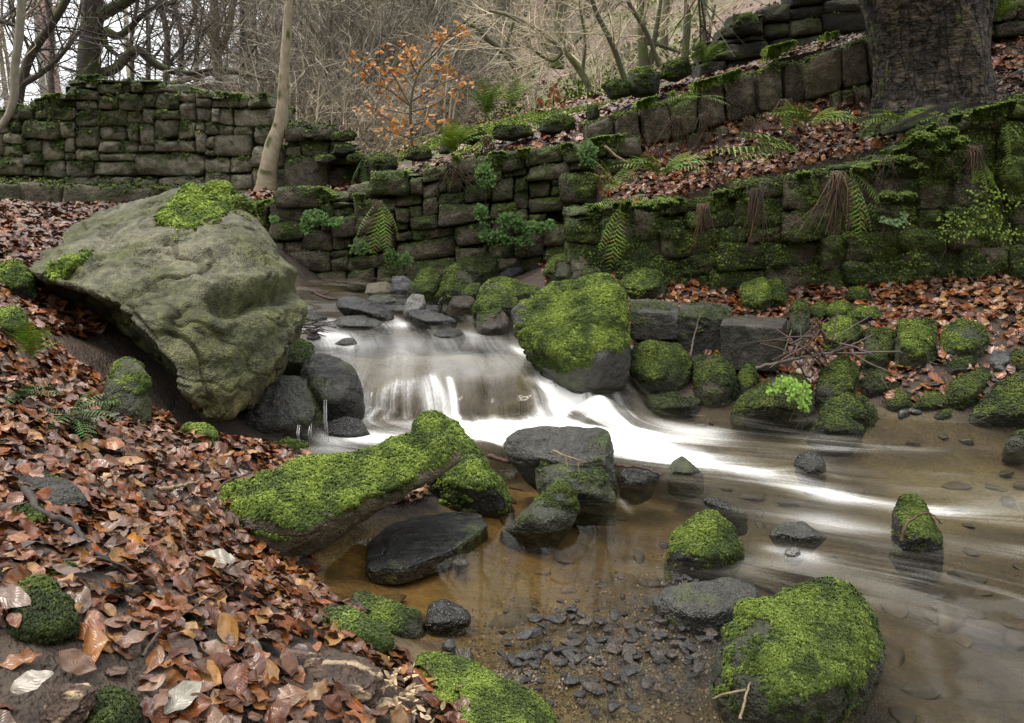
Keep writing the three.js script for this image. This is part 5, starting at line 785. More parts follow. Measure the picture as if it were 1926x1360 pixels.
// ---------- twigs, sticks and fallen branches ----------
const STC = { grey: [.09, .075, .06], brown: [.05, .033, .022], red: [.065, .033, .024], pale: [.2, .15, .09], dark: [.035, .028, .024] };
function stick(name, label, cat, paths, col = 'brown') { // paths: [[px, py, z], ...] with radius; the first is the stem, the others its side shoots
  const P = paths.map(p => ({ r: p.r, pts: p.p.map(a => ZP(...a)) })), o = P[0].pts[0], t = thing(name, label, cat, o.toArray()); const r = rng(Math.round(o.x * 1000 + 5000));
  P.forEach((q, i) => { const cv = new THREE.CatmullRomCurve3(q.pts.map(p => p.clone().sub(o))), n = Math.max(6, q.pts.length * 5), pts = cv.getPoints(n).map(p => p.add(new THREE.Vector3((r() - .5), (r() - .5), (r() - .5)).multiplyScalar(q.r * .8))); const mb = new MB().tube(pts, pts.map((_, k) => q.r * lerp(1, .45, k / n) * (0.9 + 0.3 * r())), 6, (k) => STC[col].map(v => v * (0.75 + 0.5 * Math.abs(vn(k * .7, i, 2))))); part(i ? 'side_shoot' : 'stem', mb.geo(), M.twig, t); });
  return t;
}
const SZ = (x, y, h, up = .015) => { const p = GP(x, y, h); return [x, y, p.z + up]; };
stick('branch', 'long thin forked branch lying along the stones of the right bank', 'branch', [
  { r: .011, p: [[1422, 692, -4.95], [1480, 678, -4.9], [1560, 665, -4.95], [1650, 663, -5], [1770, 655, -5.05]] }, { r: .007, p: [[1560, 665, -4.95], [1610, 645, -4.95], [1640, 630, -5]] }, { r: .006, p: [[1600, 664, -4.95], [1650, 690, -4.85], [1690, 705, -4.8]] }, { r: .006, p: [[1490, 676, -4.9], [1500, 650, -4.95], [1512, 632, -5]] }, { r: .005, p: [[1655, 690, -4.85], [1660, 715, -4.82], [1668, 728, -4.8]] }, { r: .005, p: [[1690, 662, -5], [1740, 680, -5], [1800, 690, -5]] }], 'grey');
stick('twig', 'upright bare twig leaning against the squared blocks', 'twig', [{ r: .007, p: [[1299, 668, -4.9], [1305, 635, -4.95], [1318, 588, -5.0]] }], 'grey');
stick('twig', 'red-brown bent twig hanging over the upright rock in the stream', 'twig', [{ r: .005, p: [[1695, 1018, -2.78], [1702, 990, -2.8], [1725, 970, -2.85], [1745, 965, -2.85], [1762, 975, -2.8], [1770, 985, -2.8]] }], 'red');
stick('twig', 'reddish twig lying on top of the near right mossy rock', 'twig', [{ r: .005, p: [[1528, 1168, -2.13], [1548, 1150, -2.18], [1557, 1125, -2.25], [1556, 1106, -2.32]] }], 'red');
stick('twig', 'forked pale twig on the lower face of the near right mossy rock', 'twig', [{ r: .0045, p: [[1392, 1352, -1.88], [1402, 1310, -1.92], [1412, 1280, -1.97]] }, { r: .004, p: [[1402, 1298, -1.95], [1370, 1304, -1.95], [1340, 1314, -1.96]] }], 'pale');
stick('branch', 'dark thin branch passing behind the angular pile over the white water', 'branch', [{ r: .012, p: [[918, 858, -3.72], [960, 868, -3.7], [1000, 880, -3.72], [1080, 878, -3.75], [1160, 876, -3.7], [1200, 878, -3.66], [1246, 892, -3.6]] }], 'red');
stick('twig', 'dry forked twig caught on the block of the angular pile', 'twig', [{ r: .005, p: [[1040, 848, -3.25], [1065, 858, -3.2], [1105, 870, -3.2]] }, { r: .004, p: [[1062, 856, -3.2], [1068, 880, -3.18]] }, { r: .004, p: [[1085, 864, -3.2], [1090, 890, -3.18]] }], 'pale');
stick('branch', 'dark crooked stem running over the leaves at the far left', 'branch', [{ r: .010, p: [SZ(50, 920, .56, .03), SZ(75, 960, .55, .03), SZ(140, 990, .51, .035), SZ(180, 1040, .48, .03), SZ(260, 1070, .43, .03)] }], 'dark');
stick('twig', 'long pale twig curving across the middle of the leaf bank', 'twig', [{ r: .0045, p: [SZ(0, 1050, .52, .03), SZ(110, 1055, .5, .03), SZ(190, 1050, .48, .035), SZ(250, 1075, .44, .035), SZ(288, 1115, .41, .03)] }], 'brown');
stick('twig', 'thin straight twig slanting up through the leaves right of centre bank', 'twig', [{ r: .0035, p: [SZ(268, 1235, .41, .03), SZ(300, 1190, .41, .04), SZ(370, 1140, .38, .045), SZ(450, 1088, .32, .04)] }, { r: .003, p: [SZ(300, 1190, .41, .04), SZ(298, 1172, .42, .05)] }], 'brown');
stick('twig', 'short pale split stick lying among the leaves left of the arching rock', 'twig', [{ r: .008, p: [SZ(300, 922, .35, .03), SZ(340, 913, .34, .03), SZ(376, 905, .33, .03)] }], 'pale');
stick('twig', 'dark twig on the leaves beside the pale split stick', 'twig', [{ r: .006, p: [SZ(405, 925, .3, .03), SZ(430, 905, .29, .03), SZ(462, 893, .27, .03)] }], 'brown');
stick('branch', 'curved red-brown stick lying across the head of the upper stream', 'branch', [{ r: .012, p: [[585, 548, -6.3], [620, 562, -6.2], [660, 556, -6.25]] }, { r: .007, p: [[600, 556, -6.25], [630, 545, -6.4]] }], 'red');
stick('branch', 'broken dark stub of wood standing in the upper stream', 'branch', [{ r: .022, p: [[824, 590, -6.0], [828, 575, -6.0], [830, 560, -6.0]] }], 'dark');
stick('branch', 'bare root-like stem running down the upper wall near the bright ivy', 'branch', [{ r: .013, p: [[1137, 275, -7.4], [1165, 298, -7.35], [1195, 308, -7.3], [1225, 302, -7.2]] }], 'pale');
stick('branch', 'moss-furred log half sunk in leaves at the right edge of the shelf', 'branch', [{ r: .045, p: [[1790, 566, -6.1], [1850, 560, -6.05], [1950, 578, -6.0]] }], 'brown');
stick('twig', 'thin twigs poking from the leaves by the great tree root', 'twig', [{ r: .008, p: [[1740, 262, -6.1], [1758, 240, -6.15], [1770, 215, -6.2]] }, { r: .006, p: [[1750, 250, -6.1], [1790, 262, -6.1]] }], 'brown');
stick('twig', 'long twig lying up the leaf slope right of the great tree', 'twig', [{ r: .009, p: [[1812, 205, -6.6], [1850, 170, -6.7], [1926, 130, -6.8], [1990, 110, -6.9]] }], 'grey');
{ // small heap of twigs under the great boulder's edge
  const r = rng(71), o = ZP(575, 628, -5.35), t = thing('twig_heap', 'little heap of wet twigs caught between the great boulder and the stream', 'twigs', o.toArray());
  for (let k = 0; k < 26; k++) { const a = new THREE.Vector3((r() - .5) * .16, r() * .06, (r() - .5) * .12), d = new THREE.Vector3(r() - .2, (r() - .6) * .5, r() - .5).normalize().multiplyScalar(.1 + .08 * r()); part(k ? `twig_${String(k).padStart(3, '0')}` : 'twig', new MB().tube([a, a.clone().addScaledVector(d, .5).add(new THREE.Vector3(0, .008, 0)), a.clone().add(d)], [.004, .0035, .002], 5, STC.dark.map(v => v * (1 + r()))).geo(), M.twig, t); }
}
// driftwood pile on the right bank
{
  const r = rng(73), o = ZP(1520, 655, -5.0), t = thing('twig_heap', 'tangle of dead sticks and debris among the stones of the right bank', 'twigs', o.toArray());
  for (let k = 0; k < 34; k++) { const a = new THREE.Vector3((r() - .5) * .3, (r() - .4) * .16, (r() - .5) * .15 + .06), d = new THREE.Vector3(r() - .5, (r() - .5) * .9, (r() - .5) * .5).normalize().multiplyScalar(.12 + .16 * r()); part(k ? `twig_${String(k).padStart(3, '0')}` : 'twig', new MB().tube([a, a.clone().addScaledVector(d, .5).add(new THREE.Vector3(0, .01, 0)), a.clone().add(d)], [.006, .005, .003], 5, STC[r() < .3 ? 'grey' : 'brown'].map(v => v * (.7 + .6 * r()))).geo(), M.twig, t); }
}
// rotten wood at the bottom of the bank
function wood(label, out, o) { const seed = seedN++; const pts = rockPoints(out, o); let g = hullRock(pts, { detail: 40, seed, round: 12, amp: .06, fine: .006, carve: (x, y, z) => .012 * fbm(x * 9, y * 60, z * 60, 3) + .02 * fbm(x * 6, y * 20, z * 12, 3), ...o }); paint(g, { seed, c: 'brown', tint: (c, x, y, z, n1, n2) => { const s = smooth(.02, .2, fbm(x * 5, y * 40, z * 40, 3) + (o.pale ?? 0)); return [.07, .042, .028].map((v, q) => lerp(v * (1 + n2), [.36, .27, .17][q] * (1 + .6 * n2), s)); } }); g = boxUV(g); const bb = new THREE.Box3().setFromBufferAttribute(g.attributes.position), p = [(bb.min.x + bb.max.x) / 2, bb.min.y, (bb.min.z + bb.max.z) / 2]; g.translate(-p[0], -p[1], -p[2]); const t = thing('rotten_wood', label, 'rotten wood', p); part('wood', g, M.soil, t); return t; }
wood('crumbling brown log end with a pale splintered top on the leaf bank', [[545, 1260], [560, 1215], [620, 1222], [690, 1235], [740, 1270], [720, 1320], [620, 1330], [555, 1300]], { at: [640, 1330], h: .17, T: .2, sink: .06 });
wood('pale orange curl of split wood beside the mossy slab at the bottom', [[672, 1335], [700, 1316], [735, 1316], [752, 1330], [720, 1340], [680, 1344]], { at: [710, 1343], h: .2, T: .05, pale: .35, sink: .02 });
wood('brown grooved piece of old wood in the bottom left corner', [[55, 1360], [90, 1320], [150, 1280], [190, 1275], [180, 1310], [130, 1370], [70, 1390]], { at: [110, 1385], h: .44, T: .1, sink: .05, pale: .05 });
{ const r = rng(91), o = GP(765, 1310, .13), t = thing('wood_chips', 'scatter of pale splintered wood crumbs beside the mossy slab', 'wood chips', o.toArray()); for (let k = 0; k < 90; k++) { const m = part(k ? `chip_${String(k).padStart(3, '0')}` : 'chip', LEAF[0], M.dryChip ??= MSt({ color: new THREE.Color().setRGB(.42, .31, .19), roughness: .8, side: THREE.DoubleSide }), t); const p = GP(765 + (r() + r() - 1) * 70, 1310 + (r() + r() - 1) * 70, .13); m.position.set(p.x - o.x, Math.max(G(p.x, p.z) + .02, .1) - o.y + r() * .02, p.z - o.z); m.rotation.set(r() * 2, r() * 6, r() * 2); m.scale.set(.012 + .01 * r(), .01, .015 + .02 * r()); } }

// ---------- ferns, dead fronds, creeping plants ----------
function frondGeo(seed, len, curve, wide, col, lacy) { // along +z from the origin, arching in y
  const r = rng(seed), mb = new MB(), N = 16, pt = t => new THREE.Vector3(0.04 * len * Math.sin(t * 2 + seed), len * (t * curve[0] - t * t * curve[1]), len * t * (1 - 0.12 * t)), pts = [];
  for (let k = 0; k <= N; k++) pts.push(pt(k / N)); mb.tube(pts, pts.map((_, k) => 0.0035 * (1.1 - k / N)), 4, col.map(v => v * .8 + .02));
  for (let k = 2; k < N; k++) for (const s of [-1, 1]) {
    const t = k / N, b = pts[k], L = len * wide * Math.pow(Math.sin(Math.PI * Math.min(1, .12 + t * .86)), .8) * (0.85 + .3 * r()), T = pts[k].clone().sub(pts[k - 1]).normalize(), droop = .15 + .3 * r();
    const d = new THREE.Vector3(s, 0, 0).addScaledVector(T, .35).normalize(), n = new THREE.Vector3().crossVectors(T, new THREE.Vector3(1, 0, 0)).negate(); if (n.y < 0) n.negate(); const cc = col.map(v => v * (.75 + .5 * r()));
    const M2 = 6; for (let m = 0; m < M2; m++) for (const q of [-1, 1]) { const u0 = m / M2, u1 = (m + 1) / M2, w = L * (lacy ? .24 : .17) * (1 - u0 * .85), c0 = b.clone().addScaledVector(d, L * u0), c1 = b.clone().addScaledVector(d, L * u1), tip = b.clone().addScaledVector(d, L * (u0 + .7 / M2)).addScaledVector(T, q * w); c0.y -= droop * L * u0 * u0; c1.y -= droop * L * u1 * u1; tip.y -= droop * L * u0 * u0 + .1 * w; const a = mb.v(c0.toArray(), n.toArray(), [0, 0], cc), e = mb.v(c1.toArray(), n.toArray(), [1, 0], cc), f = mb.v(tip.toArray(), n.toArray(), [.5, 1], cc); mb.i.push(a, e, f); }
  } return mb.geo();
}
const FC = { bright: [.24, .36, .03], mid: [.17, .28, .03], pale: [.2, .29, .05], blue: [.09, .18, .055], dark: [.045, .085, .02] };
const fernCache = {};
function fern(label, px, py, z, fronds, col = 'mid', lacy, group) { // fronds: [azimuth deg (0 = towards the viewer, 90 = right), pitch deg, length, droop]
  const bp = ZP(px, py, z); if (z > -4) bp.y = G(bp.x, bp.z) - .02; bp.y += .05; bp.z += .06; const t = thing('fern', label, 'fern', bp.toArray(), group); fronds.flatMap(f => f[1] < -40 ? [f] : [f, [f[0] + 17, f[1] + 14, f[2] * .8, f[3]]]).forEach(([az, el, len, droop = .5], i) => { const key = [i % 3, droop, col, lacy].join(); const g = fernCache[key] ??= frondGeo(i % 3 * 5 + 3, 1, [0.35, droop], .2, FC[col], lacy); const m = part('frond', g, M.green, t); m.rotation.order = 'YXZ'; m.rotation.set(-el * Math.PI / 180, az * Math.PI / 180, 0); m.scale.set(len * (el < -40 ? .75 : 1.3), len * 1.3 * (el < -40 ? .7 + .3 * (i % 2) : 1), len * 1.3); m.rotation.z = el < -40 ? (i % 3 - 1) * .5 : 0; }); return t;
}
fern('bright fern standing on top of the retaining wall', 850, 300, -7.65, [[-80, 30, .34], [-50, 60, .3], [-20, 35, .28], [20, 60, .33], [50, 45, .36], [85, 30, .36], [110, 50, .32], [180, 60, .3]], 'bright');
fern('green fern hanging down the face of the retaining wall', 715, 388, -7.5, [[-10, -70, .48, .3], [20, -62, .46, .3], [-35, -45, .4, .4], [50, -50, .36, .4], [0, -75, .36, .2]], 'pale');
fern('pale fern hanging over the left corner of the mossy wall', 1165, 395, -6.4, [[-25, -68, .46, .35], [-50, -60, .38, .35], [-10, -72, .42, .3], [-60, 0, .25], [60, 10, .25]], 'pale');
fern('spreading fern on the leafy slope above the mossy wall', 1240, 345, -6.6, [[-80, 18, .36], [-55, 25, .36], [80, 22, .38], [60, 14, .36], [100, 30, .36], [-110, 25, .34], [20, 20, .25]], 'mid');
fern('pale fern at the left end of the leafy slope', 1150, 370, -6.55, [[-60, 35, .26], [-100, 60, .28], [60, 30, .25], [100, 45, .28], [-20, 10, .28]], 'pale');
fern('bright fern on the leaves left of the great tree root', 1520, 250, -6.9, [[-85, 18, .38], [-60, 20, .36], [80, 14, .36], [55, 8, .34], [105, 25, .32], [-110, 30, .33]], 'bright');
fern('long flat fern frond draped along the top of the mossy wall', 1490, 300, -6.3, [[-78, -8, .62, .25], [-70, -14, .5, .25], [-88, -4, .4, .3]], 'mid');
fern('green fern hanging beside the big tuft of dead stalks', 1590, 335, -6.1, [[35, -66, .42, .3], [10, -72, .46, .25], [55, -45, .3, .4], [-10, -75, .36, .2]], 'pale');
fern('low green fern lying along the great tree root', 1690, 245, -6.5, [[-85, 5, .3], [85, 8, .36], [65, 0, .3], [100, 20, .3], [-100, 15, .28]], 'bright');
fern('bright fern growing beside the great trunk, top right', 1868, 55, -7.2, [[-40, 60, .28], [20, 65, .3], [60, 40, .26], [95, 50, .26], [-90, 45, .22], [0, 20, .24]], 'bright');
fern('small fern hanging from the mossy wall near the right edge', 1828, 310, -6.0, [[10, -65, .26, .3], [-30, -55, .22, .3], [45, -60, .22, .3]], 'mid');
fern('thin fern frond hanging at the right end of the mossy wall', 1880, 248, -6.0, [[0, -75, .26, .25], [50, -50, .15, .3]], 'mid');
fern('green fern at the left foot of the grey wall fragment', 1320, 135, -8.6, [[-80, 35, .3], [-40, 50, .3], [30, 40, .3], [80, 30, .3], [110, 55, .3]], 'mid');
fern('straggling fern among the stones of the terrace', 915, 232, -8.4, [[-70, 50, .36], [-30, 70, .38], [40, 60, .36], [80, 40, .4], [100, 65, .36], [160, 60, .3]], 'mid');
fern('light green fern in the grass above the straggling one', 960, 215, -9.2, [[-60, 50, .34], [20, 65, .34], [70, 45, .36], [110, 55, .34]], 'mid');
fern('pale fern drooping from the tall slabs', 1472, 200, -7.5, [[-20, -60, .28, .3], [30, -55, .3, .3], [0, -70, .32, .25]], 'pale');
fern('thin fern at the edge of the slabs above the ivy', 1310, 195, -7.5, [[-85, -12, .3, .3], [-60, -25, .28, .3], [70, -20, .25, .3]], 'mid');
fern('small fern shoots standing under the tip of the great boulder', 70, 640, -3.55, [[-30, 65, .16], [60, 60, .18], [20, 75, .19], [100, 40, .14], [-90, 40, .13]], 'bright');
fern('lacy fern spreading towards the upright green slab', 140, 715, -3.0, [[70, 15, .2], [95, 25, .17], [40, 0, .2], [110, 40, .15], [-60, 20, .15], [10, 15, .17]], 'blue', true);
fern('small lacy fern left of the spreading one', 50, 705, -2.95, [[-70, 20, .14], [80, 20, .15], [0, 15, .15], [40, 35, .14]], 'blue', true);
fern('hanging tangle of green fern down the tumbled wall end', 690, 300, -8.5, [[0, -65, .4, .3], [40, -60, .36, .3], [-30, -55, .34, .3]], 'blue');
// tufts of dead fern stalks hanging from the walls
function deadTuft(label, px, py, z, n, len, spread, down = 1, pale = 0) {
  const r = rng(px * 7 + py), t = thing('dead_fern', label, 'dead fern', ZP(px, py, z).toArray());
  for (let k = 0; k < n; k++) { const a = (r() + r() - 1) * spread * .8, L = len * (.3 + .8 * r()), d = new THREE.Vector3(Math.sin(a), -down * Math.cos(a), .25 * r()), b = new THREE.Vector3((r() - .5) * .08, (r() - .5) * .03, .02 + r() * .05), side = (r() - .5) * .7 * L * (r() < .3 ? 1.6 : .6); const pts = [b, b.clone().addScaledVector(d, L * .25).add(new THREE.Vector3(0, .03, .04)), b.clone().addScaledVector(d, L * .65).add(new THREE.Vector3(side * .5, 0, .03)), b.clone().addScaledVector(d, L).add(new THREE.Vector3(side, 0, 0))]; const c = [[.06, .036, .022], [.10, .06, .034], [.045, .028, .018], [.16, .11, .06]][Math.floor(r() * (3 + pale))].map(v => v * (.8 + .4 * r())); part(k ? `stalk_${String(k).padStart(3, '0')}` : 'stalk', new MB().tube(new THREE.CatmullRomCurve3(pts).getPoints(7), [.003, .003, .0028, .0026, .0024, .0022, .002, .0015].map(v => v * (.8 + .6 * r())), 4, c).geo(), M.twig, t); } return t;
}
deadTuft('tangle of dead stalks below the bright fern on the retaining wall', 858, 318, -7.5, 60, .22, 2.6);
deadTuft('long dead stalks above the fern hanging on the retaining wall', 712, 378, -7.5, 22, .42, .5);
deadTuft('dead stalks hanging beside the fourth slab of the climbing wall', 1268, 222, -7.55, 40, .36, .9);
deadTuft('short bunch of dead stalks right of the first bunch on the slabs', 1322, 218, -7.6, 26, .32, .5);
deadTuft('few dead stalks hanging low on the slabs, third bunch along', 1402, 222, -7.6, 16, .24, .4);
deadTuft('spraying dead stalks at the foot of the split between the slabs', 1472, 190, -7.55, 34, .36, 1.1);
deadTuft('fan of dead stalks in the dark hollow below the slabs', 1226, 285, -7.1, 26, .14, 1.7);
deadTuft('big brown curtain of dead stalks hanging on the mossy wall', 1570, 325, -6.0, 90, .45, .7, 1, 1);
deadTuft('narrow bunch of dead stalks on the mossy wall', 1418, 358, -6.15, 44, .38, .45);
deadTuft('dead stalks near the left corner of the mossy wall', 1318, 385, -6.2, 34, .33, .55);
deadTuft('dead stalks hanging near the right end of the mossy wall', 1822, 280, -5.95, 30, .26, .6);
deadTuft('thin dead stalks splayed by the top of the mossy wall', 1655, 300, -6.0, 12, .24, 1.2);
deadTuft('dead stalks hanging from the stones of the terrace', 915, 262, -8.1, 40, .2, 1.8);
deadTuft('dry pale grass tuft at the foot of the low ledge, far left', 40, 395, -7.6, 80, .3, 2.4, .5, 1);
const tmpTuft = tuftGeo(5, 21);
function leafletGeo() { const g = new THREE.BufferGeometry(), p = [0, 0, 0, .5, .12, .45, 0, .0, 1, -.5, .12, .45, 0, .03, .5]; g.setAttribute('position', new THREE.Float32BufferAttribute(p, 3)); g.setIndex([0, 1, 4, 1, 2, 4, 2, 3, 4, 3, 0, 4]); g.setAttribute('color', new THREE.Float32BufferAttribute(new Array(15).fill(1), 3)); g.computeVertexNormals(); return g; }
const LFL = leafletGeo(), leafletMat = MPh({ color: 0xffffff, specularIntensity: .3, roughness: .8, side: THREE.DoubleSide });
function creeper(label, blobs, z, n, size, col, seed) { // blobs: [px, py, rx, ry]
  const r = rng(seed), o = ZP(blobs[0][0], blobs[0][1], z), t = thing('creeping_plant', label, 'creeping plant', o.toArray()), list = [], mb = new MB();
  const tot = blobs.reduce((s, b) => s + b[2] * b[3], 0);
  for (const [bx, by, rx, ry, zz = z] of blobs) { const m = Math.round(n * rx * ry / tot); for (let k = 0; k < m; k++) { const a = r() * 6.283, q = Math.sqrt(r()) * (.75 + .5 * fbm(Math.cos(a) * 2, Math.sin(a) * 2, seed, 2)), p = ZP(bx + Math.cos(a) * q * rx, by + Math.sin(a) * q * ry, zz + .02 + .07 * r()); const nn = new THREE.Vector3((r() - .5) * 1.1, .6 + (r() - .5) * .6, .9).normalize(); Qa.setFromUnitVectors(UPV, nn); Qb.setFromAxisAngle(UPV, r() * 6.28); Qa.multiply(Qb); const s = size * (.55 + .8 * r()), kk = .6 + .8 * r(); list.push({ m: new THREE.Matrix4().compose(p.sub(o), Qa, new THREE.Vector3(s, s, s)), c: col.map(v => v * kk) }); }
    for (let k = 0; k < 8; k++) { const a = ZP(bx + (r() - .5) * rx, by + (r() - .5) * ry, zz + .02).sub(o), b = a.clone().add(new THREE.Vector3((r() - .5) * .1, -.12 * r() - .03, .02)); mb.tube([a, a.clone().lerp(b, .5).add(new THREE.Vector3(.01, 0, .015)), b], [.002, .002, .0015], 4, [.07, .05, .03]); } }
  part('stems', mb.geo(), M.twig, t); instanced('leaves', LFL, leafletMat, list, t); return t;
}
const CG = [.06, .115, .03];
creeper('round-leaved creeping plant in the upper left of the retaining wall', [[592, 412, 42, 20], [630, 420, 22, 14], [576, 430, 14, 18]], -7.55, 420, .026, CG, 1);
creeper('upright clump of creeping leaves under the bright fern', [[914, 335, 24, 30], [908, 318, 16, 14]], -7.45, 330, .026, CG, 2);
creeper('round clump of creeping leaves at the top right of the retaining wall', [[1104, 290, 25, 26], [1112, 308, 12, 12]], -7.4, 330, .024, CG, 3);
creeper('wide carpet of creeping leaves low on the right of the retaining wall', [[905, 402, 18, 22], [960, 415, 36, 20], [1000, 430, 34, 18], [930, 445, 40, 16], [985, 455, 30, 12], [1030, 425, 22, 14]], -7.4, 1100, .026, [.05, .10, .026], 4);
creeper('small creeping clump left of the hanging fern', [[678, 465, 24, 18]], -7.5, 200, .024, CG, 5);
creeper('creeping clump right of the hanging fern', [[750, 488, 30, 14], [735, 478, 12, 12]], -7.48, 260, .024, CG, 6);
creeper('tiny leafy tuft between stones at the left of the retaining wall', [[516, 414, 10, 10]], -7.55, 60, .024, CG, 7);
creeper('bright creeping leaves crowning the waterline rock', [[1480, 722, 26, 16, -4.5], [1502, 740, 24, 24, -4.42], [1512, 762, 16, 16, -4.4], [1455, 735, 14, 8, -4.5]], -4.45, 420, .020, [.15, .26, .045], 8);
creeper('pale little leaves on the bare part of the mossy wall', [[1688, 420, 26, 9], [1665, 415, 14, 7], [1700, 410, 8, 12]], -6.0, 110, .022, [.15, .22, .10], 9);
creeper('scattered small leaves over the right end of the mossy wall', [[1860, 380, 60, 50], [1800, 430, 60, 40], [1890, 440, 40, 30]], -5.9, 300, .018, [.12, .17, .03], 10);
// shaggy moss hanging along the top edges of the walls
{
  const r = rng(81); for (const [label, px, z, w, h, col, n] of [['thick moss mat hanging over the top of the mossy wall', [[1780, 252], [1750, 268], [1800, 270], [1770, 285], [1735, 262]], -5.95, 22, 12, 1, 900], ['bright moss pad below the edge of the mossy wall', [[1690, 378], [1670, 372], [1705, 372]], -5.95, 18, 10, .8, 500], ['moss pad on the lip of the mossy wall left of the dead curtain', [[1230, 392], [1250, 384], [1215, 388]], -6.25, 24, 9, .85, 600], ['moss mat on the lip of the mossy wall right of the dead curtain', [[1625, 320], [1660, 312], [1700, 305], [1720, 318]], -6.0, 24, 10, .85, 900]]) {
    const o = ZP(px[0][0], px[0][1], z), t = thing('moss_cushion', label, 'moss cushion', o.toArray()), list = []; for (let k = 0; k < n; k++) { const b = px[Math.floor(r() * px.length)], a = r() * 6.28, q = Math.sqrt(r()), p = ZP(b[0] + Math.cos(a) * q * w, b[1] + Math.sin(a) * q * h, z + .06 * (1 - q) + .02 * r()); const nn = new THREE.Vector3((r() - .5) * .8, .8, .5).normalize(); Qa.setFromUnitVectors(UPV, nn); const s = .018 * (.6 + .8 * r()), u = r(); list.push({ m: new THREE.Matrix4().compose(p.sub(o), Qa, new THREE.Vector3(s, s, s)), c: MOSSC[2].map((v, i) => lerp(v, MOSSC[0][i], u) * col) }); } instanced('moss', TUFT[0], M.moss, list, t);
  }
}
// grass on the terrace behind the walls
{ const r = rng(83), list = [], g = tuftGeo(5, 33); for (let k = 0; k < 22000; k++) { const x = lerp(-1.8, 1.4, r()), z = lerp(-13.5, -9, r()); if (fbm(x * .9, z * .9, 4, 3) + .2 < r() * .3) continue; const y = z < -12.9 ? GB(x, z) : G(x, z), s = .03 * (.6 + .9 * r()); Qa.setFromAxisAngle(UPV, r() * 6.28); const u = r(); list.push({ m: new THREE.Matrix4().compose(new THREE.Vector3(x, y, z), Qa, new THREE.Vector3(s * .7, s * 1.3, s * .7)), c: [lerp(.13, .27, u), lerp(.2, .36, u), .04] }); } instanced('grass', g, M.moss, list, settings.terrace); }
{ const r = rng(84), list = [], g = tuftGeo(5, 34); for (let k = 0; k < 9000; k++) { const z = -13 - 14 * r(), x = lerp(-3, 11, r()); if (fbm(x * .5, z * .5, 2, 4) < .02) continue; const y = GB(x, z) + 0.1 * fbm(x * 0.6, z * 0.6, 3, 4), s = .07 * (.6 + .9 * r()); Qa.setFromAxisAngle(UPV, r() * 6.28); const u = r(); list.push({ m: new THREE.Matrix4().compose(new THREE.Vector3(x, y, z), Qa, new THREE.Vector3(s, s, s)), c: [lerp(.10, .2, u), lerp(.15, .26, u), .04] }); } instanced('grass', g, M.moss, list, settings.hillside); }

// ---------- trees ----------
const BK = { dark: [.055, .045, .034], grey: [.19, .17, .13], straw: [.40, .34, .24], green: [.075, .085, .03], bole: [.085, .075, .05], pale: [.30, .28, .22], brown: [.125, .10, .073], mist: [.28, .24, .185] };
const barkCol = (base, moss, sd) => (k, a, n) => { const m = moss ? smooth(.0, .3, vn(k * .35 + sd, a, 3) + moss + (n ? n[1] * .5 : 0) - .3) : 0; const v = .75 + .5 * Math.abs(vn(k * .9, a * 2, sd)); return base.map((b, q) => lerp(b * v, [.07, .095, .018][q], m)); };
// side growth of thin bare branches, each generation shorter and thinner
function sprout(mb, p, d, len, rad, lev, r, col, o) {
  const n = lev > 1 ? 6 : 4, pts = [p.clone()], dir = d.clone(), q = p.clone(); const bend = new THREE.Vector3((r() - .5), (r() - .5) + (o.up ?? .15), (r() - .5)).multiplyScalar(o.bend ?? .45);
  for (let k = 0; k < n; k++) { dir.addScaledVector(bend, 1 / n).add(TMPV.set((r() - .5), (r() - .5), (r() - .5)).multiplyScalar(o.kink ?? .28)).normalize(); q.addScaledVector(dir, len / n); pts.push(q.clone()); }
  mb.tube(pts, pts.map((_, k) => rad * lerp(1, .5, k / n)), lev > 1 ? 5 : 3, col(r));
  if (lev <= 0) return; const kids = Math.round((o.kids ?? 4) * (.7 + .6 * r()));
  for (let i = 0; i < kids; i++) { const k = 1 + Math.floor(r() * n), T = pts[k].clone().sub(pts[k - 1]).normalize(), s = new THREE.Vector3(r() - .5, r() - .5, r() - .5).cross(T).normalize(); sprout(mb, pts[k], T.clone().multiplyScalar(.75).addScaledVector(s, .5 + .5 * r()).normalize(), len * (.45 + .3 * r()), Math.max(rad * .5, o.min ?? .003), lev - 1, r, col, o); }
}
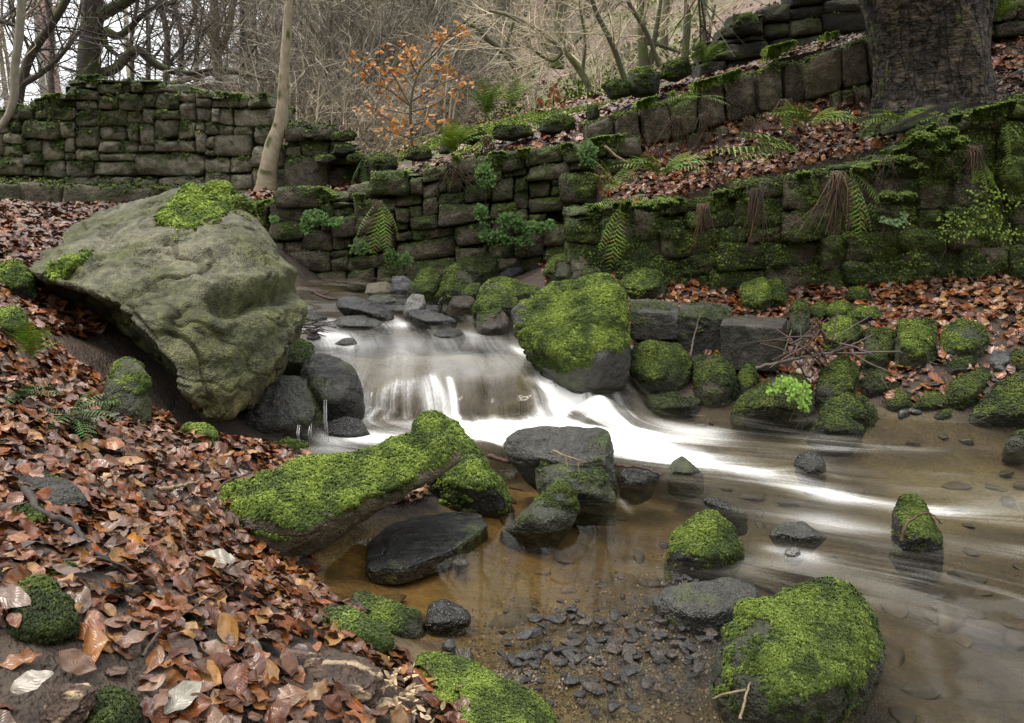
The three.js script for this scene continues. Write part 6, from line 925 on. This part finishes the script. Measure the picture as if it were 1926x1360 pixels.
// stems: [[px, py, radius px], ...] at the distance z; limbs the same; twigs sprout along the limbs
function tree(label, z, stem, o = {}) {
  const pathOf = (a, zz) => a.map(([x, y, , dz = 0]) => ZP(x, y, zz + dz)), S = pathOf(stem, z), base = S[0].clone(), t = thing(o.name ?? 'tree', label, o.cat ?? 'tree', base.toArray(), o.group), r = rng(Math.round(stem[0][0] * 13 + stem[0][1] * 7 + z * 100) + 9000), sd = r() * 9;
  const build = (P, R, seg, name, mat, colr, moss, sides) => { const cv = new THREE.CatmullRomCurve3(P.map(p => p.clone().sub(base)), false, 'centripetal'), n = seg * (P.length - 1), pts = cv.getPoints(n), rad = k => { const f = k / n * (P.length - 1), i = Math.min(Math.floor(f), P.length - 2); return lerp(R[i], R[i + 1], f - i); }; const mb = new MB().tube(pts, (k, a) => rad(k) * (1 + .06 * vn(Math.cos(a) * 1.5 + sd, Math.sin(a) * 1.5, k * .5) + .03 * vn(Math.cos(a) * 4, Math.sin(a) * 4, k)), sides, barkCol(colr, moss, sd)); const g = mb.geo(); part(name, g, mat, t); return pts; };
  const m2 = (a, zz) => a.map(([, , rp, dz = 0]) => rp * Math.abs(zz + dz) / F);
  const c = BK[o.c ?? 'dark'], sp = build(S, m2(stem, z), 8, 'trunk', o.mat ?? M.smoothBark, c, o.moss, o.sides ?? 14); const all = [];
  for (const L of o.limbs ?? []) all.push(build(pathOf(L, z), m2(L, z), 7, 'limb', M.smoothBark, c, o.limbMoss ?? o.moss, 8));
  const mb = new MB(), tc = BK[o.tc ?? o.c ?? 'dark'], col = q => { const k = .7 + .6 * q(); return tc.map(v => v * k); };
  const src = (o.limbs ? all : []).concat(o.bare ? [] : [sp]);
  for (const P of src) { const K = Math.round((o.twigs ?? 12)); for (let i = 0; i < K; i++) { const k = Math.floor(lerp(o.from ?? .3, 1, r()) * (P.length - 1)), T = P[Math.min(k + 1, P.length - 1)].clone().sub(P[Math.max(0, k - 1)]).normalize(), s = new THREE.Vector3(r() - .5, (r() - .4), r() - .5).cross(T).normalize(); sprout(mb, P[k], T.multiplyScalar(.5).addScaledVector(s, .8).normalize(), (o.len ?? 1) * (.5 + .7 * r()), o.tr ?? .012, o.lev ?? 2, r, col, o); } }
  if (mb.i.length) part('twigs', mb.geo(), M.twig, t, 'stuff'); return t;
}
tree('slender pale-barked tree with a mossy bent foot at the end of the ruined wall', -8.7, [[499, 372, 30], [501, 352, 20], [505, 318, 16], [515, 272, 15], [527, 236, 12.5], [531, 200, 10.5], [534, 150, 9.5], [537, 100, 8.7], [541, 40, 7.8], [543, 0, 7.2], [548, -120, 6.5], [545, -330, 5]], { c: 'straw', moss: -.04, sides: 20, mat: M.smoothBark, twigs: 14, from: .72, len: 1.1, tc: 'brown' });
// the great tree: fluted trunk with buttress roots
{
  const z = -7, base = ZP(1752, 232, z), t = thing('great_tree', 'massive dark tree with a mossy spreading foot above the mossy wall', 'tree', base.toArray());
  const P = [[1752, 262, 140], [1750, 240, 122], [1750, 215, 108], [1750, 185, 100], [1750, 140, 97], [1749, 90, 97], [1745, 40, 102], [1740, 0, 108], [1736, -60, 120], [1730, -140, 145], [1722, -260, 155], [1715, -500, 130]].map(([x, y, rp]) => ({ p: ZP(x, y, z).sub(base), r: rp * 7 / F }));
  const cv = new THREE.CatmullRomCurve3(P.map(e => e.p)), n = 220, pts = cv.getPoints(n), mb = new MB();
  const rad = (k, a) => { const f = k / n * (P.length - 1), i = Math.min(Math.floor(f), P.length - 2), b = lerp(P[i].r, P[i + 1].r, f - i), low = smooth(5.0, 0.0, f); const ca = Math.cos(a), sa = Math.sin(a); let m = 1 + low * .30 * Math.pow(.5 + .5 * Math.cos(a * 3 + 1.3), 1.4) - low * .10 + .05 * Math.cos(a * 5 + f * .4) + .06 * vn(ca * 1.6, sa * 1.6, f * .9) + .035 * fbm(ca * 6, sa * 6, f * 1.6, 4) + .008 * vn(ca * 3, sa * 3, f * 26) * smooth(6, 2, f) - .035 * Math.max(0, .1 - Math.abs(fbm(ca * 4 + .2 * Math.sin(f * 3), sa * 4, f * .7, 3))) * 10; const crease = Math.exp(-(((a - 2.2 + .1 * Math.sin(f)) / .09) ** 2)) + .7 * Math.exp(-(((a - 3.6 + .1 * f * .2) / .07) ** 2)) + .6 * Math.exp(-(((a - 1.2) / .06) ** 2)); return b * (m - .07 * crease); };
  mb.tube(pts, rad, 150, (k, a, nn) => { const f = k / n * (P.length - 1), x = Math.cos(a), y = Math.sin(a), v = fbm(x * 3, y * 3, f * 1.4, 4), w = fbm(x * 9, y * 9, f * 6, 3); const ms = smooth(.05, .2, v * .7 + w * .3 + .75 * smooth(3.0, 1.0, f) * (nn[0] < -.1 ? 1 : .15) - .18 + (Math.abs(nn[0]) > .93 ? .22 : 0)); const lich = smooth(.2, .32, fbm(x * 6, y * 6, f * 3, 3)) * .6; return [.075, .057, .04].map((b, q) => lerp(lerp(b * Math.max(.3, 1 + 1.4 * v + 1.6 * w), [.13, .115, .085][q], lich * smooth(3.5, 2, f)), [.085, .115, .014][q] * (1 + w), ms)); });
  const g = mb.geo(true); part('trunk', g, M.bark, t);
  { const q = rng(19), cm = new MB(); for (let k = 0; k < 13; k++) { const s = pts[Math.floor(lerp(150, 219, q()))]; sprout(cm, s, new THREE.Vector3(q() - .5, .25 + .3 * q(), q() - .5).normalize(), 2.6 + 1.8 * q(), .07, 3, q, h => BK.brown.map(v => v * (.6 + .6 * h())), { kids: 5, up: .2, kink: .25, min: .006 }); } part('crown', cm.geo(), M.twig, t, 'stuff'); }
  for (const [i, L] of [[[1806, 206, 20], [1765, 216, 17], [1712, 234, 12], [1655, 254, 4]]].entries()) { const q = L.map(([x, y, r], k) => ({ p: ZP(x, y, z + .38 + .12 * k * (i === 2 ? -.6 : 1)).sub(base), r: r * 6.6 / F })), c2 = new THREE.CatmullRomCurve3(q.map(e => e.p)), pp = c2.getPoints(24); part('root', new MB().tube(pp, (k, a) => { const f = k / 24 * (q.length - 1), j = Math.min(q.length - 2, Math.floor(f)); return lerp(q[j].r, q[j + 1].r, f - j) * (1 + .12 * vn(Math.cos(a) * 2, Math.sin(a) * 2, k * .3 + i * 9)); }, 22, (k, a, nn) => { const w = fbm(k * .25 + i * 7, Math.cos(a) * 1.5, Math.sin(a) * 1.5, 4) * 1.6, ms = smooth(0, .3, w * .9 + .08 + (k > 12 ? .2 : -.1)); return [.032, .025, .018].map((b, c) => lerp(b * (1 + .7 * w), [.10, .13, .015][c], ms)); }).geo(true), M.bark, t); }
}
const bg = { tc: 'brown', moss: .08 };
tree('dark snag-armed tree standing behind the ruined wall', -12, [[168, 210, 21], [167, 140, 20], [172, 60, 19], [175, 0, 18], [172, -150, 17], [168, -400, 12]], { c: 'dark', moss: .1, tc: 'dark', limbs: [[[180, 32, 13], [215, 15, 11], [262, -12, 9], [330, -60, 6]], [[184, 70, 10], [190, 78, 8], [178, 62, 7]], [[182, 140, 10], [215, 130, 9], [245, 100, 8], [258, 94, 8], [300, 125, 7], [350, 138, 5], [400, 130, 3]], [[180, 55, 8], [205, 62, 8], [222, 68, 7], [245, 52, 5], [280, 20, 4], [330, 5, 3]], [[195, 66, 6], [200, 85, 5], [218, 102, 4], [230, 110, 3]]], twigs: 10, len: 1.0, from: .25, tr: .012 });
tree('whitish leaning sapling at the left edge before the ruined wall', -8.4, [[-8, 250, 5], [14, 220, 6], [26, 185, 7], [28, 130, 7], [36, 70, 7.5], [41, 0, 7], [46, -150, 6], [40, -340, 4]], { c: 'pale', twigs: 8, len: .7, tc: 'straw', lev: 1, from: .4, tr: .007 });
tree('dark slanting tree behind the whitish sapling', -11, [[30, 230, 9], [40, 160, 8.5], [60, 100, 8], [95, 50, 7], [125, 0, 6.5], [160, -80, 5]], { ...bg, c: 'dark', limbs: [[[40, 160, 6], [75, 140, 5], [110, 110, 4], [150, 60, 3]], [[-20, 30, 6], [10, 42, 5], [40, 50, 4]]], twigs: 12, len: .9, tc: 'dark' });
tree('forked tree with moss-lined arms left of the slender pale tree', -14, [[415, 240, 9], [412, 150, 8], [405, 80, 8], [402, 0, 7], [398, -200, 5]], { ...bg, c: 'brown', limbs: [[[320, 160, 6], [380, 140, 6], [440, 135, 5], [500, 150, 3]], [[408, 110, 6], [430, 60, 5], [440, 0, 5], [450, -80, 3]]], twigs: 12, len: 1.3, from: .15 });
for (const [x, r, l, z] of [[245, 4, 'thin dark stem, first to the right of the snag-armed tree', -15], [280, 4.5, 'slightly bent thin stem, second to the right of the snag-armed tree', -16], [318, 6, 'leaning dark stem, third to the right of the snag-armed tree', -14.5], [346, 5, 'straight slim stem, fourth to the right of the snag-armed tree', -15.5], [100, 5, 'crooked slim stem between the whitish sapling and the snag-armed tree', -15], [372, 4, 'faint slim stem, fifth to the right of the snag-armed tree', -19], [455, 5, 'grey slim stem next on the left of the slender pale-barked tree', -17]]) { const d = rng(x)() * 40 - 20; tree(l, z, [[x, 210, r * 1.2], [x + d * .3, 140, r], [x + d * .2, 70, r * .9], [x + d, 0, r * .8], [x + d * 1.5, -160, r * .6]], { c: 'dark', tc: 'dark', twigs: 7, len: 1.1, from: .2, tr: .009, limbs: [[[x, 120, r * .6], [x + 30, 80, r * .5], [x + 50, 20, r * .4], [x + 60, -40, r * .3]]] }); }
// trees on the hillside
const HT = [
  ['mossy twin-stemmed tree on the hillside, behind the upper stones', -14, [[1212, 140, 10], [1208, 70, 8], [1206, 20, 8], [1200, -60, 6]], { limbs: [[[1222, 135, 6], [1230, 80, 5], [1240, 20, 4], [1246, -40, 3]], [[1206, 80, 5], [1240, 85, 4], [1280, 100, 3]]], moss: .35 }],
  ['old grey-green tree with spreading arms at the foot of the hillside', -17, [[1045, 128, 16], [1050, 90, 12], [1054, 40, 11], [1055, 0, 10], [1056, -100, 8]], { limbs: [[[1050, 110, 6], [1100, 60, 5], [1150, 20, 4], [1190, -40, 3]], [[1044, 100, 5], [1000, 65, 5], [940, 40, 4], [900, 10, 3]]], moss: .25 }],
  ['leaning bare tree on the bend of the hillside', -14, [[975, 132, 8], [955, 105, 7], [920, 75, 5], [900, 55, 4], [870, 40, 3]], { limbs: [[[950, 98, 4], [960, 60, 3], [975, 10, 3]]] }],
  ['arching pale-limbed tree left of the upper stones', -12.5, [[1112, 172, 6], [1095, 140, 6], [1060, 95, 5], [1010, 55, 4.5], [960, 30, 4], [920, 20, 3]], { c: 'grey', limbs: [[[1060, 95, 3.5], [1040, 115, 3], [990, 85, 2.5]], [[1095, 140, 4], [1100, 80, 3], [1090, 10, 2.5]]], moss: .2 }],
  ['two-armed dark tree leaning over the upper stones', -12, [[1175, 150, 5], [1150, 80, 5], [1120, 20, 4], [1100, -50, 3]], { limbs: [[[1240, 125, 4.5], [1215, 60, 4], [1180, 0, 3.5], [1165, -60, 3]]] }],
  ['straight dark trunk left of the grey wall fragment', -13, [[1288, 110, 7], [1292, 50, 7], [1293, 0, 6], [1296, -120, 5]], {}],
  ['slim straight trunk beside the fragment of grey wall', -14, [[1326, 108, 6], [1322, 50, 6], [1324, 0, 6], [1325, -100, 5]], { limbs: [[[1330, 100, 3], [1335, 60, 3], [1345, 10, 2]]] }],
  ['pale birch stem high on the hillside', -20, [[1118, 60, 7], [1120, 30, 7], [1128, 0, 6], [1130, -60, 6]], { c: 'pale' }],
  ['dark trunk near the top edge above the orange sapling', -20, [[950, 110, 11], [945, 60, 9], [942, 0, 8], [944, -80, 7]], {}],
  ['thin grey trunk deep in the thicket', -19, [[800, 170, 6], [798, 90, 5], [802, 0, 5], [800, -100, 4]], {}],
  ['dim brown trunk in the thicket behind the orange sapling', -22, [[700, 190, 8], [694, 100, 7], [690, 0, 6], [692, -80, 5]], {}],
  ['dark stem in the thicket right of the slender pale tree', -16, [[620, 230, 5], [616, 120, 4.5], [622, 30, 4], [618, -80, 3]], {}],
  ['green-stained trunk above the climbing slabs', -16, [[1248, 105, 8], [1250, 50, 7], [1256, 0, 7], [1262, -80, 6]], { moss: .3 }],
];
for (const [l, z, s, o] of HT) tree(l, z, s, { c: 'bole', moss: .15, tc: 'straw', twigs: 8, len: .95, from: .15, tr: .010, lev: 2, kids: 4, min: .0035, ...o });
// bare shrubs: three forms, set out one by one
function shrubForm(seed, col, n, len) { const r = rng(seed), mb = new MB(), c = q => { const k = .6 + .8 * q(); return BK[col].map(v => v * k); }; for (let i = 0; i < n; i++) { const a = r() * 6.283, l = .25 + .75 * r(); sprout(mb, new THREE.Vector3((r() - .5) * .3, 0, (r() - .5) * .3), new THREE.Vector3(Math.cos(a) * l, 1.1 - l * .5, Math.sin(a) * l).normalize(), len * (.6 + .6 * r()), .013, 3, r, c, { up: .1, bend: .9, kids: 4, kink: .3, min: .0032 }); } return mb.geo(); }
const SF = [shrubForm(1, 'straw', 8, 1.15), shrubForm(2, 'mist', 9, 1.2), shrubForm(3, 'grey', 8, 1.25), shrubForm(4, 'brown', 9, 1.2)];
{ let first = {}; const r = rng(99);
  const spots = [[590, 240, -10.5, 0, .75, 'straw-coloured bare shrub right of the slender trunk'], [650, 235, -11, 3, .7, 'brown bare shrub behind the tumbled wall end'], [720, 240, -11.5, 0, .65, 'straw-coloured bare shrub left of the orange sapling'], [665, 200, -13, 1, 1.0, 'grey-brown bare shrub up behind the brown one'], [560, 210, -12.5, 2, 1.3, 'grey bare shrub just behind the slender trunk'], [780, 225, -13.5, 1, .8, 'grey-brown bare shrub directly behind the orange sapling'], [470, 195, -11, 3, .8, 'brown bare shrub peering over the right end of the ruined wall'], [380, 190, -13, 3, .8, 'brown bare shrub behind the middle of the ruined wall'], [60, 215, -11, 1, .8, 'grey-brown bare shrub behind the left end of the ruined wall'], [850, 200, -15, 2, 1.0, 'grey bare shrub right behind the orange sapling on the slope'], [1000, 110, -15.5, 0, .8, 'straw-coloured bare shrub near the bend of the hillside'], [1130, 130, -15, 0, .8, 'straw-coloured bare shrub below the arching tree'], [1080, 80, -19, 1, 1.0, 'grey-brown bare shrub high on the hillside'], [530, 180, -16, 1, 1.6, 'grey-brown bare shrub farther behind the slender trunk'], [260, 200, -14, 3, .6, 'brown bare shrub right of the snag-armed tree'], [1190, 100, -18, 3, .9, 'brown bare shrub on the hillside above the slabs']];
  for (const [x, y, z, f, s, l] of spots) { const p = ZP(x, y, z), gy = z > -12.9 ? G(p.x, z) : GB(p.x, z); const t = thing('bare_shrub', l, 'shrub', [p.x, gy - .05, z], 'bare shrubs on the slope behind the walls'); const m = part('branches', SF[f], M.twig, t); m.rotation.y = r() * 6.28; m.scale.setScalar(s); }
}
// the wood beyond, one mass of bare growth nobody could count
{
  const r = rng(123), sets = [[], [], [], []], col = [];
  for (let k = 0; k < 420; k++) { const far = r(), z = lerp(-15, -46, far * far * .6 + far * .4), x = lerp(-1.0, .62, r()) * -z * .85; const px = 963 + F * x / -z / 1.0; const inGap = px > -100 && px < 540; if (inGap && (r() < .93 || z > -28)) continue; if (px > 800 && z > -30) continue; if (px > 1000 && r() < .5) continue; const y = GB(x, z), s = inGap ? .0 + .028 * -z * (.7 + .5 * r()) : lerp(1.2, 3.2, far) * (.8 + .6 * r()); Qa.setFromAxisAngle(UPV, r() * 6.28); const u = .3 + .75 * r() * r(); sets[Math.floor(r() * 4)].push({ m: new THREE.Matrix4().compose(new THREE.Vector3(x, y - .1, z), Qa, new THREE.Vector3(s, s * 1.15, s)), c: [u, u, u] }); }
  const t = new THREE.Group(); t.name = 'thicket'; t.userData = { label: 'far mass of bare woodland undergrowth filling the valley behind the walls', category: 'woodland', kind: 'stuff' }; scene.add(t);
  sets.forEach((s, i) => instanced('undergrowth', SF[i], M.twig, s, t));
  // far trunks of the wood
  const mb = new MB(); for (let k = 0; k < 90; k++) { const z = lerp(-22, -60, r()), x = lerp(-.75, .55, r()) * -z, pxx = 963 + F * x / -z; if (pxx > 150 && pxx < 480 && k % 6) continue; const y = GB(x, z), h = 9 + 6 * r(), w = .08 + .12 * r(), c = BK[r() < .5 ? 'mist' : 'brown'].map(v => v * (.8 + .4 * r())), p = new THREE.Vector3(x, y - .3, z), pts = [0, 1, 2, 3, 4, 5].map(i => p.clone().add(new THREE.Vector3((r() - .5) * .25 * i * .5, h * i / 5, (r() - .5) * .2))); mb.tube(pts, pts.map((_, i) => w * (1.1 - i * .15)), 7, c); for (let q = 0; q < 5; q++) sprout(mb, pts[2 + Math.floor(r() * 4)], new THREE.Vector3(r() - .5, .6, r() - .5).normalize(), 2 + 1.5 * r(), w * .4, 2, r, () => c, { kids: 4, min: .01 }); }
  part('far_trunks', mb.geo(), M.twig, t, 'stuff');
}
// tall bare trees added out of view, their crowns darken the reflected sky
{
  const r = rng(171), tall = (() => { const q = rng(7), mb = new MB(), c = k => BK.brown.map(v => v * (.7 + .6 * k())); const pts = [0, 1, 2, 3, 4, 5, 6].map(i => new THREE.Vector3((q() - .5) * .35 * i * .4, i * 1.6, (q() - .5) * .3 * i * .4)); const trunk = new MB().tube(pts, [.10, .085, .075, .065, .055, .045, .03], 10, BK.brown).geo(); for (let k = 0; k < 26; k++) { const i = 2 + Math.floor(q() * 5); sprout(mb, pts[i].clone().lerp(pts[Math.max(1, i - 1)], q()), new THREE.Vector3(q() - .5, .35 + .3 * q(), q() - .5).normalize(), 2.4 + 1.6 * q(), .045, 3, q, c, { kids: 5, up: .2, kink: .25, min: .006 }); } return { trunk, crown: mb.geo() }; })();
  const where = [[6.6, -9, 'on the slope right of the great tree'], [7.4, -13, 'high on the right of the hillside'], [-5.8, -7, 'on the left bank behind the great boulder'], [5.6, -6.6, 'just right of the great tree'], [-4.6, 1.5, 'on the near left bank, outside the picture'], [5.4, 1.5, 'on the near right bank, outside the picture']];
  for (const [x, z, l] of where) { const y = z > -12.9 && z < -.6 ? G(x, z) : z >= -.6 ? .3 : GB(x, z), t = thing('added_tree', `added unseen tall bare tree standing ${l}`, 'tree', [x, y - .1, z], 'tall trees added over the valley'), s = .9 + .5 * r(); for (const [n, g] of [['trunk', tall.trunk], ['crown', tall.crown]]) { const m = part(n, g, M.twig, t, n === 'crown' ? 'stuff' : undefined); m.rotation.y = x * 5; m.scale.set(s, s * 1.05, s); } }
}
// the young beech that keeps its orange leaves
{
  const z = -9.1, base = ZP(778, 312, z), t = thing('beech_sapling', 'young beech sapling still holding bright orange leaves above the retaining wall', 'sapling', base.toArray()), r = rng(55), mats = [[.66, .25, .022], [.72, .30, .03], [.56, .19, .017], [.74, .38, .07]].map(c => { const m = M.orange.clone(); m.color.setRGB(...c); return m; });
  const limb = (L, name) => { const P = L.map(([x, y, rp, dz = 0]) => ZP(x, y, z + dz).sub(base)), pts = new THREE.CatmullRomCurve3(P).getPoints(20), n = 20; part(name, new MB().tube(pts, pts.map((_, k) => lerp(L[0][2], L[L.length - 1][2], k / n) * 9.1 / F), 7, barkCol(BK.brown, 0, 1)).geo(), M.twig, t); return pts; };
  limb([[778, 312, 3.2], [776, 270, 3], [772, 200, 2.6], [790, 130, 2.2], [820, 100, 1.8], [850, 60, 1.4], [892, 28, .8]], 'trunk');
  const LB = [[[772, 200, 1.6], [740, 175, 1.3, .2], [700, 150, 1, .3], [655, 97, .7, .4]], [[774, 215, 1.6], [735, 208, 1.2, -.2], [690, 200, .9, -.3], [676, 192, .7, -.3]], [[776, 240, 1.5], [745, 232, 1.1, .2], [715, 215, .8, .3]], [[772, 200, 1.5], [745, 150, 1.2], [720, 110, 1], [740, 75, .6]], [[776, 235, 1.5], [810, 225, 1.2, .2], [840, 218, .8, .3]], [[774, 210, 1.5], [820, 195, 1.2, -.2], [860, 165, 1, -.3], [898, 160, .7, -.3]], [[776, 190, 1.5], [815, 165, 1.2, .2], [850, 150, 1, .3], [880, 145, .7, .4]], [[785, 140, 1.4], [760, 100, 1.1, .1], [735, 90, .8, .1]], [[790, 130, 1.4], [775, 95, 1, -.2], [755, 78, .7, -.2]], [[810, 105, 1.3], [830, 70, 1, .2], [815, 60, .8, .2]], [[845, 66, 1.1], [870, 70, .9], [880, 40, .6]], [[777, 262, 1.2], [740, 250, 1, .2], [720, 240, .7, .3]], [[790, 130, 1.2], [830, 130, .9, .2], [845, 105, .7, .2]], [[700, 150, 1, .3], [690, 110, .7, .3], [672, 98, .5, .3]], [[780, 170, 1.3], [755, 140, .9, -.1], [728, 128, .7, -.1]]];
  let k = 0; for (const L of LB) { const pts = limb(L, 'limb'), cnt = 20; for (let i = 0; i < cnt; i++) { const p = pts[Math.floor(lerp(4, 20, r()))].clone().add(new THREE.Vector3((r() - .5) * .2, (r() - .6) * .14, (r() - .5) * .2)), m = part(k ? `leaf_${String(k).padStart(3, '0')}` : 'leaf', LEAF[k % 6], mats[Math.floor(r() * 4)], t); k++; m.position.copy(p); m.rotation.set(1.0 + (r() - .5) * 1.3, r() * 6.28, (r() - .5) * 1.2); m.scale.set(.052, .046, .05 + .02 * r()); } }
}
{ // small second sapling on the slope, and the thin straw stems beside the first
  const z = -9.8, base = ZP(1038, 200, z), t = thing('beech_sapling', 'tiny orange-leaved seedling on the slope right of the sapling', 'sapling', base.toArray()), r = rng(57), m0 = M.orange.clone(); m0.color.setRGB(.36, .11, .03);
  for (const L of [[[1038, 200], [1040, 175], [1050, 150]], [[1040, 185], [1020, 190], [1010, 195]], [[1042, 180], [1055, 185], [1060, 200]]]) { const pts = L.map(([x, y]) => ZP(x, y, z).sub(base)); part('stem', new MB().tube(pts, [.006, .005, .003], 5, BK.straw).geo(), M.twig, t); for (let i = 0; i < 11; i++) { const a = pts[1].clone().lerp(pts[r() < .5 ? 0 : 2], r()), m = part('leaf', LEAF[i % 6], m0, t); m.position.copy(a).add(new THREE.Vector3((r() - .5) * .08, (r() - .6) * .06, (r() - .5) * .08)); m.rotation.set(1 + r(), r() * 6, 0); m.scale.setScalar(.055); } }
  for (const [l, L] of [['tallest thin straw-coloured stem right of the orange sapling', [[836, 268], [836, 200], [843, 130]]], ['middle thin straw-coloured stem right of the orange sapling', [[845, 225], [848, 190], [855, 165]]], ['short leaning straw-coloured stem right of the orange sapling', [[852, 225], [855, 200], [862, 178]]]]) { const pts = L.map(([x, y]) => ZP(x, y, -9.4)), o = pts[0].clone(), tt = thing('sapling', l, 'sapling', o.toArray()); part('stem', new MB().tube(pts.map(p => p.sub(o)), [.010, .009, .006], 6, BK.straw.map(v => v * 1.2)).geo(), M.twig, tt); }
}

// ---------- thin side fall over the glistening rock ----------
{
  const r = rng(131), mb = new MB();
  for (let k = 0; k < 9; k++) { const u = r() * .7, heavy = k > 5, px = heavy ? lerp(604, 618, r()) : lerp(556, 600, u / .7), py = heavy ? 752 : 795 + r() * 6, z = -3.86 - .1 * (heavy ? 0 : 1 - u), p = ZP(px, py, z + .02), q = ZP(px + (heavy ? 4 : 0) + r() * 2, heavy ? 832 : 828, z + .05); const m = p.clone().lerp(q, .45); m.z += .025; mb.tube([p, p.clone().lerp(m, .5), m, m.clone().lerp(q, .5), q], [.002, .004, .005, .003, .0035].map(v => v * (heavy ? .9 : .3 + .5 * r())), 5, [.9, .92, .92]); }
  struct('water_trickle', mb.geo(), MPh({ vertexColors: true, transmission: 0.9, thickness: 0, roughness: 0.12, side: THREE.DoubleSide }));
}
// ---------- dead leaves lying on rocks ----------
{
  scene.updateMatrixWorld(true); const rc = new THREE.Raycaster(), rocks = scene.children.filter(o => /^(rock|boulder)/.test(o.name)).flatMap(o => o.children.filter(c => c.name === 'stone')), r = rng(141);
  for (const s of rocks) { s.geometry.computeBoundingSphere(); s.updateMatrixWorld(true); }
  const t0 = Date.now(); const spots = [[395, 372, 'on the mossy crown of the great boulder', 1], [340, 366, 'beside the moss cap of the great boulder', 5], [225, 408, 'on the sloping back of the great boulder', 6], [1090, 575, 'on the giant mossy rock', 6], [1010, 598, 'on the left flank of the giant mossy rock', 3], [1320, 580, 'on the big squared block', 5], [1420, 600, 'on the squared cut block', 5], [1405, 640, 'stuck to the front of the squared cut block', 1], [840, 835, 'on the wedge beside the arching rock', 2], [750, 830, 'in the crease of the arching rock', 9], [705, 842, 'along the back of the arching rock', 7], [1200, 655, 'on the round moss-clad rock', 3], [1110, 880, 'on the block of the angular pile', 4], [1070, 935, 'on the low rock before the angular pile', 2], [1430, 530, 'on the twin-humped mossy rock', 2], [760, 1165, 'on the green-topped shore stone', 1], [1470, 715, 'on the leafy-crowned rock', 4], [1590, 690, 'on the tall mossy rock', 3], [900, 490, 'on the mound at the foot of the wall', 9]];
  const mats = leafMats.filter((_, i) => i % 3 === 0);
  const NUM = ['', 'one', 'two', 'three', 'four', 'five', 'six', 'seven', 'eight', 'nine'], ORD = ['', '', 'second', 'third', 'fourth', 'fifth', 'sixth', 'seventh', 'eighth', 'ninth'];
  for (const [x, y, where, n] of spots) {
    const hits = []; for (let k = 0; k < n; k++) { const d = ray(x + (n > 1 ? (r() - .5) * 46 : 0), y + (n > 1 ? (r() - .5) * 16 : 0)); rc.set(camera.position, new THREE.Vector3(...d).normalize()); const h = rc.intersectObjects(rocks, false)[0]; if (h && h.face.normal.y > .15) hits.push(h); }
    hits.sort((a, b) => a.point.x / a.point.z > b.point.x / b.point.z ? -1 : 1);
    hits.forEach((h, k) => {
      const m = new THREE.Mesh(LEAF[Math.floor(r() * 7)], mats[Math.floor(r() * mats.length)]), c = hits.length; m.name = numbered('fallen_leaf');
      m.userData = { label: c === 1 ? `dead brown leaf lying ${where}` : `${k === 0 ? 'leftmost' : k === c - 1 ? 'rightmost' : ORD[k + 1] + ' from left'} of ${NUM[c]} dead leaves ${where}`, category: 'leaf' }; if (c > 1) m.userData.group = `dead leaves ${where}`;
      m.applyMatrix4(leafPose(h.point.x, h.point.y + .012, h.point.z, h.face.normal.clone(), r, .062, .8)); scene.add(m);
    });
  }
}


scene.traverse(o => { if (o.isMesh) { o.castShadow = true; o.receiveShadow = true; } });
renderer.render(scene, camera);
